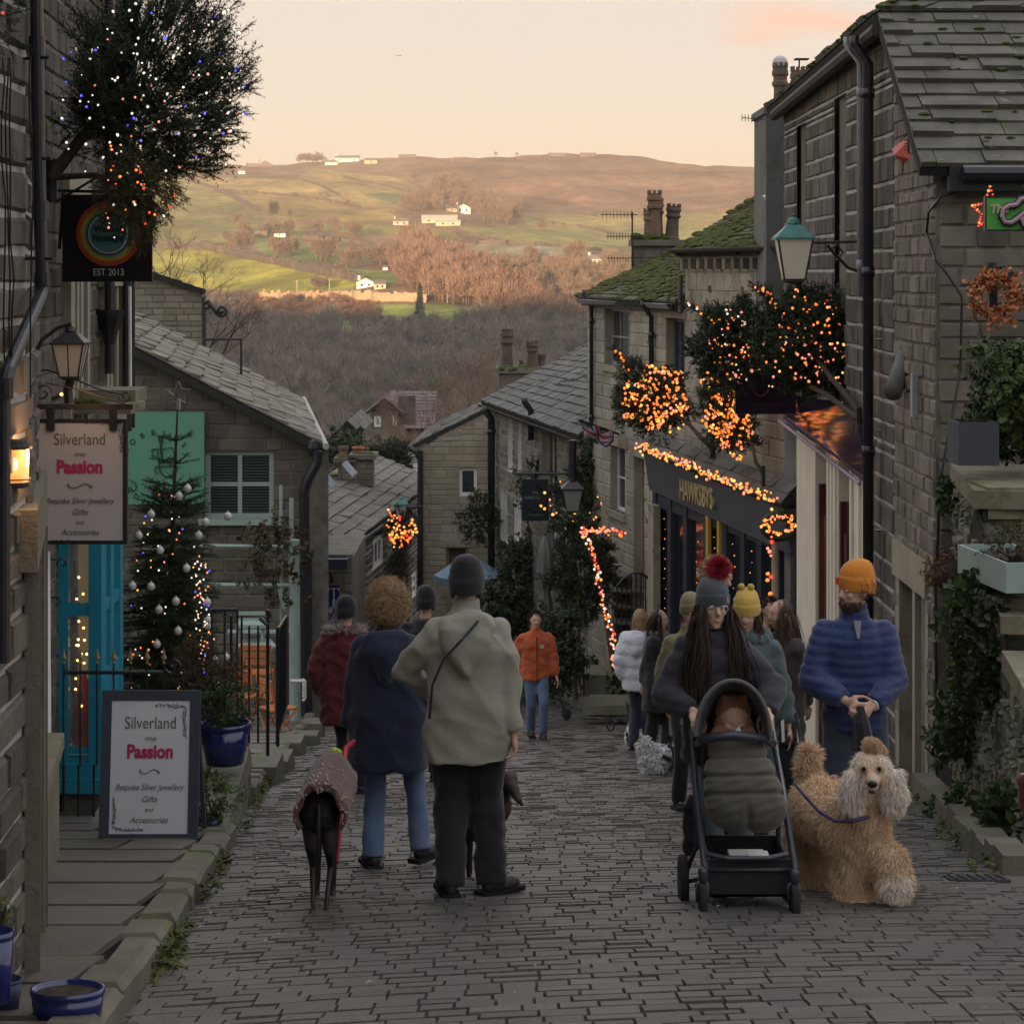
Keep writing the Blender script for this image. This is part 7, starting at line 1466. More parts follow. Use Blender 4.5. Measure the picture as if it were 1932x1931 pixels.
ring = [t+V((math.cos(a)*.82, math.sin(a)*.8, -.52)) for a in np.linspace(0, 6.283, 9)[:-1]]; rg2 = [p-V((0,0,.14)) for p in ring]
mb.add([t]+ring+rg2, [(0, i+1, (i+1) % 8+1) for i in range(8)] + [(i+1, i+9, (i+1) % 8+9, (i+1) % 8+1) for i in range(8)]); mb.build('canopy', M('blue_canvas', (.16,.23,.30), (.19,.27,.34), .7, 3), aw); mb = MB(); mb.tube([t, t-V((0,0,2.6))], .03, 6); mb.build('pole', m_ironr, aw)
fl = empty('flag', P(1148,800,38.5), 'drooping union flag on a short pole fixed to the pale house corner', 'flag'); mb = MB(); mb.tube([P(1206,832,39.5), P(1092,792,38)], .022, 6); mb.build('pole', m_iron, fl)
mb = MB(); nu, nv = 26, 10
def fp(i, j): s_ = i/nu; t = j/nv; a = P(1092+62*s_, 793+20*s_, 38+.8*s_); return a + V((.05*t+.03*math.sin(s_*14+t*2), .10*math.sin(s_*11+t*3)*(.3+t), -t*(.22+.10*math.sin(s_*3.1)+.03*math.sin(s_*19))))
def fc(s_, t):
    x, y = (s_-.5)*2, (t-.5)*2
    if abs(x) < .10 or abs(y) < .2: return 1
    if abs(x) < .17 or abs(y) < .34: return 2
    e = abs(abs(y)-abs(x)); return 1 if e < .10 else (2 if e < .24 else 0)
for i in range(nu):
    for j in range(nv): mb.quad(fp(i,j), fp(i+1,j), fp(i+1,j+1), fp(i,j+1), fc((i+.5)/nu, (j+.5)/nv))
mb.build('cloth', [M('flag_blue', (.05,.07,.16), None, .8), M('flag_red', (.26,.05,.06), None, .8), M('flag_white', (.36,.36,.38), None, .8)], fl, True)
bp = MB(); bp.tube([P(620,1062+24,41), P(640,1110,41)], .01, 4)
mb = MB(); mb.tube([P(1165,872,37), P(1178,862,37)], .02, 4)
# bird high in the sky
mb = MB(); c = P(752,106,180); mb.add([c, c+V((-.28,0,.14)), c+V((-.12,.1,.02)), c+V((.28,0,.12)), c+V((.12,.1,.0))], [(0,1,2),(0,3,4)]); tag(mb.build('bird', m_black), 'tiny dark bird flying alone in the sky', 'bird')
# scattered things on the road: drain cover and puddle-like patch
mb = MB(); y = 11.9; x = X(1842, y); Fz = gz(y); mb.box((x, y, Fz+.022), (.16,.13,.012), (V((1,0,0)), V((0,1,-SL)), V((0,SL,1))))
for i in range(6): mb.box((x-.13+i*.052, y, Fz+.036), (.008,.11,.006), (V((1,0,0)), V((0,1,-SL)), V((0,SL,1))))
tag(mb.build('drain_cover', m_ironr), 'rusty iron drain grate set in the cobbles near the right wall', 'drain')
# ================================================================ people
m_skin = M('skin', (.50,.30,.22), (.56,.36,.27), .55, 20, spec=.4); m_lip = M('lip', (.34,.11,.09), None, .45); m_eye = M('eye', (.03,.02,.015), None, .15, spec=.8); m_eyew = M('eye_white', (.55,.53,.5), None, .3)
def ik(a, b, l1, l2, hint):
    a, b = V(a), V(b); d = b-a; L = min(d.length, (l1+l2)*.999); n = d.normalized(); x = (l1*l1-l2*l2+L*L)/(2*L); h = math.sqrt(max(0, l1*l1-x*x)); hv = V(hint); hv = hv - n*hv.dot(n); hv = hv.normalized() if hv.length > 1e-6 else n.orthogonal().normalized(); return a + n*x + hv*h, a + n*L
def loft(mb, rings, n=20, mi=None):
    """rings: (centre, rx, ry, side, forward)"""
    vs = []
    for c, rx_, ry_, sd, fw in rings:
        for j in range(n): a = 2*math.pi*j/n; ca, sa = math.cos(a), math.sin(a); e = .85; vs.append(V(c) + sd*(math.copysign(abs(ca)**e, ca)*rx_) + fw*(math.copysign(abs(sa)**e, sa)*ry_))
    k = len(rings); mb.add(vs, [(i*n+j, i*n+(j+1)%n, (i+1)*n+(j+1)%n, (i+1)*n+j) for i in range(k-1) for j in range(n)] + [tuple(range(n))[::-1], tuple(range((k-1)*n, k*n))], mi)
def caps(mb, a, b, r0, r1, n=12, k=5):
    a, b = V(a), V(b); mb.tube([a.lerp(b, i/k) for i in range(k+1)], [r0+(r1-r0)*i/k for i in range(k+1)], n); mb.ell(a, (r0*1.0,)*3, n); mb.ell(b, (r1*1.0,)*3, n)
def wrinkle(amp, f=9, seed=0, puff=None, vert=.4):
    def fn(co, no):
        x, y, z = co[:,0]*f, co[:,1]*f, co[:,2]*f*vert
        rg = 1-np.abs(np.sin(x*.8+z*.9+1.8*np.sin(y*.7+z*.55+seed)+seed)); rh = 1-np.abs(np.sin(z*1.5-x*.7+2.1*np.sin(x*.45+seed*3)+y*.6)); 
        w_ = np.sin(x*1.3+2*np.sin(y*1.1+z*1.7+seed)+seed)*np.cos(z*2.1+1.5*np.sin(x*.9-y)+seed*2)
        w_ = w_*amp + np.sin(x*3.1+z*4.3+seed)*np.sin(y*2.7-z*3.9)*amp*.4
        w_ = w_ + amp*.9*(rg**3 + .8*rh**4 - .5)
        if puff:
            pitch, A, z0, tilt = puff; ph = (co[:,2]-z0 + .012*np.sin(co[:,0]*9+seed))/pitch; w_ = w_*.7 + A*(np.abs(np.sin(math.pi*ph))**.6 - .6)
        return w_
    return fn
def hairs(name, pts, dirs, length, width, mat, parent, curl=0, grav=.6, seg=5, seed=0, **k):
    """ribbon strands: vectorised"""
    r = np.random.RandomState(seed); p = np.asarray(pts, float); d = np.asarray(dirs, float); d /= np.linalg.norm(d, axis=1)[:,None]+1e-9; n = len(p); L = np.broadcast_to(np.asarray(length, float), (n,))*r.uniform(.75, 1.15, n); st = L/seg; rows = []; ph = r.uniform(0, 6.28, n); ax1 = np.cross(d, r.normal(size=(n,3))); ax1 /= np.linalg.norm(ax1, axis=1)[:,None]
    side = np.cross(d, r.normal(size=(n,3))); side /= np.linalg.norm(side, axis=1)[:,None]
    for i in range(seg+1):
        w_ = width*(1-(i/seg)**2*.85); rows.append((p-side*w_, p+side*w_))
        d = d + np.array([0,0,-grav/seg]) ; 
        if curl: ax2 = np.cross(d, ax1); d = d + curl*(ax1*np.cos(ph+i*1.7)[:,None] + ax2*np.sin(ph+i*1.7)[:,None])
        d /= np.linalg.norm(d, axis=1)[:,None]+1e-9; p = p + d*st[:,None]
    co = np.concatenate([np.stack([a, b], 1) for a, b in rows], 1)  # n, 2(seg+1), 3
    m_ = 2*(seg+1); base = (np.arange(n)*m_)[:,None]; f = np.concatenate([base + np.array([[2*i, 2*i+1, 2*i+3, 2*i+2]]) for i in range(seg)], 0)
    me = bpy.data.meshes.new(name); me.from_pydata(co.reshape(-1,3).tolist(), [], f.tolist()); me.materials.append(mat); me.update(); return tag(link(name, me, parent), **k)
def hand(mb, w_, dirn, side, palm, curl=.6, thumb=1, s_=1.0, mi=None):
    """w_: wrist, dirn: wrist->fingers, side: across the palm towards the thumb, palm: palm normal (fingers curl that way)"""
    w_, d, s, p = V(w_), V(dirn).normalized(), V(side), V(palm); s = (s-d*s.dot(d)).normalized(); p = d.cross(s) if d.cross(s).dot(p) > 0 else -d.cross(s)
    c = w_ + d*.048*s_; mb.ell(c, (.040*s_,.052*s_,.017*s_), 12, mi, ax=(s, d, p))
    for i, (o, L, r) in enumerate(((.027,.072,.0088),(.009,.080,.0092),(-.010,.075,.0088),(-.027,.060,.0078))):
        q = w_ + d*.088*s_ + s*o*s_; dd = d.copy(); pts = [w_+d*.05*s_+s*o*.8*s_, q]; a = curl*(1+.06*i)
        for l in (.42,.32,.26): dd = (dd*math.cos(a)+p*math.sin(a)).normalized(); q = q + dd*L*l*s_; pts.append(q); p2 = dd.cross(s); p = p
        mb.tube(pts, [r*1.05*s_, r*s_, r*.96*s_, r*.88*s_, r*.7*s_], 7, mi); mb.ell(pts[-1], (r*.72*s_,)*3, 6, mi)
    t = w_ + d*.022*s_ + s*.026*s_; mb.tube([t-s*.01, t+(s*.6+d*.7+p*.3)*.028*s_, t+(s*.5+d*1.1+p*.8)*.05*s_, t+(s*.2+d*1.3+p*1.1)*.066*s_], [.0125*s_,.0115*s_,.0098*s_,.0075*s_], 7, mi)
def person(label, u, vf, H, face, hands, feet, o, d=None, group=None, lean=(0,0)):
    """face: facing angle (0 = at the camera, 180 = away, 90 = screen right). hands / feet are (x right, y away, z up) offsets"""
    d = d or 5412/(vf-1212); b = V((X(u,d), d, gz(d)+.05*(1-((X(u,d)-.6)/2.6)**2))); S = H/1.75; hi = o.get('hi', False)
    a = math.radians(face); fw = V((math.sin(a), -math.cos(a), 0)); sd = V((math.cos(a), math.sin(a), 0))   # sd = the person's left-to-right as seen from the front, on screen right when facing us
    if fw.y > 0: sd = -sd
    ha = math.radians(o.get('look', face)); hf = V((math.sin(ha), -math.cos(ha), math.sin(math.radians(o.get('nod', 0))))).normalized(); hs = hf.cross(V((0,0,1))).normalized(); hu = hs.cross(hf).normalized()
    root = empty('person', b, label, 'person', group); W = o.get('w', 1.0); q = lambda x, y, z: b + V((x, y, z))*S
    lx_, ly_ = lean; pel = q(lx_*.2, ly_*.2, .93); che = q(lx_*.7, ly_*.7, 1.24); nk = q(lx_, ly_, 1.46); hd = nk + V((0,0,.148))*S + fw*.028*S
    sh = [nk + sd*(s_*.158*S*W) - V((0,0,.088))*S for s_ in (-1, 1)]; hp = [pel + sd*(s_*.09*S) for s_ in (-1, 1)]
    if sd.x < 0: sh = sh[::-1]; hp = hp[::-1]       # index 0 is always screen left
    vx = .0085 if hi else .014; body = MB(); 
    hd_ = [q(*h_) for h_ in hands]; ft_ = []
    for f_ in feet: p = q(*f_); p.z = gz(p.y) + .05*(1-((p.x-.6)/2.6)**2) + f_[2]*S; ft_.append(p)
    el = []; kn = []; eh = o.get('elbow', [-fw*.6+V((-.7,0,-.5)), -fw*.6+V((.7,0,-.5))])
    for i in range(2):
        e, h_ = ik(sh[i], hd_[i], .285*S, .255*S, eh[i]); el.append(e); hd_[i] = h_; k, an = ik(hp[i], ft_[i]+V((0,0,.085))*S, .44*S, .43*S, fw+V((0,0,.05))); kn.append(k)
    ank = [f_+V((0,0,.085))*S for f_ in ft_]
    # body (one continuous figure)
    loft(body, [(pel-V((0,0,.06))*S, .13*S, .10*S, sd, fw), (pel+V((0,0,.08))*S, .14*S, .10*S, sd, fw), (che, .135*S, .10*S, sd, fw), (che+V((0,0,.12))*S, .15*S*W, .10*S, sd, fw), (nk-V((0,0,.03))*S, .07*S, .06*S, sd, fw)])
    caps(body, nk-V((0,0,.03))*S, hd-V((0,0,.05))*S, .055*S, .05*S); 
    body.ell(hd+hu*.02*S-hf*.008*S, (.074*S,.093*S,.102*S), 20, ax=(hs,hf,hu)); body.ell(hd-hu*.045*S+hf*.022*S, (.055*S,.062*S,.068*S), 16, ax=(hs,hf,hu)); body.ell(hd-hu*.098*S+hf*.052*S, (.026*S,.024*S,.02*S), 10, ax=(hs,hf,hu))
    body.tube([hd+hu*.022*S+hf*.078*S, hd-hu*.004*S+hf*.094*S, hd-hu*.024*S+hf*.104*S, hd-hu*.034*S+hf*.088*S], [.009*S,.011*S,.0155*S,.011*S], 8)
    body.tube([hd+hs*.04*S+hu*.033*S+hf*.072*S, hd+hu*.036*S+hf*.086*S, hd-hs*.04*S+hu*.033*S+hf*.072*S], .012*S, 8)
    for s_ in (-1,1): body.ell(hd+hs*s_*.036*S-hu*.022*S+hf*.066*S, (.022*S,.016*S,.02*S), 8, ax=(hs,hf,hu)); body.ell(hd+hs*s_*.077*S-hf*.004*S, (.012*S,.024*S,.034*S), 8, ax=(hs,hf,hu))
    for i in range(2):
        caps(body, sh[i], el[i], .048*S, .038*S); caps(body, el[i], hd_[i], .038*S, .025*S); caps(body, hp[i], kn[i], .078*S, .055*S); caps(body, kn[i], ank[i], .052*S, .036*S); caps(body, ank[i]-V((0,0,.03))*S, ank[i]-V((0,0,.045))*S+fw*.13*S, .036*S, .026*S)
        hdir = (hd_[i]-el[i]).normalized(); hc = o.get('hcurl', [.35,.35])[i]; cz = (V((0,0,1)).cross(hdir)); toward = V((1 if i == 0 else -1, 0, 0)); pn = o.get('palm', [None,None])[i] or (toward*.8 - fw*-.2); th = o.get('thumb', [None,None])[i] or (fw + V((0,0,.15)))
        hand(body, hd_[i], hdir if not o.get('hdir') else V(o['hdir'][i]), th, pn, hc, s_=S*1.05)
    bo = remesh(body, vx*S if hi else .015, 'body', [m_skin], root, sm=2 if hi else 1)
    # features joined into the body mesh
    f = MB()
    for s_ in (-1,1):
        e = hd+hs*s_*.031*S+hu*.008*S+hf*.0815*S; f.ell(e, (.0135*S,.008*S,.0075*S), 8, 1, ax=(hs,hf,hu)); f.ell(e+hf*.0045*S, (.0068*S,.006*S,.0068*S), 8, 0, ax=(hs,hf,hu)); f.tube([e+hu*.022*S-hs*s_*.016*S+hf*.004*S, e+hu*.027*S+hf*.004*S, e+hu*.020*S+hs*s_*.018*S-hf*.008*S], .0036*S, 5, 3); f.tube([e+hu*.0085*S-hs*s_*.014*S+hf*.003*S, e+hu*.0105*S+hf*.006*S, e+hu*.006*S+hs*s_*.015*S-hf*.002*S], .0022*S, 4, 3)
    mo = hd-hu*.062*S+hf*.088*S
    if o.get('smile'): f.tube([mo-hs*.022*S+hu*.006*S-hf*.012*S, mo-hs*.010*S-hu*.003*S, mo-hu*.005*S, mo+hs*.010*S-hu*.003*S, mo+hs*.022*S+hu*.006*S-hf*.012*S], [.002*S,.005*S,.006*S,.005*S,.002*S], 6, 2)
    else: f.tube([mo-hs*.020*S-hf*.010*S, mo-hs*.009*S, mo-hu*.001*S, mo+hs*.009*S, mo+hs*.020*S-hf*.010*S], [.002*S,.0045*S,.0055*S,.0045*S,.002*S], 6, 2)
    fm = f.mesh('f', [m_eye, m_eyew, m_lip, o.get('browm', m_bark)], True); bm = bmesh.new(); bm.from_mesh(bo.data); nb = len(bm.faces); bm.from_mesh(fm); bm.faces.ensure_lookup_table()
    for i in range(nb, len(bm.faces)): bm.faces[i].material_index += 1
    bm.to_mesh(bo.data); bm.free(); bo.data.materials.clear()
    for m_ in (m_skin, m_eye, m_eyew, m_lip, o.get('browm', m_bark)): bo.data.materials.append(m_)
    # trousers
    T_ = o.get('trousers')
    if T_:
        tr = MB(); r0, r1, r2 = [q_*.93 for q_ in T_.get('r', (.098,.076,.068))]; vs_ = .016 if hi else .022; cu = T_.get('cuff', .075)
        loft(tr, [(pel-V((0,0,.10))*S, .150*S, .115*S, sd, fw), (pel+V((0,0,.06))*S, .155*S, .115*S, sd, fw), (pel+V((0,0,.16))*S, .14*S, .11*S, sd, fw)])
        for i in range(2): caps(tr, hp[i]-V((0,0,.02)), kn[i], r0*S, r1*S, 14, 8); en = kn[i].lerp(ank[i], 1)+V((0,0,cu-.085+.0))*S; tr.tube([kn[i].lerp(en, t) for t in (0,.3,.6,.85,1)], [r1*S, r1*.97*S, (r1+r2)/2*S, r2*S, r2*1.03*S], 14)
        remesh(tr, vs_, 'trousers', [T_['m']], root, sm=2, disp=wrinkle(T_.get('wr', .006)*.55, 13, u, vert=.55))
    # shoes
    for i in range(2):
        s_ = MB(); t = o.get('toe', [fw,fw])[i]; t = V(t).normalized(); sdv = V((-t.y, t.x, 0)); g = ft_[i]; s_.ell(g+V((0,0,.05))*S+t*.005*S, (.046*S,.065*S,.055*S), 12, ax=(sdv,t,V((0,0,1)))); s_.ell(g+V((0,0,.036))*S+t*.10*S, (.050*S,.085*S,.040*S), 12, ax=(sdv,t,V((0,0,1)))); s_.ell(g+V((0,0,.08))*S+t*.0*S, (.036*S,.040*S,.045*S), 10, ax=(sdv,t,V((0,0,1))))
        so__ = remesh(s_, .012, 'shoe', [o.get('shoe', m_black)], root, sm=2)
        s2_ = MB(); s2_.box(g+t*.055*S+V((0,0,.010)), (.046*S,.135*S,.014*S), (sdv,t,V((0,0,1)))); s2_.build('sole', o.get('sole', m_black), so__)
    # jacket
    J = o.get('jacket')
    if J:
        jk = MB(); hem = J['hem']*S; wz = J.get('bulk', 1); ax_, ay_ = .165*S*wz, .125*S*wz; hw = J.get('hemw', 1.05); hc = b + V((lx_*.3, ly_*.3, 0))*S; 
        ring = lambda z, fx, fy: ((b+V((lx_*(z-.9)/.56, ly_*(z-.9)/.56, z))*1 if False else V((b.x+lx_*max(0,(z/S-.9)/.56)*S, b.y+ly_*max(0,(z/S-.9)/.56)*S, b.z+z))), ax_*fx, ay_*fy, sd, fw)
        top = 1.42*S; zs_ = [hem, hem+.04*S, .95*S, 1.10*S, 1.25*S, 1.34*S, 1.40*S, 1.465*S]; 
        zs_ = [z for i, z in enumerate(zs_) if i < 2 or z > hem+.1*S]
        def fx(z):
            t = z/S
            if t < 1.0: return hw*(1.0)
            if t < 1.12: return J.get('waist', 1.0)
            if t < 1.3: return 1.06*W
            if t < 1.38: return .98*W
            if t < 1.44: return .72*W
            return .48
        loft(jk, [ring(z, fx(z), (1.0 if z < 1.38*S else (.80 if z < 1.45*S else .62))) for z in zs_], 26)
        ra = J.get('arm', (.078,.066,.056)); 
        for i in range(2):
            caps(jk, sh[i]-V((0,0,.012)), el[i], ra[0]*S, ra[1]*S, 14, 8); we = el[i].lerp(hd_[i], J.get('sleeve', .93)); jk.tube([el[i].lerp(we, t) for t in (0,.3,.7,1)], [ra[1]*S, ra[1]*.98*S, (ra[1]+ra[2])/2*S, ra[2]*S], 14)
            jk.ell(sh[i]+V((0,0,-.015)), (.076*S*wz**.5,.082*S,.070*S), 12)
        if J.get('collar'): jk.tube([nk-V((0,0,.03))*S, nk+V((0,0,J['collar']*.75))*S], [.088*S,.070*S], 16)
        if J.get('hood'):   # hood hanging on the back
            hk = -fw; hb_ = nk+hk*.115*S-V((0,0,.035))*S
            [jk.ell(hb_-V((0,0,.22*t_))*S+hk*.045*math.sin(t_*2)*S, ((.16-.115*t_**1.4)*S,.06*S,.06*S), 16, ax=(sd,fw,V((0,0,1)))) for t_ in np.linspace(0, 1, 12)]
        jo = remesh(jk, .0125 if hi else .019, 'jacket', [J['m']], root, sm=3 if hi else 2, disp=wrinkle(J.get('wr', .007), J.get('wf', 14), u, J.get('puff'), vert=J.get('wv', .8)))
        if J.get('fur'):
            n = 900; r = np.random.RandomState(int(u)); a_ = r.uniform(0, 6.28, n); c0 = np.array(nk-fw*.03*S-V((0,0,.01))*S); pp = c0 + np.outer(np.cos(a_), np.array(sd))*.135*S + np.outer(np.sin(a_), np.array(fw))*.115*S + r.normal(size=(n,3))*.018; pp[:,2] -= .03*S*np.sin(a_); hairs('fur_trim', pp, pp-c0+r.normal(size=(n,3))*.05+np.array([0,0,.05]), .055, .003, J['fur'], jo, grav=.3, seed=3, seg=3)
        if J.get('zip'):
            zf = MB(); zf.tube([V((b.x, b.y, b.z+z)) + fw*(ay_*(1.08 if z < 1.3*S else .95)) + V((lx_*max(0,(z/S-.9)/.56)*S, ly_*max(0,(z/S-.9)/.56)*S, 0)) for z in (hem+.03, 1.0*S, 1.15*S, 1.3*S, 1.40*S)], .006, 4); zf.build('zip', J['zip'], jo)
        if J.get('dark_hem'): pass
    # hat
    Ht = o.get('hat')
    hx = (hs, hf, hu)
    if Ht:
        hb = hd + hu*(.050-Ht.get('low',0))*S - hf*.014*S; mb = MB(); n = 48; prof = Ht.get('prof', [(1.07,-.06),(1.12,-.03),(1.12,.0),(1.11,.02),(1.06,.022),(1.05,.05),(.98,.075),(.84,.105),(.60,.128),(.3,.140),(.02,.144)]); rx_, ry_ = .083*S, .101*S; vs = []
        for k_, (r, z) in enumerate(prof):
            for j in range(n): a_ = 6.2832*j/n; rr = 1+.018*(1 if j % 2 else -1)*(1 if r > .3 else 0); vs.append(hb + hs*(math.cos(a_)*rx_*r*rr) + hf*(math.sin(a_)*ry_*r*rr) + hu*(z*S*Ht.get('tall',1.0)*.86 + (.016*S*math.sin(a_) if z < .03 else .0)) - hf*(max(0, z-.08)*.25*S))
        mb.add(vs, [(i*n+j, i*n+(j+1)%n, (i+1)*n+(j+1)%n, (i+1)*n+j) for i in range(len(prof)-1) for j in range(n)]+[tuple(range((len(prof)-1)*n, len(prof)*n))]); ho_ = mb.build('hat', Ht['m'], root, True)
        if Ht.get('ears'):
            for s_ in (-1,1): mb = MB(); mb.ell(hd+hs*s_*.07*S-hu*.02*S, (.018*S,.04*S,.065*S), 10, ax=hx); mb.build('ear_flap', Ht['m'], ho_, True)
        if Ht.get('knot'):
            for s_ in Ht['knot']: mb = MB(); mb.ell(hb+hu*(.135*S*Ht.get('tall',1))+hs*s_*S, (.026*S,.022*S,.024*S), 10, ax=hx); mb.build('knot', Ht['m'], ho_, True)
        if Ht.get('pom'):
            c = hb+hu*.165*S-hf*.0*S+hs*Ht.get('px', -.03)*S; r = np.random.RandomState(9); n_ = 2600; dd = r.normal(size=(n_,3)); dd /= np.linalg.norm(dd, axis=1)[:,None]; hairs('pompom', np.array(c)+dd*.018, dd, .058*S, .0016, Ht['pom'], ho_, curl=.15, grav=.1, seg=3, seed=4)
        if Ht.get('tab'): mb = MB(); p = hb+hf*.106*S*Ht['tab'][1]+hs*Ht['tab'][0]*S+hu*.0*S; mb.box(p, (.007*S,.004*S,.017*S), hx); mb.build('label_tab', m_white, ho_)
        if Ht.get('patch'): mb = MB(); mb.box(hb+hf*.096*S+hs*.03*S+hu*.005*S, (.028*S,.012*S,.02*S), hx); mb.build('patch', Ht['patch'], ho_)
    # hair
    Hr = o.get('hair')
    if Hr:
        r = np.random.RandomState(int(u)+1); n = Hr.get('n', 1500 if hi else 700); dv = r.normal(size=(n*4,3)); dv /= np.linalg.norm(dv, axis=1)[:,None]; A = np.array([hs, hf, hu]); back = dv[:,1]; up = dv[:,2]
        kind = Hr['k']
        if kind == 'long': keep = (back < .45) & (up > -.45) & (up < (.25 if Ht else 1.0)) & ((np.abs(dv[:,0]) > .45) | (back < -.1) | (up > .6))
        elif kind == 'short': keep = ((back < .35) | (up > .62)) & (up > -.35)
        else: keep = ((back < .40) | (up > .5)) & (up > -.75)
        dv = dv[keep][:n]; sz = np.array([.080,.098,.105])*S*Hr.get('s', 1.0); p = np.array(hd+hu*.018*S-hf*.010*S) + (dv*sz) @ A; dr = dv @ A
        if kind == 'curly':
            hairs('hair', p, dr+r.normal(size=dr.shape)*.6, Hr.get('l', .11)*S, .0024, Hr['m'], root, curl=1.7, grav=.5, seg=10, seed=2); 
            c_ = MB(); c_.ell(hd+hu*.03*S-hf*.025*S, (.103*S,.110*S,.138*S), 16, ax=hx); c_.build('hair_base', Hr['m'], root, True)
        elif kind == 'long':
            dr = dr*.16 + np.array([0,0,-.85]) + np.array(hf)*Hr.get('fwd', .12)*.6; hairs('hair', p, dr+r.normal(size=dr.shape)*.07, Hr.get('l', .45)*S*r.uniform(.6,1.1,len(p)), .0026, Hr['m'], root, curl=.22, grav=.9, seg=9, seed=2)
            c_ = MB(); c_.ell(hd+hu*.015*S-hf*.03*S, (.084*S,.086*S,.108*S), 16, ax=hx); c_.ell(hd-hu*.09*S-hf*.04*S, (.07*S,.06*S,.10*S), 12, ax=hx); c_.build('hair_base', Hr['m'], root, True)
        else:
            hairs('hair', p, dr+np.array([0,0,-.5]), Hr.get('l', .04)*S, .003, Hr['m'], root, curl=.15, grav=.4, seg=3, seed=2); c_ = MB(); c_.ell(hd+hu*.026*S-hf*.016*S, (.078*S,.092*S,.104*S), 16, ax=hx); c_.build('hair_base', Hr['m'], root, True)
    return root, dict(b=b, S=S, hd=hd, hs=hs, hf=hf, hu=hu, hands=hd_, el=el, sh=sh, nk=nk, fw=fw, sd=sd, ank=ank, q=q)
def cloth(name, a, b=None, r=.85, bump=.3, bs=24, sheen=.2, n=3): return M(name, a, b, r, n, bump=bump, bs=bs, sheen=sheen)
m_jean = cloth('denim', (.065,.105,.19), (.10,.15,.25), n=4); m_jeanl = cloth('light_denim', (.17,.21,.26), (.22,.26,.31)); m_jeand = cloth('dark_denim', (.022,.03,.045), (.03,.042,.06)); m_blk = cloth('black_cloth', (.010,.010,.013), (.016,.016,.02))
m_beige = cloth('sage_beige', (.24,.235,.19), (.29,.28,.23), n=1.5); m_navyc = cloth('navy_wool', (.012,.017,.040), (.018,.024,.052)); m_redc = cloth('maroon', (.10,.014,.018), (.13,.02,.024)); m_orgc = cloth('burnt_orange', (.38,.075,.025), (.46,.10,.035)); m_charc = cloth('charcoal', (.022,.021,.027), (.032,.03,.038)); m_gg = cloth('grey_green', (.055,.075,.08), (.07,.095,.10)); m_bluec = cloth('cobalt', (.014,.027,.095), (.02,.038,.125), r=.6); m_whc = cloth('white_puffer', (.46,.48,.54), (.54,.56,.62)); m_brnc = cloth('brown_wool', (.035,.025,.022), (.05,.035,.03))
m_blond = M('blond_hair', (.30,.19,.10), (.42,.29,.17), .6, 30, isl=.35); m_dkhair = M('dark_hair', (.022,.013,.010), (.032,.017,.012), .5, 20, isl=.25); m_brhair = M('brown_hair', (.06,.035,.022), (.09,.055,.035), .5, 20, isl=.4)
m_boot = M('boot', (.018,.016,.016), (.03,.027,.025), .6, 20)
# 1 man in the beige coat
r1, k1 = person('man in a long beige hooded coat and black beanie walking away', 880, 1706, 1.71, 180, [(-.17,.20,1.0),(.245,-.03,.84)], [(-.085,-.06,0),(.13,.02,0)],
  dict(hi=True, w=1.03, hat=dict(m=cloth('black_knit', (.012,.012,.016), (.02,.02,.026)), tall=1.08, ears=1, low=.03), jacket=dict(m=m_beige, hem=.69, bulk=1.17, hemw=1.14, waist=1.08, hood=1, collar=.10, arm=(.076,.070,.058), wr=.012, wf=10, wv=.5), trousers=dict(m=m_blk, r=(.115,.098,.088), cuff=.05, wr=.014), shoe=m_boot, elbow=[V((-1,-.1,-.5)),V((.8,.3,-.3))], toe=[V((-.25,1,0)),V((.75,.6,0))], hcurl=[.5,.75], palm=[None,V((-.8,.4,0))]), d=10.98)
S = k1['S']; mb = MB(); c = k1['nk']; bk = V((0,-1,0))
mb.tube([c+V((.10,-.02,.05)), c+V((.06,-.165,-.02)), c+V((-.02,-.245,-.10)), c+V((-.11,-.215,-.20)), c+V((-.165,-.20,-.33)), c+V((-.18,-.18,-.5))], .007, 5); mb.build('bag_strap', m_blk, r1)
# 2 woman in the navy coat
r2, k2 = person('woman with curly blond hair in a long navy coat and blue jeans walking away', 733, 1650, 1.62, 178, [(-.24,.05,.84),(.20,.12,.92)], [(-.09,-.10,0),(.20,.02,.03)],
  dict(hi=True, w=1.0, hair=dict(k='curly', m=m_blond, n=6000, l=.11, s=1.04), jacket=dict(m=m_navyc, hem=.60, bulk=1.30, hemw=1.16, waist=1.10, hood=1, collar=.06, arm=(.080,.072,.062), wr=.009, wf=10, wv=.5), trousers=dict(m=m_jean, r=(.098,.076,.074), cuff=.06, wr=.010), shoe=m_boot, toe=[V((-.3,.9,0)),V((.5,.8,0))]), d=12.45)
# 3 red coat
r3, k3 = person('person in a maroon coat with pale fur collar and black beanie walking away', 652, 1500, 1.70, 172, [(-.22,.05,.88),(.2,.1,.9)], [(.0,-.05,0),(.14,.05,0)],
  dict(w=1.0, hat=dict(m=cloth('black_knit', (.012,.012,.016), (.02,.02,.026)), tall=1.05, low=.03), jacket=dict(m=m_redc, hem=.62, bulk=1.28, hemw=1.08, waist=1.05, collar=.05, fur=M('grey_fur', (.30,.26,.25), (.42,.37,.36), .9, 20, isl=.3), arm=(.09,.08,.066), wr=.010), trousers=dict(m=m_blk), shoe=M('grey_shoe', (.05,.05,.07), None, .7)), d=18.6)
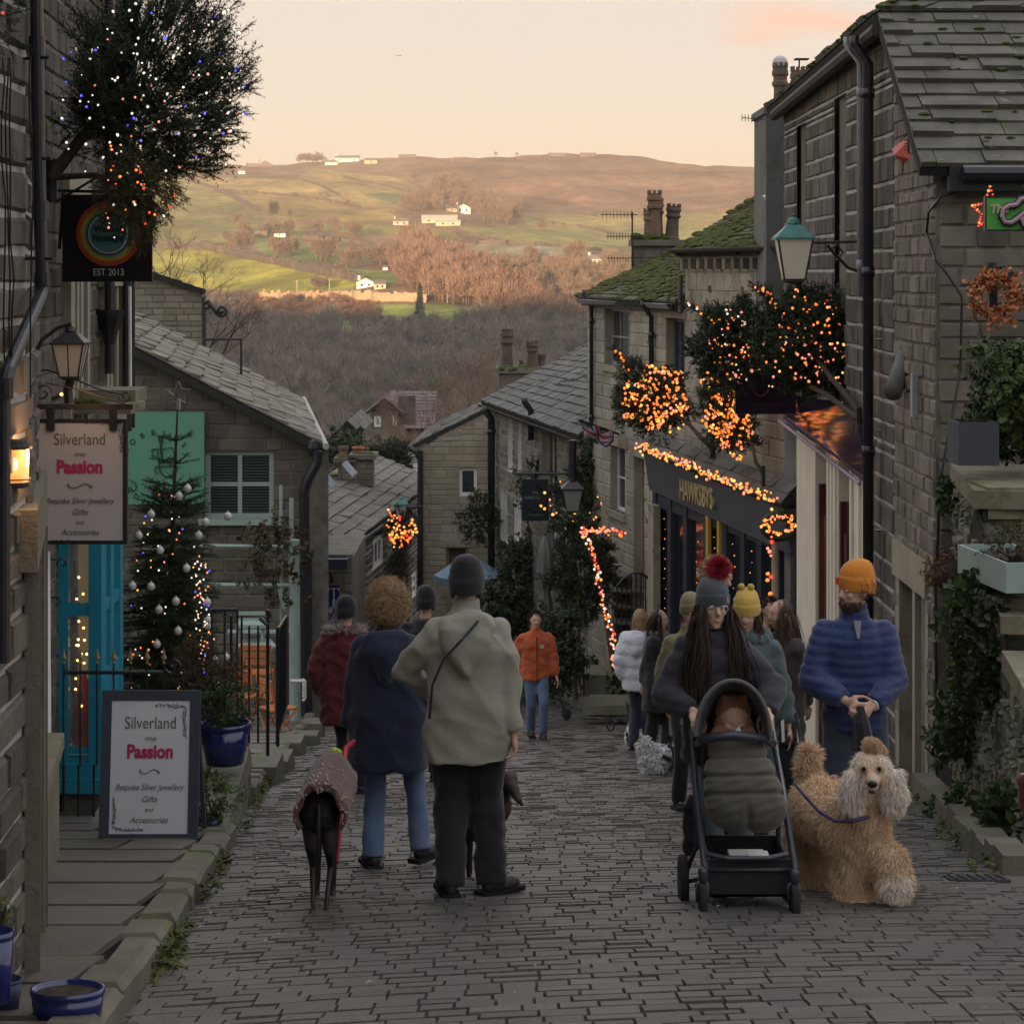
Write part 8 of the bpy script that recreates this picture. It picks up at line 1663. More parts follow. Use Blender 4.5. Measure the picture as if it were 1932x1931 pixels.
# 4 far figure
person('small distant figure in a dark jacket and pale scarf wearing blue jeans', 594, 1338, 1.56, 178, [(-.18,-.1,1.1),(.2,.0,.9)], [(-.08,-.05,0),(.14,.12,0)], dict(hat=dict(m=cloth('pink_knit', (.36,.27,.27), (.5,.4,.4)), tall=.8), jacket=dict(m=m_blk, hem=.80, bulk=1.15, collar=.1), trousers=dict(m=m_jean), shoe=m_white), d=43)
# 5 orange jacket
r5, k5 = person('man in an orange jacket and blue jeans walking up the street', 1010, 1402, 1.70, 8, [(-.24,.02,.88),(.30,-.05,.80)], [(-.06,.10,.04),(.10,-.14,0)],
  dict(hi=False, w=1.1, hair=dict(k='short', m=m_dkhair), jacket=dict(m=m_orgc, hem=.80, bulk=1.16, hemw=1.0, collar=.10, arm=(.085,.075,.062), wr=.009, zip=m_blk), trousers=dict(m=m_jean, r=(.095,.076,.07)), shoe=m_boot), d=28.6)
mb = MB(); p = k5['q'](.09, -.17, 1.28); mb.box(p, (.028,.006,.022)); mb.build('chest_badge', m_lampg, r5)
mb = MB(); p = k5['hands'][1]; mb.tube([p, p+V((.04,-.02,-.25)), p+V((.10,-.04,-.42))], [.012,.010,.03], 5); mb.ell(p+V((.13,-.04,-.48)), (.07,.05,.09), 8); tag(mb.build('furled_umbrella', m_blk), 'dark furled umbrella held low by the man in the orange jacket', 'umbrella')
# 6 woman with the pushchair
r6, k6 = person('woman in a dark padded jacket and grey bobble hat pushing the pushchair', 1345, 1704, 1.58, 0, [(-.125,-.26,1.07),(.27,-.26,1.07)], [(.02,.02,0),(.19,.10,.02)],
  dict(hi=True, look=12, w=.94, hat=dict(m=cloth('slate_knit', (.055,.062,.075), (.07,.08,.095)), tall=.98, pom=M('crimson_fur', (.30,.015,.035), (.42,.03,.05), .9, 20, isl=.4), px=-.035, tab=(-.055,.80)), hair=dict(k='long', m=m_dkhair, n=7500, l=.50, fwd=.42), jacket=dict(m=m_charc, hem=.74, bulk=1.06, hemw=1.0, collar=.02, puff=(.125,.012,.3,0), arm=(.086,.080,.055), wr=.006), trousers=dict(m=m_jeanl, r=(.092,.078,.078), cuff=.06), shoe=m_boot, elbow=[V((-.7,.35,-.5)),V((.7,.35,-.5))], hcurl=[.9,.9], palm=[V((0,0,-1)),V((0,0,-1))], thumb=[V((1,0,0)),V((-1,0,0))], hdir=[(.05,-1,-.3),(-.05,-1,-.3)]), d=10.98)
hd, hs, hf, hu, S = k6['hd'], k6['hs'], k6['hf'], k6['hu'], k6['S']; g = MB()
for s_ in (-1, 1): c = hd+hs*s_*.033*S+hu*.002*S+hf*.094*S; g.tube([c+hs*math.cos(a)*.024*S+hu*math.sin(a)*.019*S-hf*(abs(s_*math.cos(a))*.002) for a in np.linspace(0, 6.283, 15)], .0018, 4); g.tube([c+hs*s_*.024*S, hd+hs*s_*.078*S+hu*.008*S], .0018, 4)
g.tube([hd+hs*.010*S+hf*.096*S, hd-hs*.010*S+hf*.096*S], .0018, 4); g.build('glasses', M('clear_frame', (.6,.6,.6), None, .25, metal=.6), r6)
mb = MB(); mb.lathe([(.062*S,0),(.066*S,.02*S),(.062*S,.035*S)], k6['nk']+V((0,-.01,.0)), 16); mb.build('neckline', m_blk, r6)
# 7 yellow hat
r7, k7 = person('woman in a yellow knitted hat and long grey green padded coat', 1408, 1613, 1.58, 0, [(-.2,-.02,.85),(.29,-.10,.80)], [(-.10,.02,0),(.09,-.02,0)],
  dict(look=-14, nod=-8, hat=dict(m=cloth('mustard_knit', (.46,.31,.065), (.55,.38,.09)), tall=1.05, knot=(-.03,.035)), hair=dict(k='long', m=m_brhair, l=.2, n=500), jacket=dict(m=m_gg, hem=.46, bulk=1.22, hemw=1.1, hood=0, collar=.06, puff=(.105,.011,.3,0), arm=(.092,.082,.066), wr=.006), trousers=dict(m=m_blk), shoe=m_boot, elbow=[V((-.8,.4,-.3)),V((.9,.3,-.3))]), d=13.5)
mb = MB(); nk = k7['nk']; n = 14
for i in range(n): a = 2.0+i/(n-1)*5.4; mb.ell(nk+V((math.cos(a)*.12, math.sin(a)*.09+.02, -.01+.02*math.sin(a*2))), (.05,.045,.05), 8)
mb.build('hood_rolls', m_gg, r7, True)
h_ = k7['hands'][1]
for s_ in (-.045, .05): mb = MB(); mb.slab([h_+V((s_-.012,-.09,.05)), h_+V((s_+.008,-.09,.06)), h_+V((s_+.012,-.09,-.075)), h_+V((s_-.005,-.09,-.08))], (0,.006,0)); mb.build('reflective_trim', m_white, r7)
# 8 long brown hair
person('woman with long brown hair in a brown coat turned sideways behind the group', 1478, 1550, 1.62, -60, [(-.15,-.12,.95),(.2,.05,.86)], [(-.08,0,0),(.1,0,0)], dict(look=-75, hair=dict(k='long', m=m_brhair, l=.42, n=900, fwd=-.1), jacket=dict(m=m_brnc, hem=.6, bulk=1.15, collar=.05), trousers=dict(m=m_blk)), d=16)
person('dark haired person half hidden behind the woman in the yellow hat', 1449, 1482, 1.72, 20, [(-.2,0,.86),(.2,0,.86)], [(-.1,0,0),(.1,0,0)], dict(hair=dict(k='short', m=m_dkhair, s=1.05), jacket=dict(m=m_blk, hem=.7, bulk=1.15), trousers=dict(m=m_blk)), d=20)
person('tall man with short fair hair seen just behind the red bobble', 1346, 1580, 1.87, 60, [(-.2,0,.86),(.2,0,.86)], [(-.1,0,0),(.1,0,0)], dict(look=50, nod=-10, hair=dict(k='short', m=m_blond, n=900, l=.028, s=1.02), jacket=dict(m=m_blk, hem=.7, bulk=1.1, collar=.06), trousers=dict(m=m_blk)), d=14.8)
person('person in an olive hood behind the shoulder of the pushchair woman', 1303, 1540, 1.63, 10, [(-.2,0,.86),(.2,0,.86)], [(-.1,0,0),(.1,0,0)], dict(hat=dict(m=cloth('olive_cloth', (.16,.14,.07), (.2,.17,.09))), jacket=dict(m=cloth('olive_cloth', (.16,.14,.07)), hem=.6, bulk=1.05, collar=.08), trousers=dict(m=m_blk)), d=16.5)
# 9 man in blue
r9, k9 = person('man in a cobalt blue padded jacket and orange beanie looking to his right', 1612, 1662, 1.71, 0, [(-.085,-.24,1.03),(.055,-.26,1.0)], [(-.13,.0,0),(.14,.02,0)],
  dict(hi=True, look=-62, smile=1, w=1.04, hat=dict(m=cloth('orange_knit', (.50,.17,.015), (.60,.22,.025)), tall=1.05, patch=M('orange_patch', (.75,.10,.03), None, .6)), hair=dict(k='short', m=m_brhair, n=300), jacket=dict(m=m_bluec, hem=.82, bulk=1.06, hemw=1.0, waist=1.02, collar=.11, puff=(.052,.0085,.3,0), arm=(.082,.075,.058), wr=.004), trousers=dict(m=m_jeand, r=(.108,.088,.08)), shoe=m_boot, elbow=[V((-.8,.35,-.5)),V((.8,.35,-.5))], hcurl=[1.0,1.0], palm=[V((.3,.8,-.4)),V((-.3,.8,-.4))], thumb=[V((0,-.2,1)),V((0,-.2,1))]), d=12)
hd, hs, hf, hu, S = k9['hd'], k9['hs'], k9['hf'], k9['hu'], k9['S']; r = np.random.RandomState(3); n = 1300; dv = r.normal(size=(n*4,3)); dv /= np.linalg.norm(dv, axis=1)[:,None]; dv = dv[(dv[:,2] < -.22) & (dv[:,1] > -.25)][:n]; A = np.array([hs,hf,hu]); pp = np.array(hd-hu*.035*S+hf*.02*S)+(dv*np.array([.062,.070,.085])*S)@A; hairs('beard', pp, dv@A+np.array([0,0,-.4]), .022, .0022, m_brhair, r9, seg=2, seed=1)
mb = MB(); nk = k9['nk']; mb.slab([nk+V((-.022,-.105,-.01)), nk+V((.022,-.105,-.01)), nk+V((.006,-.142,-.10)), nk+V((-.006,-.142,-.10))], (0,.012,0)); mb.build('shirt', M('pale_tee', (.20,.19,.23), None, .9), r9)
mb = MB(); p = (k9['hands'][0]+k9['hands'][1])/2; mb.tube([p+V((.0,-.06,.0)), p+V((0,-.07,-.08)), p+V((.015,-.07,-.18)), p+V((0,-.07,-.30))], [.02,.045,.055,.03], 8); tag(mb.build('dog_bag', m_blk), 'crumpled black bag held in both hands by the man in blue', 'bag')
mb = MB(); p = k9['hands'][1]; e_ = k9['el'][1]; dd = (e_-p).normalized(); mb.lathe([(.034,-.008),(.036,0),(.034,.010)], p+dd*.02, 14, ax=(dd.orthogonal().normalized(), dd.cross(dd.orthogonal().normalized()), dd)); mb.build('wrist_band', m_white, r9)
# 10, 11 couple on the left of the group
r10, k10 = person('dark haired woman in a long black coat and taupe scarf turned to the right', 1240, 1436, 1.66, 70, [(-.16,.0,.86),(.18,-.1,1.02)], [(-.1,.06,0),(.10,-.04,0)], dict(look=80, hair=dict(k='long', m=m_dkhair, l=.26, n=1000, fwd=-.1), jacket=dict(m=m_blk, hem=.56, bulk=1.28, hemw=1.1, arm=(.09,.08,.065)), trousers=dict(m=m_blk, r=(.1,.085,.08))), d=23.9)
mb = MB(); nk = k10['nk']; [mb.ell(nk+V((math.cos(a)*.08, math.sin(a)*.08, .0)), (.045,.045,.045), 8) for a in np.linspace(0, 6.28, 9)]; mb.slab([nk+V((.05,-.12,.02)), nk+V((.14,-.10,.0)), nk+V((.17,-.16,-.36)), nk+V((.09,-.17,-.30))], (0,.03,0)); mb.build('scarf', cloth('taupe', (.13,.105,.085), (.17,.14,.115)), r10)
person('fair haired woman in a white padded jacket beside the woman in black', 1207, 1424, 1.69, 160, [(-.2,.0,.86),(.2,-.0,.86)], [(-.08,.0,0),(.10,.1,0)], dict(hair=dict(k='long', m=m_blond, l=.16, n=700), jacket=dict(m=m_whc, hem=.74, bulk=1.35, hemw=.95, hood=1, puff=(.14,.016,.3,0), arm=(.10,.09,.066)), trousers=dict(m=m_jeand)), d=25.6)
person('person in a black woolly hat glimpsed between the navy and beige coats', 803, 1482, 1.80, 180, [(-.2,0,.86),(.2,0,.86)], [(-.08,0,0),(.08,.05,0)], dict(hat=dict(m=m_blk, tall=1.1, ears=1, low=.03), jacket=dict(m=m_blk, hem=.6, bulk=1.15), trousers=dict(m=m_blk)), d=20)
person('small ginger haired child cut off by the right edge of the picture', 1996, 1742, .84, -30, [(-.2,-.05,.9),(.2,-.05,.9)], [(-.09,0,0),(.09,0,0)], dict(look=-40, hair=dict(k='short', m=M('ginger', (.35,.16,.06), (.45,.22,.1), .6, 20)), jacket=dict(m=m_redc, hem=.6, bulk=1.2), trousers=dict(m=m_blk)), d=10.2, lean=(-.18,0))
# ================================================================ pushchair with baby
pc = empty('pushchair', P(1405,1738,10.4), 'black framed pushchair with quilted grey brown footmuff and rounded canopy', 'pushchair')
m_pf = M('pram_frame', (.03,.036,.05), (.04,.048,.065), .4, 6, spec=.5); m_muff = cloth('muff', (.072,.066,.055), (.092,.084,.07), n=2); m_can = cloth('canopy_cloth', (.045,.045,.043), (.06,.06,.055)); m_tyre = M('tyre', (.012,.012,.013), (.02,.02,.02), .85, 20)
def wheel(u, v, d, rpx, wd, nm):
    c = P(u, v, d); R = rpx/FPX*d; mb = MB(); ax = (V((0,1,0)), V((0,0,1)), V((1,0,0))); mb.lathe([(R*.78,-wd),(R*.95,-wd),(R,-wd*.5),(R,wd*.5),(R*.95,wd),(R*.78,wd)], c, 28, ax=ax); t = mb.build('wheel', m_tyre, pc, True)
    h = MB(); h.lathe([(R*.78,-wd*.7),(R*.80,0),(R*.78,wd*.7)], c, 24, ax=ax); h.lathe([(R*.2,-wd*.9),(R*.2,wd*.9)], c, 12, ax=ax)
    for i in range(5): a = i*1.2566; h.tube([c, c+V((0, math.cos(a)*R*.8, math.sin(a)*R*.8))], R*.07, 5)
    h.build('rim', m_pf, t); return c, R
zf = gz(10.32)+.05; wl_, R1 = wheel(1326, 1702, 10.32, 36, .018, 'f'); wr_, _ = wheel(1499, 1705, 10.32, 36, .018, 'f'); bl_, R2 = wheel(1289, 1664, 10.78, 52, .02, 'r'); br_, _ = wheel(1487, 1664, 10.78, 52, .02, 'r')
mb = MB()
for L_ in ([P(1299,1336,10.85), P(1306,1400,10.75), P(1314,1502,10.62), P(1330,1640,10.40), P(1330,1668,10.36)], [P(1452,1330,10.85), P(1460,1400,10.75), P(1474,1470,10.64), P(1500,1640,10.40), P(1503,1670,10.36)]): mb.tube(L_, [.014,.015,.016,.017,.017], 8)
mb.tube([P(1312,1500,10.62), P(1316,1590,10.68), P(1293,1650,10.78)], .012, 8); mb.tube([P(1470,1500,10.62), P(1468,1590,10.68), P(1483,1650,10.78)], .012, 8)
mb.tube([bl_, P(1330,1655,10.7)], .012, 6); mb.tube([br_, P(1460,1655,10.7)], .012, 6); mb.tube([P(1330,1640,10.42), P(1500,1640,10.42)], .012, 6)
for c, s_ in ((wl_, 1), (wr_, -1)): mb.tube([c+V((.025,.01,0)), c+V((.025,.03,R1*.9)), c+V((.004,.04,R1*1.1))], .009, 6); mb.tube([c+V((-.025,.01,0)), c+V((-.025,.03,R1*.9)), c+V((.004,.04,R1*1.1))], .009, 6); mb.lathe([(.022,0),(.024,.06),(.02,.08)], c+V((.004,.04,R1*.85)), 10)
mb.build('frame', m_pf, pc, True)
mb = MB(); mb.tube([P(1299,1338,10.85), P(1310,1330,10.88), P(1376,1326,10.9), P(1442,1330,10.88), P(1452,1338,10.85)], .017, 10); mb.build('handle', m_blk, pc, True)
mb = MB(); mb.tube([P(1456,1352,10.7), P(1468,1425,10.62), P(1484,1520,10.5)], .006, 6); mb.build('frame_trim', m_lead, pc)
# canopy: half dome shells between an outer and an inner arch
mb = MB(); n = 22; m_ = 7; vs = []
for j in range(m_+1):
    t = j/m_; dd_ = 10.40+.42*t; cu, cv, ru, rv = 1383, 1388, 70-16*t*t, 104-34*t*t
    for i in range(n+1): a = math.pi*(i/n)*1.04-.02*math.pi; vs.append(P(cu-ru*math.cos(a), cv-rv*max(math.sin(a), -.2), dd_))
f = [(j*(n+1)+i, j*(n+1)+i+1, (j+1)*(n+1)+i+1, (j+1)*(n+1)+i) for j in range(m_) for i in range(n)]; mb.add(vs, f); co_ = mb.build('canopy', m_can, pc, True); so_m = co_.modifiers.new('t', 'SOLIDIFY'); so_m.thickness = .012
mb = MB()
for cu, ru, rv, d_, r in ((1383,71,105,10.39,.010),(1383,60,92,10.56,.006)): mb.tube([P(cu-ru*math.cos(a), 1388-rv*math.sin(a), d_) for a in np.linspace(0, math.pi, 22)], r, 6)
mb.build('canopy_piping', cloth('piping', (.10,.10,.095)), co_)
mb = MB(); loft(mb, [(P(1383,1300,10.86), .10, .02, V((1,0,0)), V((0,-1,0))), (P(1383,1340,10.84), .145, .03, V((1,0,0)), V((0,-1,0))), (P(1383,1400,10.80), .16, .035, V((1,0,0)), V((0,-1,0))), (P(1383,1470,10.70), .16, .05, V((1,0,0)), V((0,-1,0))), (P(1390,1540,10.55), .15, .06, V((1,0,0)), V((0,-1,0)))]); remesh(mb, .02, 'seat', [m_blk], pc)
mb = MB(); mb.tube([P(1318,1402,10.55), P(1326,1394,10.42), P(1383,1386,10.36), P(1444,1393,10.42), P(1458,1402,10.55)], .022, 10); mb.build('bumper_bar', m_pf, pc, True)
mb = MB(); S1, F1_ = V((1,0,0)), V((0,-1,0))
mr = [(1392,1398,.120,.07,10.50),(1392,1420,.148,.085,10.46),(1396,1450,.172,.10,10.42),(1402,1485,.190,.105,10.40),(1408,1520,.198,.10,10.38),(1410,1545,.180,.085,10.38),(1410,1562,.135,.06,10.39),(1410,1568,.09,.04,10.40)]
loft(mb, [(P(u,v,d), rx_, ry_, S1, F1_) for u, v, rx_, ry_, d in mr[::-1]], 26)
def muffd(co, no):
    v = 510 - FPX*(co[:,2]-CZ)/co[:,1]; uu = 966+FPX*co[:,0]/co[:,1]; seams = np.array([1427, 1462, 1497]); d = np.min(np.abs(v[:,None]-seams+((uu-1400)[:,None]*.03)), axis=1); q = -.016*np.exp(-(d/4.5)**2) + .003*np.sin(uu*.11+v*.13)*np.sin(v*.2)
    return q - .018*np.exp(-((uu-1413)/6)**2)*np.clip((v-1510)/25, 0, 1)
remesh(mb, .009, 'footmuff', [m_muff], pc, sm=2, disp=muffd)
mb = MB(); x0, x1 = X(1334,10.5), X(1486,10.5); zt_, zb_ = Z(1612,10.5), Z(1682,10.5)
for a, b, c_, e in ((x0,x1,10.42,10.43),(x0,x1,10.86,10.87),(x0,x0+.01,10.43,10.86),(x1-.01,x1,10.43,10.86)): mb.box(((a+b)/2,(c_+e)/2,(zt_+zb_)/2), ((b-a)/2,(e-c_)/2,(zt_-zb_)/2))
mb.box(((x0+x1)/2,10.64,zb_+.006), ((x1-x0)/2,.22,.006)); mb.build('basket', m_blk, pc)
mb = MB(); mb.tube([P(1334,1610,10.42), P(1372,1618,10.38), P(1450,1618,10.38), P(1486,1610,10.42)], .012, 6); mb.build('basket_rim', m_pf, pc)
mb = MB(); mb.box(P(1408,1611,10.5), (.085,.05,.012)); mb.box(P(1430,1613,10.46), (.05,.05,.010)); tag(mb.build('white_parcel', m_white), 'folded white paper parcel lying in the pushchair basket', 'parcel')
mb = MB(); mb.ell(P(1306,1548,10.85), (.055,.05,.13), 14); mb.ell(P(1303,1585,10.85), (.05,.05,.08), 12); bg_ = tag(remesh(mb, .012, 'bag', [m_blk], None, disp=wrinkle(.01, 30, 1)), 'black bag hanging low at the left side of the pushchair', 'bag')
mb = MB(); mb.box(P(1304,1505,10.85), (.012,.008,.018)); mb.build('red_tag', m_redc, bg_)
# baby
ba = empty('person', P(1385,1440,10.66), 'baby in a brown bear eared hat lying back under the pushchair canopy', 'person'); m_bear = cloth('teddy', (.20,.085,.04), (.26,.12,.06)); mb = MB()
c = P(1384,1352,10.62); mb.ell(c, (.078,.075,.088), 18); mb.ell(c+V((0,-.045,-.03)), (.055,.04,.048), 14); mb.ell(c+V((-.005,-.085,-.012)), (.012,.012,.012), 8); mb.ell(c+V((-.033,-.066,-.035)), (.026,.02,.024), 8); mb.ell(c+V((.033,-.066,-.035)), (.026,.02,.024), 8); caps(mb, c+V((0,.01,-.08)), c+V((0,.0,-.2)), .06, .09)
for s_ in (-1,1): caps(mb, c+V((s_*.08,0,-.13)), c+V((s_*.09,-.08,-.19)), .035, .03)
bb_ = remesh(mb, .008, 'body', [m_skin], ba, sm=2); f = MB(); 
for s_ in (-1,1): f.ell(c+V((s_*.026,-.083,-.008)), (.009,.006,.006), 8, 1)
f.tube([c+V((-.014,-.083,-.045)), c+V((0,-.088,-.047)), c+V((.014,-.083,-.045))], [.003,.006,.003], 6, 2)
bm = bmesh.new(); bm.from_mesh(bb_.data); nb = len(bm.faces); bm.from_mesh(f.mesh('f', [m_skin, m_eye, m_lip])); bm.faces.ensure_lookup_table(); bm.to_mesh(bb_.data); bm.free(); bb_.data.materials.clear(); [bb_.data.materials.append(q) for q in (m_skin, m_eye, m_lip)]
mb = MB(); mb.ell(c+V((0,.018,.030)), (.090,.080,.080), 18)
for u in (1365, 1405): mb.ell(P(u,1317,10.60), (.022,.016,.022), 12)
mb.ell(c+V((-.07,-.01,-.06)), (.03,.045,.07), 10); mb.ell(c+V((.07,-.01,-.06)), (.03,.045,.07), 10); remesh(mb, .010, 'hat', [m_bear], ba, sm=2, disp=lambda co, no: .0025*np.sin(co[:,0]*400)*np.sin(co[:,2]*380))
mb = MB(); 
for s_ in (-1,1): mb.ell(P(1384+s_*24,1382,10.53), (.055,.04,.038), 12); mb.ell(P(1384+s_*30,1400,10.55), (.06,.05,.06), 12)
mb.ell(P(1384,1400,10.58), (.12,.06,.07), 12); remesh(mb, .012, 'suit', [m_bear], ba, sm=2, disp=lambda co, no: .003*np.sin(co[:,0]*300)*np.sin(co[:,2]*280))
mb = MB(); mb.slab([P(1384,1380,10.48), P(1396,1370,10.48), P(1400,1384,10.48), P(1388,1392,10.48)], (0,.012,0)); mb.build('muslin', m_white, ba)
# ================================================================ dogs
def furred(o, n, L, wd, mat, parent, flow=(0,0,-1), mixn=.5, seed=1, curl=.35, zmin=None, sel=None, grav=.8, name='fur'):
    me = o.data; nv = len(me.vertices); co = np.empty(nv*3, 'f'); me.vertices.foreach_get('co', co); co = co.reshape(-1,3); no = np.empty(nv*3, 'f'); me.vertex_normals.foreach_get('vector', no); no = no.reshape(-1,3); M_ = np.array(o.matrix_parent_inverse) if o.parent else np.eye(4)
    r = np.random.RandomState(seed); idx = r.randint(0, nv, n); p = co[idx]; q = no[idx]
    if sel is not None: k = sel(p); p, q = p[k], q[k]
    d = q*mixn + np.array(flow)*(1-mixn) + r.normal(size=p.shape)*.22; cl = np.sin(p[:,0]*38+p[:,2]*23)*np.sin(p[:,2]*41-p[:,1]*30); d = d + np.stack([cl*.35, cl*.0, cl*.15], 1)
    return hairs(name, p, d, L*(1+.3*cl), wd, mat, parent, curl=curl, grav=grav, seg=4, seed=seed)
dd = empty('dog', P(1625,1712,10.8), 'big shaggy cream and apricot dog with a topknot walking towards us beside the pushchair', 'dog'); m_ap = M('apricot_fur', (.58,.40,.245), (.70,.53,.36), .9, 5, isl=.14); m_cr = M('cream_fur', (.68,.61,.52), (.76,.69,.60), .9, 6, isl=.12); m_apd = M('deep_apricot_fur', (.50,.35,.21), (.58,.42,.27), .9, 5, isl=.15)
mb = MB(); E = lambda u, v, d, a, b, c_: mb.ell(P(u,v,d), (a/FPX*d, b, c_/FPX*d), 18)
E(1560,1530,11.1,62,.26,58); E(1610,1560,10.85,62,.18,70); E(1530,1520,11.35,40,.17,46); E(1632,1540,10.75,44,.13,56); E(1640,1600,10.75,38,.10,60)
caps(mb, P(1615,1590,10.8), P(1612,1690,10.78), .10, .092); mb.ell(P(1618,1698,10.74), (.085,.10,.04), 12); caps(mb, P(1650,1590,10.72), P(1682,1625,10.62), .08, .065); caps(mb, P(1682,1625,10.62), P(1688,1665,10.60), .08, .082)
caps(mb, P(1522,1545,11.35), P(1512,1610,11.4), .11, .07); caps(mb, P(1512,1610,11.4), P(1522,1672,11.3), .085, .08); caps(mb, P(1560,1560,11.3), P(1560,1665,11.2), .085, .06)
caps(mb, P(1632,1530,10.75), P(1640,1475,10.66), .095, .085); c = P(1643,1452,10.62); mb.ell(c, (.094,.10,.096), 18); caps(mb, P(1645,1468,10.54), P(1646,1482,10.46), .042, .034)
bd = remesh(mb, .018, 'body', [m_ap], dd, sm=3)
furred(bd, 38000, .042, .0020, m_ap, dd, curl=.8, flow=(.05,-.1,-1), mixn=.55, seed=2, sel=lambda p: (p[:,2] < Z(1500,10.8)) | (p[:,0] < X(1595,10.8)))
furred(bd, 7000, .045, .0022, m_apd, dd, flow=(.0,0,-1), mixn=.35, seed=3, sel=lambda p: (p[:,2] < Z(1575,10.8)))
furred(bd, 26000, .032, .0018, m_cr, dd, flow=(0,-.1,-1), mixn=.5, seed=4, sel=lambda p: (p[:,0] > X(1600,10.7)) & (p[:,2] > Z(1478,10.7)) & ((p[:,2] > Z(1436,10.7)) | (abs(p[:,0]-X(1645,10.6)) > .045)))
hp_ = MB()
for u, v, w__, h_ in ((1612,1488,25,42),(1686,1490,24,42)): hp_.ell(P(u,v,10.60), (w__/FPX*10.6, .05, h_/FPX*10.6), 14)
ea = remesh(hp_, .014, 'ear', [m_cr], dd, sm=2); furred(ea, 9000, .045, .0020, m_cr, ea, flow=(0,-.05,-1), mixn=.35, seed=5)
tk = MB(); tk.ell(P(1646,1408,10.62), (.042,.04,.034), 12); tk.ell(P(1656,1420,10.64), (.035,.03,.035), 12); tko = remesh(tk, .012, 'topknot', [m_ap], dd, sm=2); furred(tko, 3000, .022, .0018, m_ap, tko, flow=(.4,0,1), mixn=.7, seed=6, grav=0)
pw = MB(); pw.ell(P(1688,1668,10.58), (.07,.08,.075), 12); pwo = remesh(pw, .014, 'paw_tuft', [m_cr], dd, sm=2); furred(pwo, 5000, .04, .0020, m_cr, pwo, flow=(0,-.1,-1), mixn=.5, seed=7)
mb = MB(); mb.ell(P(1646,1479,10.415), (.024,.016,.018), 10); [mb.ell(P(u,1450,10.505), (.012,.009,.013), 10) for u in (1630, 1659)]; mb.ell(P(1646,1494,10.44), (.02,.015,.006), 8); mb.build('face_features', M('dog_nose', (.012,.009,.008), None, .3), dd)
mb = MB(); mb.ell(P(1646,1473,10.47), (.036,.05,.034), 12); [mb.ell(P(u,1450,10.52), (.022,.012,.024), 10) for u in (1630, 1659)]; mb.build('muzzle', M('muzzle', (.40,.29,.21), (.50,.38,.28), .9, 30), dd, True)
tl = MB(); tl.tube([P(1524,1470,11.4), P(1522,1440,11.42), P(1530,1418,11.42), P(1540,1424,11.42)], [.04,.035,.03,.015], 10); tlo = remesh(tl, .012, 'tail', [m_ap], dd, sm=1); furred(tlo, 2600, .06, .0022, m_ap, tlo, flow=(.2,0,.4), mixn=.4, seed=8)
mb = MB(); mb.tube([P(1500,1478,10.9), P(1518,1500,10.75), P(1545,1530,10.62), P(1575,1548,10.58), P(1610,1548,10.54), P(1640,1540,10.55)], .009, 6); tag(mb.build('dog_lead', M('purple_lead', (.05,.035,.12), (.03,.03,.05), .5, 40)), 'purple lead running from the pushchair to the shaggy apricot dog', 'lead')
# greyhound in a spotted coat, seen from behind
gr = empty('dog', P(605,1725,10.5), 'slim black dog in a brown spotted coat seen from behind on the left', 'dog'); m_bk = M('black_coat_fur', (.012,.010,.010), (.03,.022,.018), .45, 6, bump=.1); mb = MB()
mb.ell(P(603,1530,10.55), (.10,.12,.10), 16); mb.ell(P(605,1530,10.85), (.095,.30,.095), 16); mb.ell(P(606,1525,11.15), (.10,.16,.13), 16)
for u0, u1, u2 in ((586,588,591),(620,622,616)):
    caps(mb, P(u0,1545,10.55), P(u1,1600,10.52), .052, .034); caps(mb, P(u1,1600,10.52), P(u1+2,1632,10.60), .032, .018); caps(mb, P(u1+2,1632,10.60), P(u2,1706,10.50), .017, .014); mb.ell(P(u2,1718,10.46), (.020,.045,.015), 10)
for u in (598, 628): caps(mb, P(u,1560,11.15), P(u,1680,11.12), .032, .016); mb.ell(P(u,1686,11.08), (.02,.04,.014), 8)
mb.tube([P(602,1515,10.44), P(601,1560,10.41), P(600,1610,10.42), P(602,1640,10.44)], [.016,.013,.010,.006], 8); caps(mb, P(606,1500,11.2), P(609,1478,11.35), .06, .05); mb.ell(P(610,1470,11.42), (.05,.10,.045), 12); mb.ell(P(596,1462,11.38), (.014,.03,.016), 8); mb.ell(P(622,1464,11.38), (.018,.03,.012), 8)
remesh(mb, .009, 'body', [m_bk], gr, sm=2)
mb = MB(); n = 26; vs = []; rows = 9
for j in range(rows):
    t = j/(rows-1); dd_ = 10.40+.72*t
    for i in range(n+1): a = math.pi*(i/n)*1.30-.15*math.pi; sp = 1+.35*max(0, -math.sin(a))*1; rx_ = 36*(1+.28*(1-abs(math.sin(a)))); rz_ = 52; u = 604-rx_*math.cos(a)*(1.12 if math.sin(a) < .2 else 1); v = 1530-rz_*math.sin(a) + (18 if math.sin(a) < 0 else 0) + (10*math.sin(a*5) if j == 0 else 0) - (2 if j else 0); vs.append(P(u, v, 10.42)+V((0, dd_-10.42, 0)))
mb.add(vs, [(j*(n+1)+i, j*(n+1)+i+1, (j+1)*(n+1)+i+1, (j+1)*(n+1)+i) for j in range(rows-1) for i in range(n)]); ct = mb.build('dog_coat', cloth('brown_fleece', (.075,.035,.028), (.10,.05,.04)), gr, True); s_m = ct.modifiers.new('t', 'SOLIDIFY'); s_m.thickness = .016
mb = MB(); ctv = vs
for i in range(64):
    j = rnd.randrange(0, 5); k = rnd.randrange(1, n); p = vs[j*(n+1)+k].lerp(vs[(j+1)*(n+1)+k-1], rnd.random()); out_ = (p-V((P(604,1530,10.5).x, p.y, P(604,1530,10.5).z))).normalized(); mb.ell(p+out_*.004, (.007,.007,.007), 6)
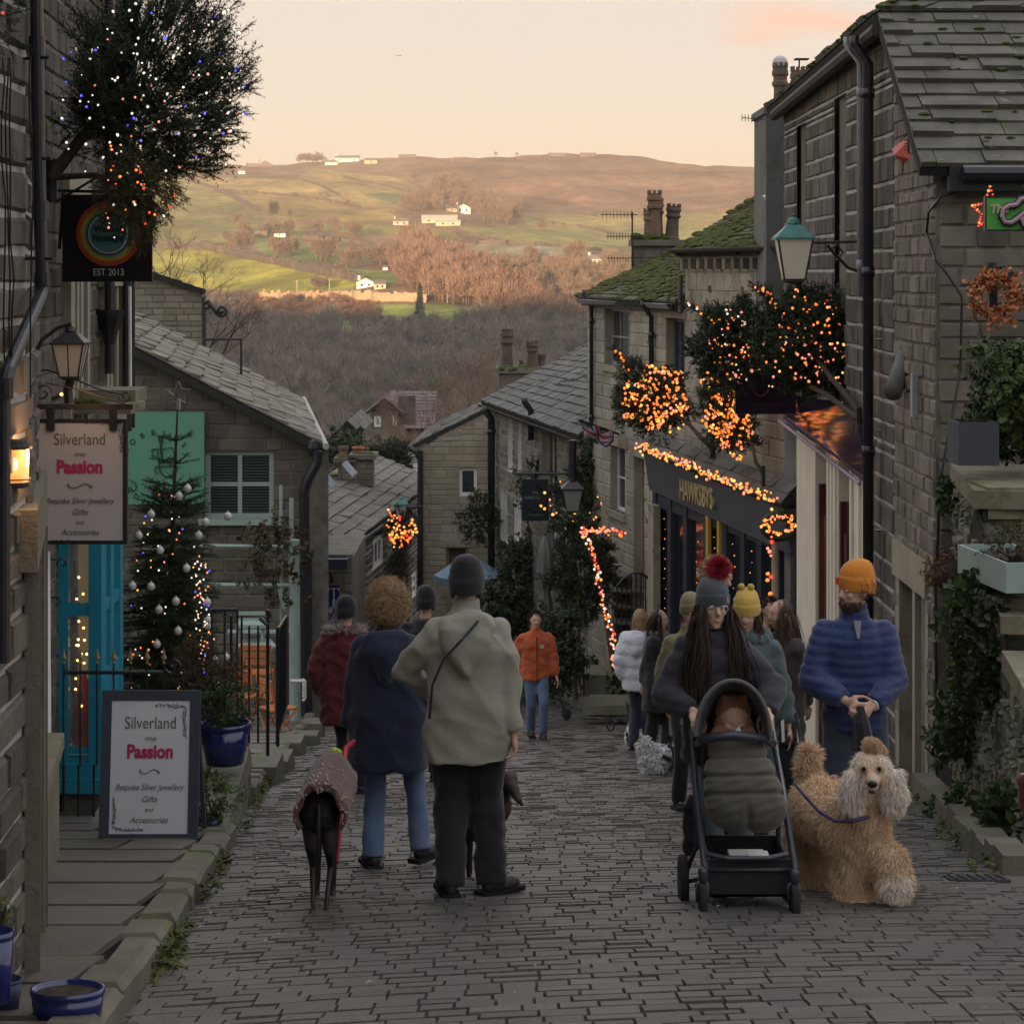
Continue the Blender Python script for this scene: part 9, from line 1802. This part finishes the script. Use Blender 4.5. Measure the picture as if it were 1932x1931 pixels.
for i in range(30): k = rnd.randrange(1, n); p = vs[k]; mb.ell(p+V((rnd.gauss(0,.006), -.004, rnd.gauss(0,.008))), (.005,.004,.005), 6)
mb.build('spots', M('coat_spot', (.36,.28,.25), None, .9), ct)
mb = MB(); mb.tube([P(668,1398,12.0), P(652,1412,11.6), P(646,1470,11.2), P(645,1500,11.0)], [.014,.016,.014,.012], 5); mb.tube([P(645,1500,11.0), P(641,1570,10.9), P(637,1626,10.8)], .009, 5); tag(mb.build('dog_lead', M('red_lead', (.36,.02,.03), (.28,.015,.025), .5, 20)), 'bright red lead hanging between the spotted dog and the woman in navy', 'lead')
mb = MB(); mb.ell(P(633,1421,12), (.036,.03,.036), 12); tag(remesh(mb, .008, 'bag', [M('lime', (.32,.52,.03), (.4,.6,.05), .5, 9)], None, disp=wrinkle(.006, 50, 2)), 'small lime green bag held at the side of the navy coat', 'bag')
# brindle dog behind the man's legs
bd2 = empty('dog', P(915,1640,11.6), 'dark brindle dog mostly hidden behind the legs of the man in beige, head poking out', 'dog'); mb = MB(); m_bri = M('brindle', (.022,.016,.014), (.06,.04,.03), .6, 14)
mb.ell(P(895,1545,11.75), (.13,.12,.11), 14); mb.ell(P(935,1520,11.62), (.09,.10,.10), 14); caps(mb, P(940,1505,11.6), P(957,1474,11.5), .06, .05); mb.ell(P(960,1470,11.48), (.05,.055,.05), 12); caps(mb, P(965,1482,11.44), P(980,1510,11.36), .036, .02); mb.ell(P(950,1462,11.50), (.012,.03,.035), 8)
for u, d_ in ((885,11.8),(905,11.7),(925,11.6),(945,11.6)): caps(mb, P(u,1560,d_), P(u,1660-6,d_), .028, .017)
remesh(mb, .012, 'body', [m_bri], bd2, sm=2); mb = MB(); mb.ell(P(984,1516,11.33), (.011,.012,.010), 8); mb.build('nose', m_black, bd2)
# white curly dog and small terrier
wd_ = empty('dog', P(1250,1470,21), 'fluffy white curly dog in a dark harness walking by the woman in black', 'dog'); m_wf = M('white_fur', (.58,.58,.58), (.68,.68,.67), .9, 5, isl=.25); mb = MB()
mb.ell(P(1250,1432,21), (.20,.11,.12), 14); mb.ell(P(1225,1430,21.0), (.09,.10,.14), 12); mb.ell(P(1284,1420,20.95), (.09,.09,.10), 12); mb.ell(P(1300,1410,20.9), (.07,.07,.07), 12)
for u in (1219,1232,1268,1284): caps(mb, P(u,1440,21), P(u,1462,20.95), .055, .04)
mb.tube([P(1218,1420,21), P(1214,1400,21), P(1220,1388,21)], [.05,.05,.03], 8)
o = remesh(mb, .03, 'body', [m_wf], wd_, sm=2); furred(o, 3800, .07, .008, m_wf, wd_, seed=11, curl=.9); mb = MB(); mb.tube([P(1262+10*math.cos(a), 1428+22*math.sin(a), 20.85-.06*abs(math.cos(a))) for a in np.linspace(-1.6, 1.6, 9)], .022, 5); mb.tube([P(1250,1425,20.86), P(1280,1440,20.86)], .02, 5); mb.build('harness', m_blk, wd_)
td = empty('dog', P(1195,1412,27), 'small white terrier with a dark face walking ahead of the fluffy white dog', 'dog'); mb = MB(); mb.ell(P(1196,1383,27.1), (.095,.22,.13), 14); mb.ell(P(1190,1392,26.85), (.07,.08,.075), 12)
for u in (1184,1203): caps(mb, P(u,1392,26.95), P(u,1408,26.9), .03, .022)
o = remesh(mb, .025, 'body', [m_wf], td, sm=2); furred(o, 1200, .04, .008, m_wf, td, seed=12); mb = MB(); mb.ell(P(1190,1394,26.77), (.06,.05,.055), 10); mb.ell(P(1183,1385,26.8), (.02,.02,.03), 8); mb.ell(P(1199,1385,26.8), (.02,.02,.03), 8); mb.build('face_mask', m_blk, td)
mb = MB(); mb.tube([P(1152+7*math.cos(a), 1368+10*math.sin(a), 27) for a in np.linspace(0, 6.28, 12)], .012, 5); mb.tube([P(1156,1360,27), P(1175,1350,27.2), P(1190,1370,27)], .009, 4); tag(mb.build('dog_lead', m_blk), 'loop of black lead lying left of the small white terrier', 'lead')
mb = MB(); mb.tube([P(1502,1345,13.3), P(1510,1390,13.2), P(1518,1440,13), P(1500,1480,12.9)], .012, 5); tag(mb.build('dog_lead', m_blk), 'black lead hanging from the hand of the woman in the yellow hat', 'lead')
# ================================================================ evening haze over the valley
hz = MB(); hz.box((0, 900, 165), (2600, 1900, 225)); 
hm = bpy.data.materials.new('haze'); hm.use_nodes = True; hn = hm.node_tree; hn.nodes.clear(); ho = hn.nodes.new('ShaderNodeOutputMaterial'); hv = hn.nodes.new('ShaderNodeVolumePrincipled'); hv.inputs['Color'].default_value = (.92,.86,.79,1); hv.inputs['Density'].default_value = .00014; hv.inputs['Anisotropy'].default_value = .0; hn.links.new(hv.outputs[0], ho.inputs['Volume'])
tag(hz.build('haze', hm), kind='stuff')
